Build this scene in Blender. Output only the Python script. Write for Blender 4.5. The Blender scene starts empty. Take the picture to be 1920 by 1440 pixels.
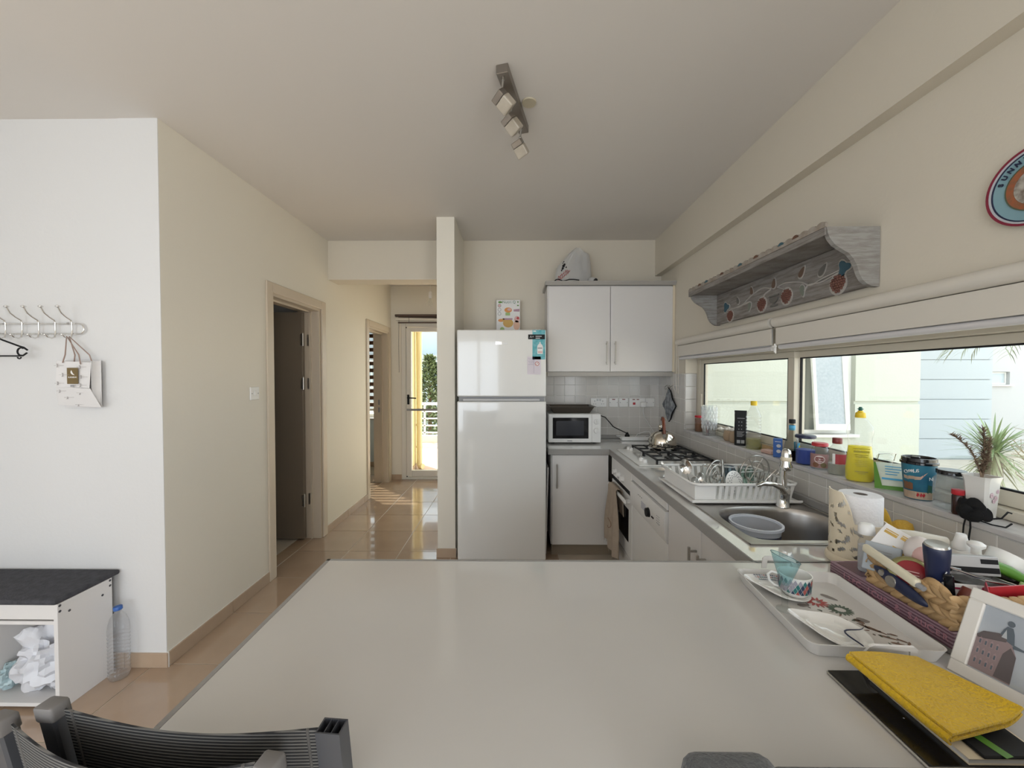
import bpy, bmesh, math, random
from mathutils import Matrix, Vector, noise
random.seed(7)
S = bpy.context.scene
COL = S.collection
R = math.radians

# ---------------------------------------------------------------- camera, sky, sun, daylight, exposure
cam = bpy.data.cameras.new('camera')
cam.sensor_width = 36.0
cam.lens = 13.519
cam.clip_start = 0.02
cam.clip_end = 300
camo = bpy.data.objects.new('camera', cam)
camo.location = (0, 0, 1.475)
camo.rotation_euler = (R(90 - 1.15), 0, R(0.556))
COL.objects.link(camo)
S.camera = camo

w = bpy.data.worlds.new('sky')
S.world = w
w.use_nodes = True
bg = w.node_tree.nodes['Background']
bg.inputs[0].default_value = (0.84, 0.925, 1.0, 1)
bg.inputs[1].default_value = 2.8

def light(name, kind, energy, loc, rot, col=(1, 1, 1), size=None):
    d = bpy.data.lights.new(name, kind)
    d.energy = energy
    d.color = col
    if kind == 'AREA':
        d.shape = 'RECTANGLE'
        d.size, d.size_y = size
    if kind == 'SUN':
        d.angle = R(1.0)
    o = bpy.data.objects.new(name, d)
    o.location = loc
    o.rotation_euler = rot
    COL.objects.link(o)
    return o

sun_dir = Vector((1.0, -1.0, -1.1))
so = light('sun', 'SUN', 22.0, (0, 0, 12), (0, 0, 0), (1.0, 0.95, 0.86))
so.rotation_euler = sun_dir.to_track_quat('-Z', 'Y').to_euler()
# daylight coming in through the glazed doors of the living room behind the camera
light('terrace_daylight', 'AREA', 43, (-1.5, -3.95, 1.27), (R(90), 0, 0), (0.83, 0.91, 1.0), (2.2, 2.3))
# added side daylight to brighten the corridor wall, from an invented opening behind the camera
light('added_side_daylight', 'AREA', 80, (1.35, -2.35, 1.2), (R(90), 0, R(90)), (0.93, 0.96, 1.0), (2.1, 2.2))
S.view_settings.view_transform = 'Standard'
S.view_settings.look = 'None'
S.view_settings.exposure = 0.0
S.view_settings.gamma = 1.0
S.view_settings.use_curve_mapping = False

# ---------------------------------------------------------------- helpers
class G:
    """collects shapes into one bmesh"""
    def __init__(self):
        self.b = bmesh.new()
        self.mi = 0
    def _f(self, vs):
        try:
            f = self.b.faces.new(vs)
            f.material_index = self.mi
            return f
        except ValueError:
            return None
    def box(self, x0, x1, y0, y1, z0, z1, bev=0, M=None, seg=1):
        t = bmesh.new()
        v = [t.verts.new((x, y, z)) for x in (x0, x1) for y in (y0, y1) for z in (z0, z1)]
        for q in ((0, 1, 3, 2), (4, 6, 7, 5), (0, 4, 5, 1), (2, 3, 7, 6), (0, 2, 6, 4), (1, 5, 7, 3)):
            t.faces.new([v[i] for i in q])
        if bev:
            bmesh.ops.bevel(t, geom=list(t.edges), offset=bev, segments=seg, affect='EDGES', profile=0.5)
        self._merge(t, M)
        return self
    def _merge(self, t, M=None):
        mp = {}
        for v in t.verts:
            mp[v] = self.b.verts.new(M @ v.co if M else v.co)
        for f in t.faces:
            self._f([mp[v] for v in f.verts])
        t.free()
    def ring(self, c, u, v, r, seg, ru=1, rv=1):
        return [self.b.verts.new(c + u * (math.cos(2 * math.pi * i / seg) * r * ru) + v * (math.sin(2 * math.pi * i / seg) * r * rv)) for i in range(seg)]
    def bridge(self, a, b):
        n = len(a)
        for i in range(n):
            self._f([a[i], a[(i + 1) % n], b[(i + 1) % n], b[i]])
    def cyl(self, p, q, r0, r1=None, seg=16, caps=True):
        p, q = Vector(p), Vector(q)
        r1 = r0 if r1 is None else r1
        d = (q - p).normalized()
        u = d.orthogonal().normalized()
        v = d.cross(u)
        a = self.ring(p, u, v, r0, seg)
        b = self.ring(q, u, v, r1, seg)
        self.bridge(a, b)
        if caps:
            self._f(a[::-1]); self._f(b)
        return self
    def lathe(self, prof, c=(0, 0, 0), seg=24, sx=1, sy=1, caps=True, tw=0):
        c = Vector(c)
        rs = []
        for r, z in prof:
            rs.append([self.b.verts.new(c + Vector((math.cos(2 * math.pi * i / seg) * r * sx, math.sin(2 * math.pi * i / seg) * r * sy, z))) for i in range(seg)])
        for a, b in zip(rs, rs[1:]):
            self.bridge(a, b)
        if caps:
            self._f(rs[0][::-1]); self._f(rs[-1])
        return self
    def tube(self, pts, r, seg=8, closed=False, rr=None):
        pts = [Vector(p) for p in pts]
        n = len(pts)
        prev = None
        rings = []
        for i, p in enumerate(pts):
            if closed:
                d = (pts[(i + 1) % n] - pts[i - 1]).normalized()
            else:
                d = (pts[min(i + 1, n - 1)] - pts[max(i - 1, 0)]).normalized()
            if prev is None:
                u = d.orthogonal().normalized()
            else:
                u = (prev - d * prev.dot(d))
                u = u.normalized() if u.length > 1e-6 else d.orthogonal().normalized()
            prev = u
            rings.append(self.ring(p, u, d.cross(u), rr[i] if rr else r, seg))
        for a, b in zip(rings, rings[1:]):
            self.bridge(a, b)
        if closed:
            self.bridge(rings[-1], rings[0])
        else:
            self._f(rings[0][::-1]); self._f(rings[-1])
        return self
    def prism(self, pts, axis, a0, a1, M=None):
        """polygon of 2-D points extruded along axis ('x','y','z') from a0 to a1"""
        def P(p, a):
            q = {'x': (a, p[0], p[1]), 'y': (p[0], a, p[1]), 'z': (p[0], p[1], a)}[axis]
            q = Vector(q)
            return M @ q if M else q
        A = [self.b.verts.new(P(p, a0)) for p in pts]
        B = [self.b.verts.new(P(p, a1)) for p in pts]
        self.bridge(A, B)
        self._f(A[::-1]); self._f(B)
        return self
    def poly(self, pts):
        self._f([self.b.verts.new(Vector(p)) for p in pts])
        return self
    def sph(self, c, r, seg=16, rings=10, M=None):
        rx, ry, rz = (r, r, r) if isinstance(r, (int, float)) else r
        c = Vector(c)
        t = bmesh.new()
        bmesh.ops.create_uvsphere(t, u_segments=seg, v_segments=rings, radius=1)
        for v in t.verts:
            v.co = Vector((v.co.x * rx, v.co.y * ry, v.co.z * rz))
            if M: v.co = M @ v.co
            v.co += c
        self._merge(t)
        return self
    def surf(self, fn, nu, nv, thick=0):
        """fn(u,v)->point, a sheet; with thick it gets a second skin"""
        g = [[Vector(fn(i / nu, j / nv)) for j in range(nv + 1)] for i in range(nu + 1)]
        V = [[self.b.verts.new(p) for p in row] for row in g]
        for i in range(nu):
            for j in range(nv):
                self._f([V[i][j], V[i + 1][j], V[i + 1][j + 1], V[i][j + 1]])
        if thick:
            W = []
            for i in range(nu + 1):
                row = []
                for j in range(nv + 1):
                    du = g[min(i + 1, nu)][j] - g[max(i - 1, 0)][j]
                    dv = g[i][min(j + 1, nv)] - g[i][max(j - 1, 0)]
                    n = du.cross(dv)
                    n = n.normalized() if n.length > 1e-9 else Vector((0, 0, 1))
                    row.append(self.b.verts.new(g[i][j] - n * thick))
                W.append(row)
            for i in range(nu):
                for j in range(nv):
                    self._f([W[i][j], W[i][j + 1], W[i + 1][j + 1], W[i + 1][j]])
            for i in range(nu):
                self._f([V[i][0], W[i][0], W[i + 1][0], V[i + 1][0]])
                self._f([V[i][nv], V[i + 1][nv], W[i + 1][nv], W[i][nv]])
            for j in range(nv):
                self._f([V[0][j], V[0][j + 1], W[0][j + 1], W[0][j]])
                self._f([V[nu][j], W[nu][j], W[nu][j + 1], V[nu][j + 1]])
        return self
    def xf(self, M):
        for v in self.b.verts:
            v.co = M @ v.co
        return self

def T(x, y, z): return Matrix.Translation((x, y, z))
def RZ(a): return Matrix.Rotation(R(a), 4, 'Z')
def RX(a): return Matrix.Rotation(R(a), 4, 'X')
def RY(a): return Matrix.Rotation(R(a), 4, 'Y')

WL = {}
def obj(name, g, m, parent=None, smooth=0, origin=None, label=None):
    """one mesh object from a G in world coordinates"""
    b = g.b
    bmesh.ops.recalc_face_normals(b, faces=list(b.faces))
    org = Vector(origin) if origin is not None else (WL[parent.name] if parent else Vector((0, 0, 0)))
    for v in b.verts:
        v.co -= org
    me = bpy.data.meshes.new(name)
    b.to_mesh(me)
    b.free()
    for x in (m if isinstance(m, (list, tuple)) else [m]):
        me.materials.append(x)
    if smooth:
        me.polygons.foreach_set('use_smooth', [True] * len(me.polygons))
        me.set_sharp_from_angle(angle=R(smooth))
    o = bpy.data.objects.new(name, me)
    COL.objects.link(o)
    WL[o.name] = org
    if parent:
        o.parent = parent
        o.location = org - WL[parent.name]
    else:
        o.location = org
    if label: o['label'] = label
    return o

def tag(o, label, cat, group=None):
    o['label'] = label; o['category'] = cat
    if group: o['group'] = group
    return o

def thing(name, label, cat, loc, group=None):
    o = bpy.data.objects.new(name, None)
    o.empty_display_size = 0.05
    COL.objects.link(o)
    o.location = loc
    WL[o.name] = Vector(loc)
    return tag(o, label, cat, group)

def single(name, g, m, label, cat, group=None, smooth=0):
    lo = [min(v.co[i] for v in g.b.verts) for i in range(3)]
    hi = [max(v.co[i] for v in g.b.verts) for i in range(3)]
    return tag(obj(name, g, m, None, smooth, ((lo[0] + hi[0]) / 2, (lo[1] + hi[1]) / 2, lo[2])), label, cat, group)

def struct(name, g, m, smooth=0):
    o = obj(name, g, m, None, smooth)
    o['kind'] = 'structure'
    return o

def share(name, me, parent, loc, rot=None, scale=None):
    """another piece that shares a mesh; loc in world coordinates"""
    o = bpy.data.objects.new(name, me)
    COL.objects.link(o)
    WL[o.name] = Vector(loc)
    o.parent = parent
    o.location = Vector(loc) - WL[parent.name]
    if rot: o.rotation_euler = rot
    if scale: o.scale = scale
    return o

def copy_tree(o, parent=None, loc=None):
    c = o.copy()
    COL.objects.link(c)
    c.parent = parent
    if loc is not None: c.location = loc
    WL[c.name] = Vector(c.location) + (WL[parent.name] if parent else Vector((0, 0, 0)))
    for ch in list(o.children):
        copy_tree(ch, c)
    return c

def text(name, body, size, m, M, parent, ext=0.0004, spacing=1.0, shear=0.0, align='CENTER', bold=0.0):
    cu = bpy.data.curves.new('text', 'FONT')
    cu.body = body; cu.size = size; cu.extrude = ext; cu.align_x = align; cu.align_y = 'CENTER'
    cu.space_character = spacing; cu.shear = shear; cu.resolution_u = 3; cu.offset = bold
    t = bpy.data.objects.new('text', cu)
    COL.objects.link(t)
    bpy.context.view_layer.update()
    me = bpy.data.meshes.new_from_object(t.evaluated_get(bpy.context.evaluated_depsgraph_get()))
    bpy.data.objects.remove(t)
    bpy.data.curves.remove(cu)
    org = WL[parent.name] if parent else Vector((0, 0, 0))
    me.transform(T(-org.x, -org.y, -org.z) @ M)
    me.materials.clear(); me.materials.append(m)
    o = bpy.data.objects.new(name, me)
    COL.objects.link(o)
    o.parent = parent
    WL[o.name] = org
    return o

FACE_CAM = RX(90)                                        # text standing, read by someone looking along +Y
FACE_MX = Matrix(((0, 0, -1, 0), (-1, 0, 0, 0), (0, 1, 0, 0), (0, 0, 0, 1)))   # on a face towards -X, read looking along +X

# ---------------------------------------------------------------- materials
MATS = {}
def mat(name, col, rough=0.5, metal=0.0, noise_=None, bump=None, coat=0.0, emit=None, sheen=0.0, rand=0.0, spec=0.5, sss=0.0):
    """noise_ = (scale, strength 0..1, second colour) mottles the colour; bump = (scale, strength)"""
    m = bpy.data.materials.new(name)
    m.use_nodes = True
    n, l = m.node_tree.nodes, m.node_tree.links
    p = n['Principled BSDF']
    c = (*col, 1)
    p.inputs['Base Color'].default_value = c
    p.inputs['Roughness'].default_value = rough
    p.inputs['Metallic'].default_value = metal
    p.inputs['Coat Weight'].default_value = coat
    p.inputs['Specular IOR Level'].default_value = spec
    p.inputs['Sheen Weight'].default_value = sheen
    tc = n.new('ShaderNodeTexCoord')
    src = None
    if noise_:
        t = n.new('ShaderNodeTexNoise')
        t.inputs['Scale'].default_value = noise_[0]
        t.inputs['Detail'].default_value = 5
        l.new(tc.outputs['Object'], t.inputs['Vector'])
        r = n.new('ShaderNodeMapRange')
        r.inputs[1].default_value = 0.35; r.inputs[2].default_value = 0.65
        r.inputs[3].default_value = 0; r.inputs[4].default_value = noise_[1]
        l.new(t.outputs[0], r.inputs[0])
        mx = n.new('ShaderNodeMix'); mx.data_type = 'RGBA'
        mx.inputs[6].default_value = c
        mx.inputs[7].default_value = (*noise_[2], 1)
        l.new(r.outputs[0], mx.inputs[0])
        src = mx.outputs[2]
    if rand:
        oi = n.new('ShaderNodeObjectInfo')
        r = n.new('ShaderNodeMapRange')
        r.inputs[3].default_value = 1 - rand; r.inputs[4].default_value = 1 + rand
        l.new(oi.outputs['Random'], r.inputs[0])
        h = n.new('ShaderNodeHueSaturation')
        h.inputs['Color'].default_value = c
        if src: l.new(src, h.inputs['Color'])
        l.new(r.outputs[0], h.inputs['Value'])
        src = h.outputs[0]
    if src: l.new(src, p.inputs['Base Color'])
    if bump:
        t = n.new('ShaderNodeTexNoise')
        t.inputs['Scale'].default_value = bump[0]
        t.inputs['Detail'].default_value = 4
        l.new(tc.outputs['Object'], t.inputs['Vector'])
        b = n.new('ShaderNodeBump')
        b.inputs['Strength'].default_value = bump[1]
        b.inputs['Distance'].default_value = 0.01
        l.new(t.outputs[0], b.inputs['Height'])
        l.new(b.outputs[0], p.inputs['Normal'])
    if emit:
        p.inputs['Emission Color'].default_value = (*emit[0], 1)
        p.inputs['Emission Strength'].default_value = emit[1]
    MATS[name] = m
    return m

def clear(name, tint=(1, 1, 1), body=0.0, rough=0.02, refl=1.0):
    """thin clear glass or plastic: sees through with a tint, mirrors at grazing angles; body adds milky diffuse"""
    m = bpy.data.materials.new(name)
    m.use_nodes = True
    n, l = m.node_tree.nodes, m.node_tree.links
    n.remove(n['Principled BSDF'])
    out = n['Material Output']
    tr = n.new('ShaderNodeBsdfTransparent'); tr.inputs[0].default_value = (*tint, 1)
    gl = n.new('ShaderNodeBsdfGlossy'); gl.inputs['Roughness'].default_value = rough
    fr = n.new('ShaderNodeLayerWeight'); fr.inputs[0].default_value = 0.25
    mu = n.new('ShaderNodeMath'); mu.operation = 'MULTIPLY_ADD'
    mu.inputs[1].default_value = 0.8 * refl; mu.inputs[2].default_value = 0.03 * refl
    l.new(fr.outputs['Facing'], mu.inputs[0])
    pw = n.new('ShaderNodeMath'); pw.operation = 'POWER'; pw.inputs[1].default_value = 1.6
    l.new(mu.outputs[0], pw.inputs[0])
    mx = n.new('ShaderNodeMixShader')
    l.new(pw.outputs[0], mx.inputs[0]); l.new(tr.outputs[0], mx.inputs[1]); l.new(gl.outputs[0], mx.inputs[2])
    last = mx
    if body:
        df = n.new('ShaderNodeBsdfDiffuse'); df.inputs[0].default_value = (*tint, 1)
        m2 = n.new('ShaderNodeMixShader'); m2.inputs[0].default_value = body
        l.new(mx.outputs[0], m2.inputs[1]); l.new(df.outputs[0], m2.inputs[2])
        last = m2
    l.new(last.outputs[0], out.inputs[0])
    MATS[name] = m
    return m

def wave_mat(name, c1, c2, scale, axis='Z', rough=0.7, dist=0.0, w0=0.4, w1=0.6, bump=0.3):
    """stripes of two colours across one object axis (threads, wood grain, ribs)"""
    m = mat(name, c1, rough)
    n, l = m.node_tree.nodes, m.node_tree.links
    p = n['Principled BSDF']
    tc = n.new('ShaderNodeTexCoord')
    wv = n.new('ShaderNodeTexWave'); wv.bands_direction = axis
    wv.inputs['Scale'].default_value = scale; wv.inputs['Distortion'].default_value = dist
    wv.inputs['Detail'].default_value = 3
    l.new(tc.outputs['Object'], wv.inputs['Vector'])
    r = n.new('ShaderNodeMapRange'); r.inputs[1].default_value = w0; r.inputs[2].default_value = w1
    l.new(wv.outputs['Fac'], r.inputs[0])
    mx = n.new('ShaderNodeMix'); mx.data_type = 'RGBA'
    mx.inputs[6].default_value = (*c1, 1); mx.inputs[7].default_value = (*c2, 1)
    l.new(r.outputs[0], mx.inputs[0]); l.new(mx.outputs[2], p.inputs['Base Color'])
    b = n.new('ShaderNodeBump'); b.inputs['Strength'].default_value = bump; b.inputs['Distance'].default_value = 0.003
    l.new(wv.outputs['Fac'], b.inputs['Height']); l.new(b.outputs[0], p.inputs['Normal'])
    return m

PAINT = mat('cream wall paint', (0.70, 0.64, 0.535), 0.6, noise_=(1.2, 0.25, (0.67, 0.61, 0.505)), bump=(60, 0.06))
PAINTC = mat('light cream wall paint', (0.80, 0.755, 0.66), 0.6, noise_=(1.2, 0.2, (0.77, 0.725, 0.63)), bump=(60, 0.06))
PAINTW = mat('pale wall paint', (0.71, 0.705, 0.70), 0.6, noise_=(1.5, 0.2, (0.69, 0.68, 0.665)), bump=(60, 0.06))
CEIL = mat('ceiling paint', (0.74, 0.70, 0.655), 0.7)
BEIGE = mat('beige door paint', (0.62, 0.53, 0.42), 0.35, bump=(40, 0.03))
LEAF = mat('brown door leaf', (0.20, 0.16, 0.12), 0.4)
FTILE = mat('terracotta floor tile', (0.45, 0.325, 0.23), 0.13, coat=0.6, noise_=(5, 0.6, (0.39, 0.275, 0.19)), rand=0.05, bump=(90, 0.02))
GROUT = mat('pale grout', (0.60, 0.52, 0.42), 0.8)
SKIRT = mat('tan skirting tile', (0.47, 0.35, 0.25), 0.35, noise_=(8, 0.5, (0.40, 0.29, 0.20)), rand=0.04)
WTILE = mat('glazed white wall tile', (0.61, 0.585, 0.55), 0.14, noise_=(6, 0.3, (0.575, 0.55, 0.515)), rand=0.03, bump=(14, 0.05))
WGROUT = mat('wall tile grout', (0.84, 0.82, 0.78), 0.8)
WHITE = mat('white laminate', (0.74, 0.72, 0.705), 0.38)
WHITEG = mat('white gloss enamel', (0.84, 0.83, 0.80), 0.12, coat=0.5)
FRIDGE = mat('cream white fridge enamel', (0.76, 0.755, 0.73), 0.10, coat=0.6)
WPLAS = mat('white plastic', (0.84, 0.83, 0.81), 0.3)
CREAM = mat('cream plastic', (0.80, 0.70, 0.53), 0.3)
GREYTOP = mat('grey speckled worktop', (0.70, 0.69, 0.66), 0.07, coat=1.0, noise_=(220, 0.5, (0.63, 0.62, 0.59)))
GREYTOP.node_tree.nodes['Principled BSDF'].inputs['Coat IOR'].default_value = 1.75
GREYED = mat('grey worktop edge', (0.33, 0.32, 0.305), 0.4, noise_=(150, 0.5, (0.28, 0.27, 0.26)))
TABLE = mat('off white table laminate', (0.615, 0.60, 0.575), 0.16, coat=0.7, noise_=(3, 0.35, (0.59, 0.572, 0.545)))
STEEL = mat('brushed steel', (0.50, 0.485, 0.46), 0.3, 1.0)
CHROME = mat('chrome', (0.78, 0.77, 0.75), 0.08, 1.0)
SINKM = mat('stainless sink', (0.42, 0.40, 0.38), 0.3, 1.0)
BLACK = mat('matt black', (0.010, 0.010, 0.011), 0.55, spec=0.25)
BLACKG = mat('gloss black', (0.01, 0.01, 0.012), 0.08)
CAST = mat('cast iron', (0.015, 0.015, 0.016), 0.55, bump=(120, 0.2))
DKGREY = mat('charcoal paint', (0.055, 0.057, 0.065), 0.4)
DKFAB = mat('dark grey fabric', (0.075, 0.08, 0.085), 0.9, noise_=(160, 0.7, (0.12, 0.125, 0.13)), bump=(220, 0.5), sheen=0.3)
FELT = mat('black felt', (0.045, 0.045, 0.052), 0.95, noise_=(40, 0.6, (0.08, 0.08, 0.09)), bump=(150, 0.4))
GLASS = clear('window glass', (0.97, 0.985, 0.97))
CLEAR = clear('clear glass', (0.94, 0.955, 0.95))
CLEARP = clear('clear plastic', (0.95, 0.955, 0.95), body=0.05)
FROST = clear('frosted plastic', (0.90, 0.92, 0.96), body=0.32, rough=0.2)
ALU = mat('cream aluminium', (0.64, 0.585, 0.48), 0.35)
ALUW = mat('white aluminium', (0.78, 0.75, 0.69), 0.35)
BLIND = mat('cream blind', (0.70, 0.655, 0.58), 0.55)
MARBLE = mat('grey marble sill', (0.62, 0.60, 0.60), 0.25, noise_=(14, 0.7, (0.50, 0.48, 0.47)))
RED = mat('red', (0.45, 0.02, 0.03), 0.35)
DRED = mat('dark red', (0.19, 0.025, 0.02), 0.4)
BLUE = mat('blue', (0.02, 0.10, 0.36), 0.4)
LBLUE = mat('light blue', (0.08, 0.38, 0.62), 0.4)
NAVY = mat('navy', (0.012, 0.018, 0.055), 0.35)
TEAL = mat('teal', (0.06, 0.36, 0.42), 0.5, noise_=(30, 0.8, (0.25, 0.55, 0.60)))
YELLOW = mat('yellow', (0.80, 0.55, 0.02), 0.4)
PAPER = mat('white paper', (0.82, 0.81, 0.80), 0.8)
PINKP = mat('lilac paper', (0.72, 0.66, 0.72), 0.8)
PINK = mat('pale pink', (0.72, 0.46, 0.44), 0.6)
GREEN = mat('leaf green', (0.10, 0.26, 0.03), 0.45)
LGREEN = mat('pale green', (0.36, 0.52, 0.20), 0.5)
BROWN = mat('brown', (0.20, 0.09, 0.045), 0.45)
TAN = mat('tan', (0.45, 0.30, 0.16), 0.6)
GOLD = mat('gold foil', (0.55, 0.38, 0.12), 0.3, 0.8)
OLIVE = mat('olive gold tin', (0.36, 0.34, 0.16), 0.25, 0.5)
ORANGE = mat('orange', (0.72, 0.30, 0.08), 0.5)
GREY = mat('mid grey', (0.30, 0.30, 0.31), 0.5)
LGREY = mat('light grey', (0.55, 0.55, 0.56), 0.5)
# ================================================================ SETTING
CZ = 0.89          # worktop height
H = 2.75           # ceiling height
XW = 1.365         # window wall, paint
XT = 1.345         # window wall, tile face
YB = 3.64          # kitchen back wall, paint
XL = -1.77         # corridor wall with the two inner doors

# ---- floor with its tiles
floor = struct('floor', G().box(-4.7, 1.6, -4.2, 6.35, -0.15, -0.003), GROUT)
PX, PY = 0.44, 0.4245
tm = None
for i in range(-4, 4):
    for j in range(-3, 9):
        cx, cy = -1.41 + PX * (i + 0.5), 1.927 + PY * (j + 0.5)
        if cx < -1.5 and cy > 5.75: continue
        if tm is None:
            o = obj('tile', G().box(cx - PX / 2 + .0025, cx + PX / 2 - .0025, cy - PY / 2 + .0025, cy + PY / 2 - .0025, -0.0028, 0.0, 0.0012), FTILE, floor, origin=(cx, cy, 0))
            tm = o.data
        else:
            share('tile', tm, floor, (cx, cy, 0))

struct('ceiling', G().box(-4.7, 1.6, -4.2, 6.4, H, H + 0.15), CEIL)

def skirting(name, segs, axis, face, h=0.075, t=0.011, step=0.44):
    """row of skirting tiles: segs = (start, end) runs along axis; face = wall coordinate and the side it looks to"""
    c, sgn = face
    base = G()
    for a, b in segs:
        x0, x1 = (c, c + sgn * 0.004) if sgn > 0 else (c - 0.004, c)
        base.box(x0, x1, a, b, 0, h) if axis == 'y' else base.box(a, b, x0, x1, 0, h)
    par = struct(name, base, WGROUT)
    k = 0
    for a, b in segs:
        s = a
        while s < b - 0.01:
            e = min(s + step, b)
            x0, x1 = (c + 0.002, c + t) if sgn > 0 else (c - t, c - 0.002)
            g = G()
            g.box(x0, x1, s + .0015, e - .0015, 0.0, h, 0.002) if axis == 'y' else g.box(s + .0015, e - .0015, x0, x1, 0.0, h, 0.002)
            obj('tile', g, SKIRT, par)
            s = e

# ---- corridor wall on the bathroom and bedroom side, with two door holes
D1 = (2.775, 3.49)      # bathroom door hole along Y
D2 = (4.60, 5.33)       # bedroom door hole
DH = 2.09
g = G()
x0, x1 = XL - 0.20, XL
g.box(x0, x1, 1.91, D1[0], 0, H).box(x0, x1, D1[1], D2[0], 0, H).box(x0, x1, D2[1], 6.40, 0, H)
g.box(x0, x1, D1[0], D1[1], DH, H).box(x0, x1, D2[0], D2[1], DH, H)
struct('wall_left', g, PAINTC)
struct('wall_front', G().box(-3.7, XL - 0.20, 1.91, 2.08, 0, H).box(XL - 0.20, XL - .0005, 1.907, 1.9098, 0, H), PAINTW)
skirting('baseboard_left', [(1.91, D1[0] - 0.065), (D1[1] + 0.065, D2[0] - 0.065)], 'y', (XL, 1))
skirting('baseboard_front', [(-2.86, XL + 0.012)], 'x', (1.907, -1))

# bathroom and bedroom shells behind the doors
g = G()
g.box(-3.7, -3.55, 2.08, 3.95, 0, H).box(-4.65, XL - 0.2, 3.80, 3.95, 0, H)
struct('wall_bathroom', g, PAINTW)
struct('trim_8', G().box(-3.55, XL - 0.2, 2.08, 3.80, -0.002, 0.0012), mat('pale bathroom floor tile', (0.58, 0.52, 0.44), 0.3))
g = G()
YW = 6.25
g.box(-4.65, -4.5, 3.95, YW, 0, H)
g.box(-4.65, -3.9, YW, YW + 0.15, 0, H).box(-2.02, XL - 0.2, YW, YW + 0.15, 0, H)
g.box(-3.9, -2.02, YW, YW + 0.15, 0, 0.80).box(-3.9, -2.02, YW, YW + 0.15, 2.25, H)
struct('wall_bedroom', g, mat('blue grey bedroom paint', (0.62, 0.68, 0.70), 0.6))
skirting('baseboard_bedroom', [(-4.4, XL - 0.2)], 'x', (YW, -1))

# ---- end wall with the glazed door, partition, back wall, window wall
DX0, DX1, DTOP = -1.625, -0.72, 2.245
DX2 = 0.185          # added second leaf, unseen behind the partition, lets more daylight into the corridor
g = G()
g.box(XL, DX0, 5.45, 5.6, 0, H).box(DX2, 1.15, 5.45, 5.6, 0, H).box(DX0, DX2, 5.45, 5.6, DTOP, H)
struct('wall_far', g, PAINTC)
skirting('baseboard_far', [(XL, DX0)], 'x', (5.45, -1))
struct('wall_partition', G().box(-0.635, -0.492, 3.10, YB + 0.15, 0, H), PAINTC)
struct('wall_hall', G().box(1.0, 1.15, YB + 0.15, 5.45, 0, H), PAINTC)
skirting('baseboard_partition', [(-0.645, -0.482)], 'x', (3.10, -1))
back = struct('wall_back', G().box(-0.492, 1.6, YB, YB + 0.15, 0, H), PAINT)
WY0, WY1, WZ0, WZ1 = 0.45, 3.075, 1.045, 1.64     # window hole
g = G()
g.box(XW, XW + 0.16, WY1, YB, 0, H).box(XW, XW + 0.16, -1.28, WY0, 0, H).box(XW, XW + 0.16, -4.1, -3.42, 0, H).box(XW, XW + 0.16, -3.42, -1.28, 2.32, H)  # leaves an invented opening behind the camera for the added side daylight
g.box(XW, XW + 0.16, WY0, WY1, 0, WZ0 - 0.012).box(XW, XW + 0.16, WY0, WY1, WZ1, H)
right = struct('wall_right', g, PAINT)
struct('trim_1', G().box(1.306, XW, -4.0, YB, 2.412, H), PAINT)            # beam along the window wall
struct('trim_2', G().box(XL, -0.635, 3.63, 3.83, 2.385, H), PAINT)        # beam over the corridor
# living room behind the camera, with its glazed terrace doors
XV = -2.86
g = G()
g.box(XV - .15, XV, -4.0, -2.1, 0, H).box(XV - .15, XV, -0.3, 1.91, 0, H).box(XV - .15, XV, -2.1, -0.3, 0, 0.9).box(XV - .15, XV, -2.1, -0.3, 2.2, H)
struct('wall_living', g, PAINTW)
g = G()
g.box(-3.6, -2.62, -4.2, -4.0, 0, H).box(-0.38, 1.6, -4.2, -4.0, 0, H).box(-2.62, -0.38, -4.2, -4.0, 2.42, H)
struct('wall_rear', g, PAINTW)
g = G()
for a, b in ((-2.62, -2.55), (-.98, -.91), (-.45, -.38)): g.box(a, b, -3.93, -3.88, 0, 2.42)
g.box(-2.55, -.45, -3.93, -3.88, 2.36, 2.42).box(-2.55, -.45, -3.93, -3.88, 0, .06)
struct('door_4', g, ALUW)

# ---- wall tiles: kitchen back wall and window wall
def tiles(parent, fn, us, vs, thick=0.01):
    """grid of bevelled tiles; fn(u0,u1,v0,v1) -> box limits; same-size tiles share their mesh"""
    cache = {}
    for u0, u1 in zip(us, us[1:]):
        for v0, v1 in zip(vs, vs[1:]):
            b = fn(u0 + .0014, u1 - .0014, v0 + .0014, v1 - .0014)
            key = tuple(round(b[k + 1] - b[k], 4) for k in (0, 2, 4))
            c = ((b[0] + b[1]) / 2, (b[2] + b[3]) / 2, (b[4] + b[5]) / 2)
            if key in cache: share('tile', cache[key], parent, c)
            else:
                cache[key] = obj('tile', G().box(*b, 0.0012), WTILE, parent, origin=c).data
zs = [CZ + 0.002, 0.992, 1.092, 1.192, 1.293, 1.394, 1.497]
xs = [0.20, 0.257] + [0.358 + 0.1015 * k for k in range(0, 10)] + [XT]
gr = obj('grout', G().box(0.2, XW, YB - 0.0106, YB, CZ, 1.497), WGROUT, back)
tiles(back, lambda a, b, c, d: (a, b, YB - 0.012, YB - 0.002, c, d), xs, zs)
ys = [0.20] + [2.458 - 0.0985 * k for k in range(22, 0, -1)] + [2.458 + 0.0985 * k for k in range(0, 6)] + [3.0, WY1]
obj('grout', G().box(XT + 0.0014, XW, 0.2, WY1, CZ, WZ0 - 0.013).box(XT + 0.0014, XW, WY1, YB - 0.013, CZ, 1.497), WGROUT, right)
tiles(right, lambda a, b, c, d: (XT, XT + 0.01, a, b, c, d), ys, [CZ + 0.002, 0.992, WZ0 - 0.014])
tiles(right, lambda a, b, c, d: (XT, XT + 0.01, a, b, c, d), [WY1, 3.15, 3.2485, 3.347, 3.4455, 3.544, YB - 0.013], zs)
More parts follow.
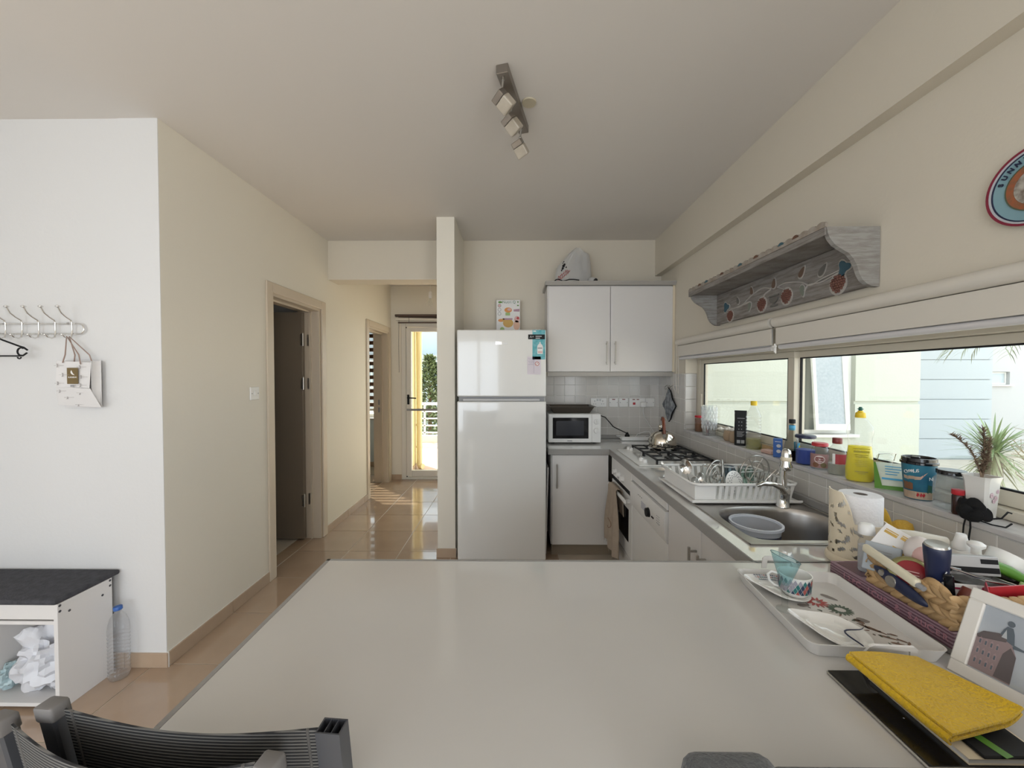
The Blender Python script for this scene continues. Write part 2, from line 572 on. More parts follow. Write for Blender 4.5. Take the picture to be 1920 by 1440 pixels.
# window reveal, tiled
tiles(right, lambda a, b, c, d: (a, b, WY1 - 0.011, WY1 - 0.001, c, d), [XT + 0.001, 1.437], [WZ0 + 0.012, 1.092, 1.192, 1.293, 1.394, 1.497])
obj('reveal', G().box(XT + 0.001, 1.437, WY1 - 0.011, WY1 - 0.001, 1.498, WZ1 - 0.002), PAINT, right)

# ---- kitchen window
win = struct('window_1', G().box(XT - 0.008, 1.50, WY0, WY1, WZ0 - 0.012, WZ0 + 0.007, 0.003), MARBLE)
win.name = 'window_1'
win.data.name = 'window_sill'
FX0, FX1 = 1.438, 1.50
g = G()
g.box(FX0, FX1, WY0, WY1 - 0.002, WZ0 + 0.008, 1.085, 0.003).box(FX0, FX1, WY0, WY1 - 0.002, 1.605, WZ1 - 0.002, 0.003)
g.box(FX0, FX1, WY1 - 0.06, WY1 - 0.002, 1.085, 1.605, 0.003).box(FX0, FX1, WY0, WY0 + 0.05, 1.085, 1.605, 0.003)
obj('frame', g, ALU, win)
def sash(y0, y1, z0, z1, xo):
    g = G()
    w_ = 0.046
    g.box(xo, xo + .03, y0, y1, z0, z0 + w_, .002).box(xo, xo + .03, y0, y1, z1 - w_ * .7, z1, .002)
    g.box(xo, xo + .03, y0, y0 + w_, z0 + w_, z1 - w_ * .7, .002).box(xo, xo + .03, y1 - w_, y1, z0 + w_, z1 - w_ * .7, .002)
    s = obj('sash', g, ALU, win)
    q = G()
    a, b, c, d = y0 + w_, y1 - w_, z0 + w_, z1 - w_ * .7
    q.box(xo + .002, xo + .012, a, b, c, c + .006).box(xo + .002, xo + .012, a, b, d - .006, d)
    q.box(xo + .002, xo + .012, a, a + .006, c, d).box(xo + .002, xo + .012, b - .006, b, c, d)
    obj('gasket', q, BLACK, s)
    obj('pane', G().box(xo + .013, xo + .017, a, b, c, d), GLASS, s)
    return s
s1 = sash(2.005, 3.012, 1.087, 1.604, 1.441)
sash(0.50, 2.050, 1.087, 1.604, 1.468)
obj('latch', G().box(1.428, 1.441, 2.975, 2.993, 1.24, 1.34, .003), ALU, s1, label='cream catch on the sash')

# ---- inner doors: casing, lining, leaf
def casing(name, hole, leaf=True):
    y0, y1 = hole
    g = G()
    cw, ct = 0.065, 0.014
    for a, b, c, d in ((y0 - cw, y0 + .008, 0, DH + cw), (y1 - .008, y1 + cw, 0, DH + cw), (y0 + .008, y1 - .008, DH - .008, DH + cw)):
        g.box(XL, XL + ct, a, b, c, d, 0.004)
    d_ = struct(name, g, BEIGE)
    g = G()
    lx0, lx1 = XL - 0.198, XL - 0.001
    g.box(lx0, lx1, y0 + .002, y0 + .03, 0, DH).box(lx0, lx1, y1 - .03, y1 - .002, 0, DH).box(lx0, lx1, y0 + .03, y1 - .03, DH - .03, DH - .002)
    g.box(XL - 0.09, XL - 0.075, y1 - .045, y1 - .03, 0, DH - .03).box(XL - 0.09, XL - 0.075, y0 + .03, y0 + .045, 0, DH - .03).box(XL - 0.09, XL - 0.075, y0 + .045, y1 - .045, DH - .045, DH - .03)
    obj('lining', g, BEIGE, d_)
    return d_
d1 = casing('door_1', D1)
lx = XL - 0.128
leaf = obj('leaf', G().box(lx - 0.70, lx, 3.405, 3.444, 0.012, DH - 0.045, 0.002), LEAF, d1)
for z in (1.80, 1.41, 0.36):
    hg = G()
    hg.cyl((lx + .008, 3.402, z - .055), (lx + .008, 3.402, z + .055), .0075, seg=10)
    hg.box(lx - .016, lx + .002, 3.4015, 3.4045, z - .05, z + .05).box(lx + .012, lx + .034, 3.459, 3.4605, z - .05, z + .05)
    hg.cyl((lx + .008, 3.402, z + .055), (lx + .008, 3.402, z + .064), .005, .002, seg=8)
    obj('hinge', hg, STEEL, d1, 40)
d2 = casing('door_2', D2)
g = G()
for z in (1.01, 1.115):
    g.box(XL - .135, XL - .112, 5.2965, 5.2995, z - .035, z + .035, .001)
obj('strike_plate', g, GREY, d2, label='dark metal strike plates in the jamb')

# ---- glazed terrace door
g = G()
y0, y1 = 5.452, 5.51
g.box(DX0, DX0 + .065, y0, y1, 0, DTOP, .004).box(DX1 - .065, DX1, y0, y1, 0, DTOP, .004).box(DX0 + .065, DX1 - .065, y0, y1, DTOP - .07, DTOP, .004).box(DX0 + .065, DX1 - .065, y0, y1, 0.0, .035, .004)
d3 = struct('door_3', g, ALUW)
a, b, c, d = DX0 + .072, DX1 - .072, .042, DTOP - .077
g = G()
y0, y1 = 5.442, 5.50
g.box(a, a + .07, y0, y1, c, d, .006).box(b - .07, b, y0, y1, c, d, .006).box(a + .07, b - .07, y0, y1, c, c + .09, .006).box(a + .07, b - .07, y0, y1, d - .06, d, .006)
lf = obj('leaf', g, ALUW, d3)
g = G().box(DX1, DX1 + .07, y0, y1, 0, DTOP, .006).box(DX2 - .07, DX2, y0, y1, 0, DTOP, .006).box(DX1 + .07, DX2 - .07, y0, y1, 0, .09, .006).box(DX1 + .07, DX2 - .07, y0, y1, DTOP - .07, DTOP, .006)
lf2 = obj('leaf', g, ALUW, d3)
obj('pane', G().box(DX1 + .07, DX2 - .07, 5.468, 5.474, .09, DTOP - .07), GLASS, lf2)
obj('pane', G().box(a + .07, b - .07, 5.468, 5.474, c + .09, d - .06), GLASS, lf)
g = G()
g.box(a + .008, b - .008, 5.424, 5.441, 0.985, 1.015, .003)
obj('crossbar', g, GREY, lf)
g = G()
g.box(a + .014, a + .044, 5.430, 5.4415, 1.075, 1.215, .004)
g.cyl((a + .029, 5.43, 1.17), (a + .029, 5.395, 1.17), .009, seg=10).tube([(a + .029, 5.397, 1.17), (a + .06, 5.395, 1.17), (a + .15, 5.397, 1.165)], .009)
obj('handle', g, BLACK, lf, 40)
g = G()
g.box(a - .003, a + .012, 5.438, 5.4415, d - .012, d + .004).box(a - .003, a + .012, 5.438, 5.4415, c - .004, c + .012)
obj('gasket', g, BLACK, lf)

# bedroom window behind the zebra blind
g = G()
g.box(-3.9, -2.02, 6.27, 6.33, .80, .86).box(-3.9, -2.02, 6.27, 6.33, 2.19, 2.25).box(-2.08, -2.02, 6.27, 6.33, .86, 2.19).box(-3.9, -3.84, 6.27, 6.33, .86, 2.19).box(-2.99, -2.93, 6.27, 6.33, .86, 2.19)
w2 = struct('window_2', g, ALUW)
obj('sill', G().box(-3.95, -1.99, 6.15, 6.25, .775, .80, .003), MARBLE, w2)
obj('pane', G().box(-3.84, -2.08, 6.295, 6.30, .86, 2.19), GLASS, w2)
z = thing('zebra_blind', 'brown and white striped roller blind in the bedroom window beyond the corridor', 'blind', (-2.95, 6.2, 2.28))
obj('headrail', G().box(-3.95, -1.985, 6.17, 6.235, 2.19, 2.26, .008), mat('brown headrail', (.16, .08, .05), .5), z)
obj('mesh', G().box(-3.93, -1.995, 6.198, 6.199, .95, 2.19), clear('sheer blind mesh', (0.9, 0.9, 0.88), body=.25), z)
sm = None
ZB = mat('brown blind slat', (0.17, 0.085, 0.055), .7)
for k in range(11):
    zz = 2.125 - k * .111
    if sm is None:
        sm = obj('slat', G().box(-3.93, -1.995, 6.193, 6.197, zz - .03, zz + .03), ZB, z, origin=(-2.96, 6.195, zz)).data
    else: share('slat', sm, z, (-2.96, 6.195, zz))
obj('bottom_bar', G().box(-3.93, -1.995, 6.188, 6.203, .915, .95, .004), ALUW, z)
# ================================================================ KITCHEN FIXTURES
# ---- worktops
ct = thing('countertop', 'grey speckled kitchen worktop turning the corner from the fridge to the sink', 'worktop', (0.9, 2.2, CZ - 0.05))
zb = CZ - 0.046
g = G()
g.box(0.262, 0.757, 3.09, YB - 0.014, zb, CZ)                     # back run
g.box(0.757, XT - 0.001, 2.12, YB - 0.014, zb, CZ)                # hob side
g.box(0.757, 0.824, 1.218, 2.12, zb, CZ).box(1.292, XT - 0.001, 1.218, 2.12, zb, CZ).box(0.824, 1.292, 1.218, 1.336, zb, CZ)
obj('top', g, GREYTOP, ct)
g = G()
g.box(0.262, 0.7565, 3.0865, 3.0895, zb, CZ - .001).box(0.7535, 0.7565, 1.218, 3.0895, zb, CZ - .001)
obj('edge_strip', g, GREYED, ct)
g = G()
g.box(0.262, 1.325, YB - 0.034, YB - 0.0125, CZ + .0005, CZ + .034, .004).box(1.324, XT - .0005, 0.56, YB - 0.036, CZ + .0005, CZ + .034, .004)
obj('upstand', g, GREYED, ct)
pn = thing('peninsula', 'off white breakfast bar top with a grey edge trim, closest to the camera', 'worktop', (0.3, 0.9, 0))
PX0, PY0, PY1 = -0.602, 0.557, 1.214
obj('top', G().box(PX0 + .011, XT - .001, PY0, PY1 - .011, zb, CZ), TABLE, pn)
g = G()
g.box(PX0, PX0 + .0108, PY0, PY1, zb, CZ + .0006).box(PX0 + .0108, 0.752, PY1 - .0108, PY1, zb, CZ + .0006)
obj('edge_trim', g, GREYED, pn)
g = G()
g.box(PX0 - .001, PX0 + .012, PY1 - .013, PY1 + .001, zb - .001, CZ + .0012, .002)
g.prism([(0.745, PY1 + .001), (0.765, PY1 - .007), (1.0, PY1 - .007), (1.0, PY1 - .0105), (0.757, PY1 - .012), (0.738, PY1 + .001)], 'z', CZ, CZ + .001)
obj('joint_filler', g, BLACKG, pn, label='dark joint filler')
obj('back_panel', G().box(-0.52, 0.735, 1.13, 1.15, 0.0, zb - .001), WHITE, pn)

# ---- fridge
FY = 2.95
fr = thing('fridge', 'tall cream white two door fridge freezer standing against the partition', 'fridge', (-0.108, 3.25, 0))
fx0, fx1, ft = -0.452, 0.234, 1.832
obj('body', G().box(fx0 + .004, fx1 - .004, FY + .066, 3.60, .03, ft - .004, .006), FRIDGE, fr)
fd = obj('freezer_door', G().box(fx0, fx1, FY, FY + .06, 1.318, ft, .010, seg=3), FRIDGE, fr)
ld = obj('fridge_door', G().box(fx0, fx1, FY, FY + .06, .05, 1.282, .010, seg=3), FRIDGE, fr)
obj('door_gap', G().box(fx0 + .012, fx1 - .012, FY + .03, FY + .064, 1.283, 1.317), GREY, fr)
obj('grip', G().box(fx0 + .045, fx1 - .05, FY + .004, FY + .03, 1.2845, 1.302, .004), LGREY, fr, label='grey finger grip between the doors')
obj('plinth', G().box(fx0 + .02, fx1 - .02, FY + .05, 3.58, 0, .045), GREY, fr)
b_ = obj('badge', G().box(-.155, -.105, FY - .0022, FY - .0002, 1.717, 1.741, .0008), CHROME, fd)
text('lettering', 'ostik', 0.030, STEEL, T(-.080, FY - .0012, 1.727) @ FACE_CAM @ Matrix.Scale(.8, 4), fd)
g = G()
for k in range(2):
    g.cyl((fx1 - .05 - k * .03, FY + .02, ft), (fx1 - .05 - k * .03, FY + .02, ft + .004), .008, seg=10)
obj('hinge_cover', g, WPLAS, fr)

def leaflet(name, label, cat, x0, x1, z0, z1, y, m, bow=0.0):
    g = G().surf(lambda u, v: (x0 + (x1 - x0) * u, y - bow * math.sin(math.pi * u) * v, z0 + (z1 - z0) * v), 6, 6, 0.0006)
    return single(name, g, m, label, cat)
p = leaflet('leaflet', 'turquoise advert leaflet with a pump bottle, stuck high on the freezer door', 'leaflet', .128, .226, 1.604, 1.829, FY - .0012, TEAL)
g = G()
g.mi = 0
g.prism([(.165, 1.646), (.207, 1.646), (.208, 1.70), (.203, 1.715), (.19, 1.725), (.19, 1.737), (.181, 1.737), (.181, 1.725), (.168, 1.714), (.164, 1.70)], 'y', FY - .0032, FY - .0021)
g.mi = 1
g.box(.17, .203, FY - .0036, FY - .0033, 1.654, 1.666)
g.mi = 2
g.box(.168, .202, FY - .0036, FY - .0033, 1.686, 1.694)
g.mi = 0
g.box(.135, .155, FY - .0026, FY - .0021, 1.815, 1.824)
obj('print', g, [PAPER, PINK, GREY], p)
p = single('label_strip', G().box(.095, .222, FY - .006, FY - .0040, 1.758, 1.794, .0006), BLACK, 'black energy label strip across the turquoise leaflet', 'sticker')
text('lettering', 'A+', .026, LGREY, T(.123, FY - .0062, 1.776) @ FACE_CAM, p)
g = G()
for k, (a, b) in enumerate(((.152, .198), (.152, .185))):
    g.box(a, b, FY - .0065, FY - .0061, 1.777 - k * .014, 1.783 - k * .014)
obj('print', g, LGREY, p)
p = leaflet('note', 'lilac handwritten note held on the fridge by a round magnet', 'note', .088, .192, 1.489, 1.626, FY - .0012, PINKP)
g = G()
for k in range(5):
    for q in range(3):
        xx = .098 + q * .014 + (k % 2) * .006
        g.box(xx, xx + .010, FY - .0024, FY - .0021, 1.612 - k * .012, 1.6135 - k * .012)
g.box(.1385, .1395, FY - .0024, FY - .0021, 1.50, 1.62)
obj('handwriting', g, mat('pen ink', (.12, .12, .25), .7), p)
g = G()
g.cyl((.163, FY - .0026, 1.571), (.163, FY - .007, 1.571), .019, seg=20)
p = single('magnet', g, PAPER, 'round white fridge magnet with a red ring on the lilac note', 'magnet')
g = G()
g.lathe([(.0125, 0), (.0125, .0005), (.0165, .0005), (.0165, 0)], seg=20, caps=False).box(-.011, .011, -.0012, .0012, 0, .0005).xf(T(.163, FY - .0071, 1.571) @ RX(90) @ RZ(40))
obj('print', g, RED, p)

# flat box standing on top of the fridge
bx = thing('toy_box', 'white flat toy box with a teether picture standing on top of the fridge', 'box', (-.07, 3.56, ft - .004))
obj('carton', G().box(-.178, .040, 3.555, 3.60, ft - .003, 2.178, .002), PAPER, bx)
y = 3.5549
g = G()
def disc(x, z, rx, rz, mi, d=0.0, seg=16):
    g.mi = mi
    g.prism([(x + rx * math.cos(2 * math.pi * i / seg), z + rz * math.sin(2 * math.pi * i / seg)) for i in range(seg)], 'y', y - .0004 - d, y - d)
disc(-.143, 2.157, .02, .009, 0)
for k in range(3):
    disc(-.150, 2.125 - k * .037, .016, .016, 1); disc(-.150, 2.125 - k * .037, .0125, .0125, [4, 5, 5][k], .0005)
g.mi = 0
g.prism([(.012, 2.165), (.028, 2.165), (.020, 2.145)], 'y', y - .0004, y)
g.box(.012, .028, y - .0004, y, 2.122, 2.132)
g.mi = 2; g.prism([(-.02, 2.09), (.035, 2.096), (.035, 2.07), (-.02, 2.072)], 'y', y - .0004, y)
disc(-.07, 2.085, .035, .024, 3); disc(-.06, 2.09, .018, .012, 4, .0005)
g.mi = 6; g.box(-.095, -.052, y - .0004, y, 2.035, 2.062)
disc(-.07, 1.965, .048, .04, 7); g.mi = 2; g.box(-.118, -.03, y - .0009, y - .0005, 1.995, 2.010)
disc(-.135, 1.99, .028, .014, 3); disc(-.115, 1.995, .012, .014, 7, .0005)
disc(.012, 2.0, .026, .03, 4); disc(.008, 1.945, .03, .045, 8); disc(.02, 2.01, .012, .012, 9, .0005)
disc(-.125, 1.90, .022, .03, 6)
obj('print', g, [GREEN, GREY, mat('mauve', (.45, .28, .36), .6), ORANGE, PINK, PAPER, LGREEN, mat('amber', (.62, .38, .10), .5), mat('peach', (.75, .48, .36), .6), RED], bx)
text('lettering', 'Nutri Q', .034, mat('print green', (.08, .22, .12), .7), T(-.062, y - .0005, 2.157) @ FACE_CAM, bx, spacing=1.1)

# ---- wall cabinet
cb = thing('wall_cabinet', 'white two door wall cabinet over the microwave corner', 'cabinet', (0.82, 3.47, 1.47))
WXY = 3.31
obj('body', G().box(.272, 1.358, WXY + .021, YB - .014, 1.513, 2.252), WHITE, cb)
for nm, a, b, hx in (('a', .279, .8085, .777), ('b', .8125, 1.342, .849)):
    d_ = obj('door', G().box(a, b, WXY, WXY + .019, 1.516, 2.243, .002), WHITE, cb)
    h = G().box(hx - .0055, hx + .0055, WXY - .036, WXY - .026, 1.573, 1.772, .002)
    h.box(hx - .004, hx + .004, WXY - .026, WXY - .0005, 1.588, 1.596).box(hx - .004, hx + .004, WXY - .026, WXY - .0005, 1.748, 1.756)
    obj('handle', h, STEEL, d_)
GREYW = mat('grey cornice', (.42, .40, .37), .45)
g = G().prism([(WXY + .02, 2.2525), (WXY - .012, 2.2525), (WXY - .030, 2.276), (WXY - .030, 2.284), (WXY + .02, 2.284)], 'x', .256, 1.362)
g.box(.252, .2715, WXY - .012, YB - .014, 2.2525, 2.284)
obj('cornice', g, GREYW, cb)
obj('light_rail', G().box(.272, 1.358, WXY + .004, WXY + .024, 1.474, 1.5125, .004), GREYW, cb)
obj('filler', G().box(1.3425, 1.363, WXY + .004, WXY + .02, 1.513, 2.252), CREAM, cb)

# ---- corner base cabinet
bc = thing('base_cabinet', 'white corner base cabinet under the microwave', 'cabinet', (.52, 3.35, 0))
obj('body', G().box(.287, .756, 3.131, YB - .014, .10, zb - .001), WHITE, bc)
d_ = obj('door', G().box(.295, .752, 3.11, 3.129, .103, .836, .002), WHITE, bc)
h = G().box(.328, .339, 3.075, 3.085, .572, .768, .002).box(.3295, .3375, 3.085, 3.1095, .586, .594).box(.3295, .3375, 3.085, 3.1095, .746, .754)
obj('handle', h, STEEL, d_)
obj('plinth', G().box(.295, .80, 3.16, 3.18, 0.0, .099), mat('brown plinth', (.27, .22, .165), .5), bc)
sl = G().box(-.006, .006, -.2, .2, 0, .72, .002).xf(T(.248, 3.36, .004) @ RY(1.5))
single('board', sl, WHITE, 'thin white board slotted between the fridge and the corner cabinet', 'board')

# ---- oven
ov = thing('oven', 'white built in oven with three round knobs under the gas hob', 'oven', (1.05, 2.82, 0))
FX = .775
oy0, oy1 = 2.551, 3.086
obj('body', G().box(FX + .022, 1.30, oy0, oy1, .10, zb - .001), WHITE, ov)
pnl = obj('control_panel', G().box(FX - .004, FX + .02, oy0 + .003, oy1 - .003, .694, .835, .003), WPLAS, ov)
for yk in (2.945, 2.845, 2.745):
    k = G().cyl((FX - .0045, yk, .742), (FX - .012, yk, .742), .024, .022, 20).cyl((FX - .012, yk, .742), (FX - .030, yk, .742), .019, .017, 20)
    k.box(FX - .034, FX - .029, yk - .003, yk + .003, .726, .758)
    obj('knob', k, WPLAS, pnl, 40)
obj('vent_gap', G().box(FX + .004, FX + .0205, oy0 + .006, oy1 - .006, .660, .692), BLACK, ov)
dr = obj('door', G().box(FX, FX + .02, oy0 + .003, oy1 - .003, .235, .658, .003), WPLAS, ov)
obj('glass', G().box(FX - .003, FX - .0005, oy0 + .075, oy1 - .075, .335, .56, .001), BLACKG, dr)
h = G().box(FX - .044, FX - .024, oy0 + .03, oy1 - .03, .610, .640, .008)
h.box(FX - .026, FX - .0005, oy0 + .045, oy0 + .065, .615, .635).box(FX - .026, FX - .0005, oy1 - .065, oy1 - .045, .615, .635)
obj('handle', h, WPLAS, dr)
obj('drawer', G().box(FX, FX + .02, oy0 + .003, oy1 - .003, .105, .228, .003), WHITE, ov)
obj('plinth', G().box(FX + .055, FX + .07, oy0, oy1, 0, .099), WHITE, ov)

# tea towel over the oven handle
def towel(u, v):
    # u across (along Y), v: 0 front hem .. 0.62 over the rail .. 1 back hem
    yy = 2.86 + .05 * max(0, v - .4) + (u - .5) * (.20 + .17 * min(1, abs(v - .62) * 2.4)) + .012 * math.sin(7 * v)
    fold = .015 * math.sin(u * 19 + v * 3) * min(1, abs(v - .62) * 3)
    if v < .58:
        t = v / .58
        return (FX - .058 + fold - .006 * (1 - t) * math.sin(3 * u), yy, .19 + .455 * t - .02 * math.sin(u * 5) * (1 - t))
    if v < .68:
        t = (v - .58) / .10
        return (FX - .034 - .024 * math.cos(math.pi * t), yy, .645 + .014 * math.sin(math.pi * t))
    t = (v - .68) / .32
    return (FX - .010 + .003 * math.sin(u * 14), yy, .645 - .17 * t)
tw = thing('tea_towel', 'beige cotton tea towel hanging over the oven door handle', 'towel', (.73, 2.91, .19))
TOW = mat('beige towel', (.47, .39, .31), .9, noise_=(25, .5, (.40, .325, .255)), bump=(300, .4))
obj('cloth', G().surf(towel, 22, 40, .003), TOW, tw, 60)
g = G()
for k in range(14):
    u = k / 13
    p = Vector(towel(u, 0))
    g.tube([p + Vector((0, 0, .004)), p + Vector((random.uniform(-.004, .004), random.uniform(-.006, .006), -.022))], .0016, 5)
obj('fringe', g, TOW, tw)
g = G().tube([Vector(towel(.55 + .10 * math.cos(a), .24 + .045 * math.sin(a))) + Vector((-.004, 0, 0)) for a in [i * .55 for i in range(11)]], .002, 5)
obj('embroidery', g, BROWN, tw)

# ---- dishwasher
dw = thing('dishwasher', 'white dishwasher with a black dial beside the oven', 'dishwasher', (1.05, 2.245, 0))
wy0, wy1 = 1.952, 2.545
obj('body', G().box(FX + .024, 1.30, wy0, wy1, .06, zb - .001), WHITE, dw)
obj('door', G().box(FX, FX + .022, wy0 + .003, wy1 - .003, .10, .618, .004), WPLAS, dw)
def bow(z): return FX - .018 * math.sin(math.pi * (z - .60) / .24)
g = G().prism([(bow(.622 + k * .016), .622 + k * .016) for k in range(11)] + [(FX + .022, .782), (FX + .022, .622)], 'y', wy0 + .003, wy1 - .003)
cp = obj('control_panel', g, WPLAS, dw, 30)
obj('top_rail', G().box(FX - .004, FX + .022, wy0 + .003, wy1 - .003, .789, .840, .004), WPLAS, dw)
obj('grip_slot', G().box(FX + .006, FX + .023, wy0 + .006, wy1 - .006, .7825, .7885), GREY, dw)
xk = bow(.70) - .0005
k = G().cyl((xk + .002, 2.185, .70), (xk - .016, 2.185, .70), .027, .024, 22)
obj('dial', k, BLACK, cp, 40, label='black dial')
obj('display', G().box(xk - .001, xk + .003, 2.235, 2.315, .682, .725, .001), mat('lcd grey', (.55, .56, .62), .2), cp)
g = G()
for q in range(2): g.box(xk - .004, xk + .003, 2.105 + q * .018, 2.115 + q * .018, .690, .699, .001)
obj('button', g, BLACK, cp)
g = G()
for q in range(3):
    for s in range(4): g.box(xk - .001, xk + .003, 2.02 + q * .016, 2.028 + q * .016, .688 + s * .013, .691 + s * .013)
for q in range(3): g.box(xk - .0005, xk + .003, 2.30 + q * .03, 2.315 + q * .03, .742, .746)
obj('print', g, GREY, cp)

# ---- sink cabinet
sc = thing('sink_cabinet', 'white two door base cabinet under the sink', 'cabinet', (1.05, 1.58, 0))
obj('body', G().box(FX + .022, .80, 1.222, 1.946, .10, zb - .001).box(.80, 1.30, 1.222, 1.24, .10, zb - .001).box(.80, 1.30, 1.93, 1.946, .10, zb - .001).box(.80, 1.30, 1.24, 1.93, .10, .118), WHITE, sc)
for a, b, hy in ((1.603, 1.943, 1.640), (1.225, 1.599, 1.562)):
    d_ = obj('door', G().box(FX, FX + .019, a, b, .105, .832, .002), WHITE, sc)
    h = G().box(FX - .038, FX - .028, hy - .0055, hy + .0055, .555, .745, .002).box(FX - .028, FX - .0005, hy - .004, hy + .004, .570, .578).box(FX - .028, FX - .0005, hy - .004, hy + .004, .722, .730)
    obj('handle', h, STEEL, d_)

# ---- gas hob
hb = thing('gas_hob', 'white four burner gas hob set into the grey worktop', 'hob', (1.06, 2.775, CZ))
hz = CZ + .008
obj('plate', G().box(.802, 1.312, 2.492, 3.055, CZ + .0005, hz, .003), WHITEG, hb)
for yk, xk2 in ((3.035, .892), (2.985, .898), (2.625, .858), (2.57, .864)):
    k = G().cyl((xk2, yk, hz), (xk2, yk, hz + .020), .0165, .014, 16).box(xk2 - .003, xk2 + .003, yk - .014, yk + .014, hz + .020, hz + .024)
    obj('knob', k, WPLAS, hb, 40)
BUR = [(1.055, 2.645, .032), (1.205, 2.66, .042), (1.06, 2.915, .042), (1.205, 2.90, .034)]
for bx_, by_, br in BUR:
    k = G().lathe([(br * 1.5, hz + .0003), (br * 1.45, hz + .005), (br * 1.05, hz + .008), (br, hz + .016)], (bx_, by_, 0), 22)
    q = obj('burner', k, STEEL, hb, 40)
    obj('burner_cap', G().lathe([(br * .96, hz + .0165), (br, hz + .020), (br * .8, hz + .025), (0.001, hz + .026)], (bx_, by_, 0), 22), CAST, q, 40)
gz = hz + .034
for gx0, gx1, gy0, gy1 in ((.925, 1.285, 2.515, 2.77), (.925, 1.285, 2.785, 3.04)):
    k = G()
    t = .006
    for yy in (gy0, gy1): k.box(gx0, gx1, yy - t, yy + t, gz - .009, gz)
    for xx in (gx0, gx1): k.box(xx - t, xx + t, gy0, gy1, gz - .009, gz)
    xm = (gx0 + gx1) / 2
    k.box(xm - t, xm + t, gy0, gy1, gz - .009, gz)
    ym = (gy0 + gy1) / 2
    k.box(gx0, gx0 + .08, ym - t, ym + t, gz - .009, gz + .002).box(gx1 - .08, gx1, ym - t, ym + t, gz - .009, gz + .002).box(xm - .05, xm + .05, ym - t, ym + t, gz - .009, gz + .002)
    for xx in (gx0 + .09, gx1 - .09):
        k.box(xx - t, xx + t, gy0, gy0 + .07, gz - .009, gz + .002).box(xx - t, xx + t, gy1 - .07, gy1, gz - .009, gz + .002)
    for xx in (gx0, xm, gx1):
        for yy in (gy0, gy1): k.box(xx - t, xx + t, yy - t, yy + t, hz + .0003, gz)
    obj('pan_support', k, CAST, hb)

# ---- whistling kettle
KX, KY, KZ = 1.115, 2.925, gz + .003
kt = thing('kettle', 'round stainless whistling kettle with a brown handle on the hob', 'kettle', (KX, KY, KZ))
KM = mat('polished kettle steel', (.66, .61, .53), .09, 1.0)
prof = [(.090, 0), (.097, .004), (.1, .012), (.1, .045), (.097, .064), (.089, .084), (.077, .102), (.060, .115), (.042, .123), (.026, .126)]
obj('body', G().lathe(prof, (KX, KY, KZ), 36), KM, kt, 50)
obj('lid', G().lathe([(.027, .1255), (.026, .129), (.012, .133), (.008, .138), (.011, .146), (.006, .152), (.001, .153)], (KX, KY, KZ), 20), BLACK, kt, 60)
ax = Vector((-.20, -.98, 0)).normalized()
C = Vector((KX, KY, KZ))
sp = G().tube([C - ax * .07 + Vector((0, 0, .088)), C - ax * .095 + Vector((0, 0, .115)), C - ax * .108 + Vector((0, 0, .14))], .016, 12, rr=[.022, .018, .015])
sp.sph(C - ax * .108 + Vector((0, 0, .145)), .016, 12, 8)
obj('spout', sp, KM, kt, 60)
hp = [C + ax * (.082 * math.cos(a)) + Vector((0, 0, .088 + .135 * math.sin(a))) for a in [math.pi * (.06 + .6 * i / 12) for i in range(13)]]
obj('handle', G().tube(hp, .011, 10, rr=[.009 + .004 * math.sin(math.pi * i / 12) for i in range(13)]), mat('brown bakelite', (.17, .045, .02), .25), kt, 60)
obj('bracket', G().box(-.011, .011, -.004, .004, -.004, .05).xf(T(*(C + ax * .084 + Vector((0, 0, .062)))) @ RZ(20)), CHROME, kt)

# ---- sink and tap
sk = thing('sink', 'stainless steel inset sink with a ribbed drainer', 'sink', (1.06, 1.73, CZ - .17))
g = G()
zt = CZ + .004
def bowl(t):            # outline of the bowl, round at the drainer end
    a = 2 * math.pi * t
    c, s = math.cos(a), math.sin(a)
    ec, es = (.75, .8) if s > 0 else (.28, .3)
    x = 1.062 + .222 * math.copysign(abs(c) ** ec, c)
    y = 1.525 + (.183 if s > 0 else .172) * math.copysign(abs(s) ** es, s)
    return x, y
N = 72
o1 = [bowl(i / N) for i in range(N)]
def rect(t):
    x, y = bowl(t)
    a, b = (x - 1.06), (y - 1.53)
    k = max(abs(a) / .247, abs(b) / .196, 1e-6)
    return 1.06 + a / k, 1.53 + b / k
o0 = [rect(i / N) for i in range(N)]
def lp(pts, z): return [g.b.verts.new((x, y, z)) for x, y in pts]
def sc_(pts, s, cx=1.065, cy=1.53): return [(cx + (x - cx) * s, cy + (y - cy) * s) for x, y in pts]
L0, L1, L1b, L2, L3, L4 = lp(o0, zt), lp(o1, zt + .003), lp(sc_(o1, .985), zt), lp(sc_(o1, .96), zt - .02), lp(sc_(o1, .91), CZ - .15), lp(sc_(o1, .80), CZ - .17)
for a, b in ((L0, L1), (L1, L1b), (L1b, L2), (L2, L3), (L3, L4)): g.bridge(a, b)
g._f(L4[::-1])
obj('bowl', g, SINKM, sk, 40)
g = G()
g.box(.815, 1.305, 1.725, 2.128, CZ + .0006, zt)
for k in range(11): g.box(.875 + k * .034, .883 + k * .034, 1.79, 2.09, zt, zt + .003, .0012)
g.box(.812, 1.308, 1.325, 1.335, CZ + .0006, zt + .002, .001).box(.812, .8155, 1.325, 2.13, CZ + .0006, zt + .002, .001).box(1.3045, 1.308, 1.325, 2.13, CZ + .0006, zt + .002, .001).box(.812, 1.308, 2.126, 2.13, CZ + .0006, zt + .002, .001)
obj('drainer', g, SINKM, sk)
obj('drain', G().cyl((1.07, 1.53, CZ - .1695), (1.07, 1.53, CZ - .166), .035, seg=20), CHROME, sk, 40)
tp = thing('tap', 'tall chrome mixer tap beside the sink drainer', 'tap', (1.19, 1.712, zt))
TX, TY = 1.19, 1.712
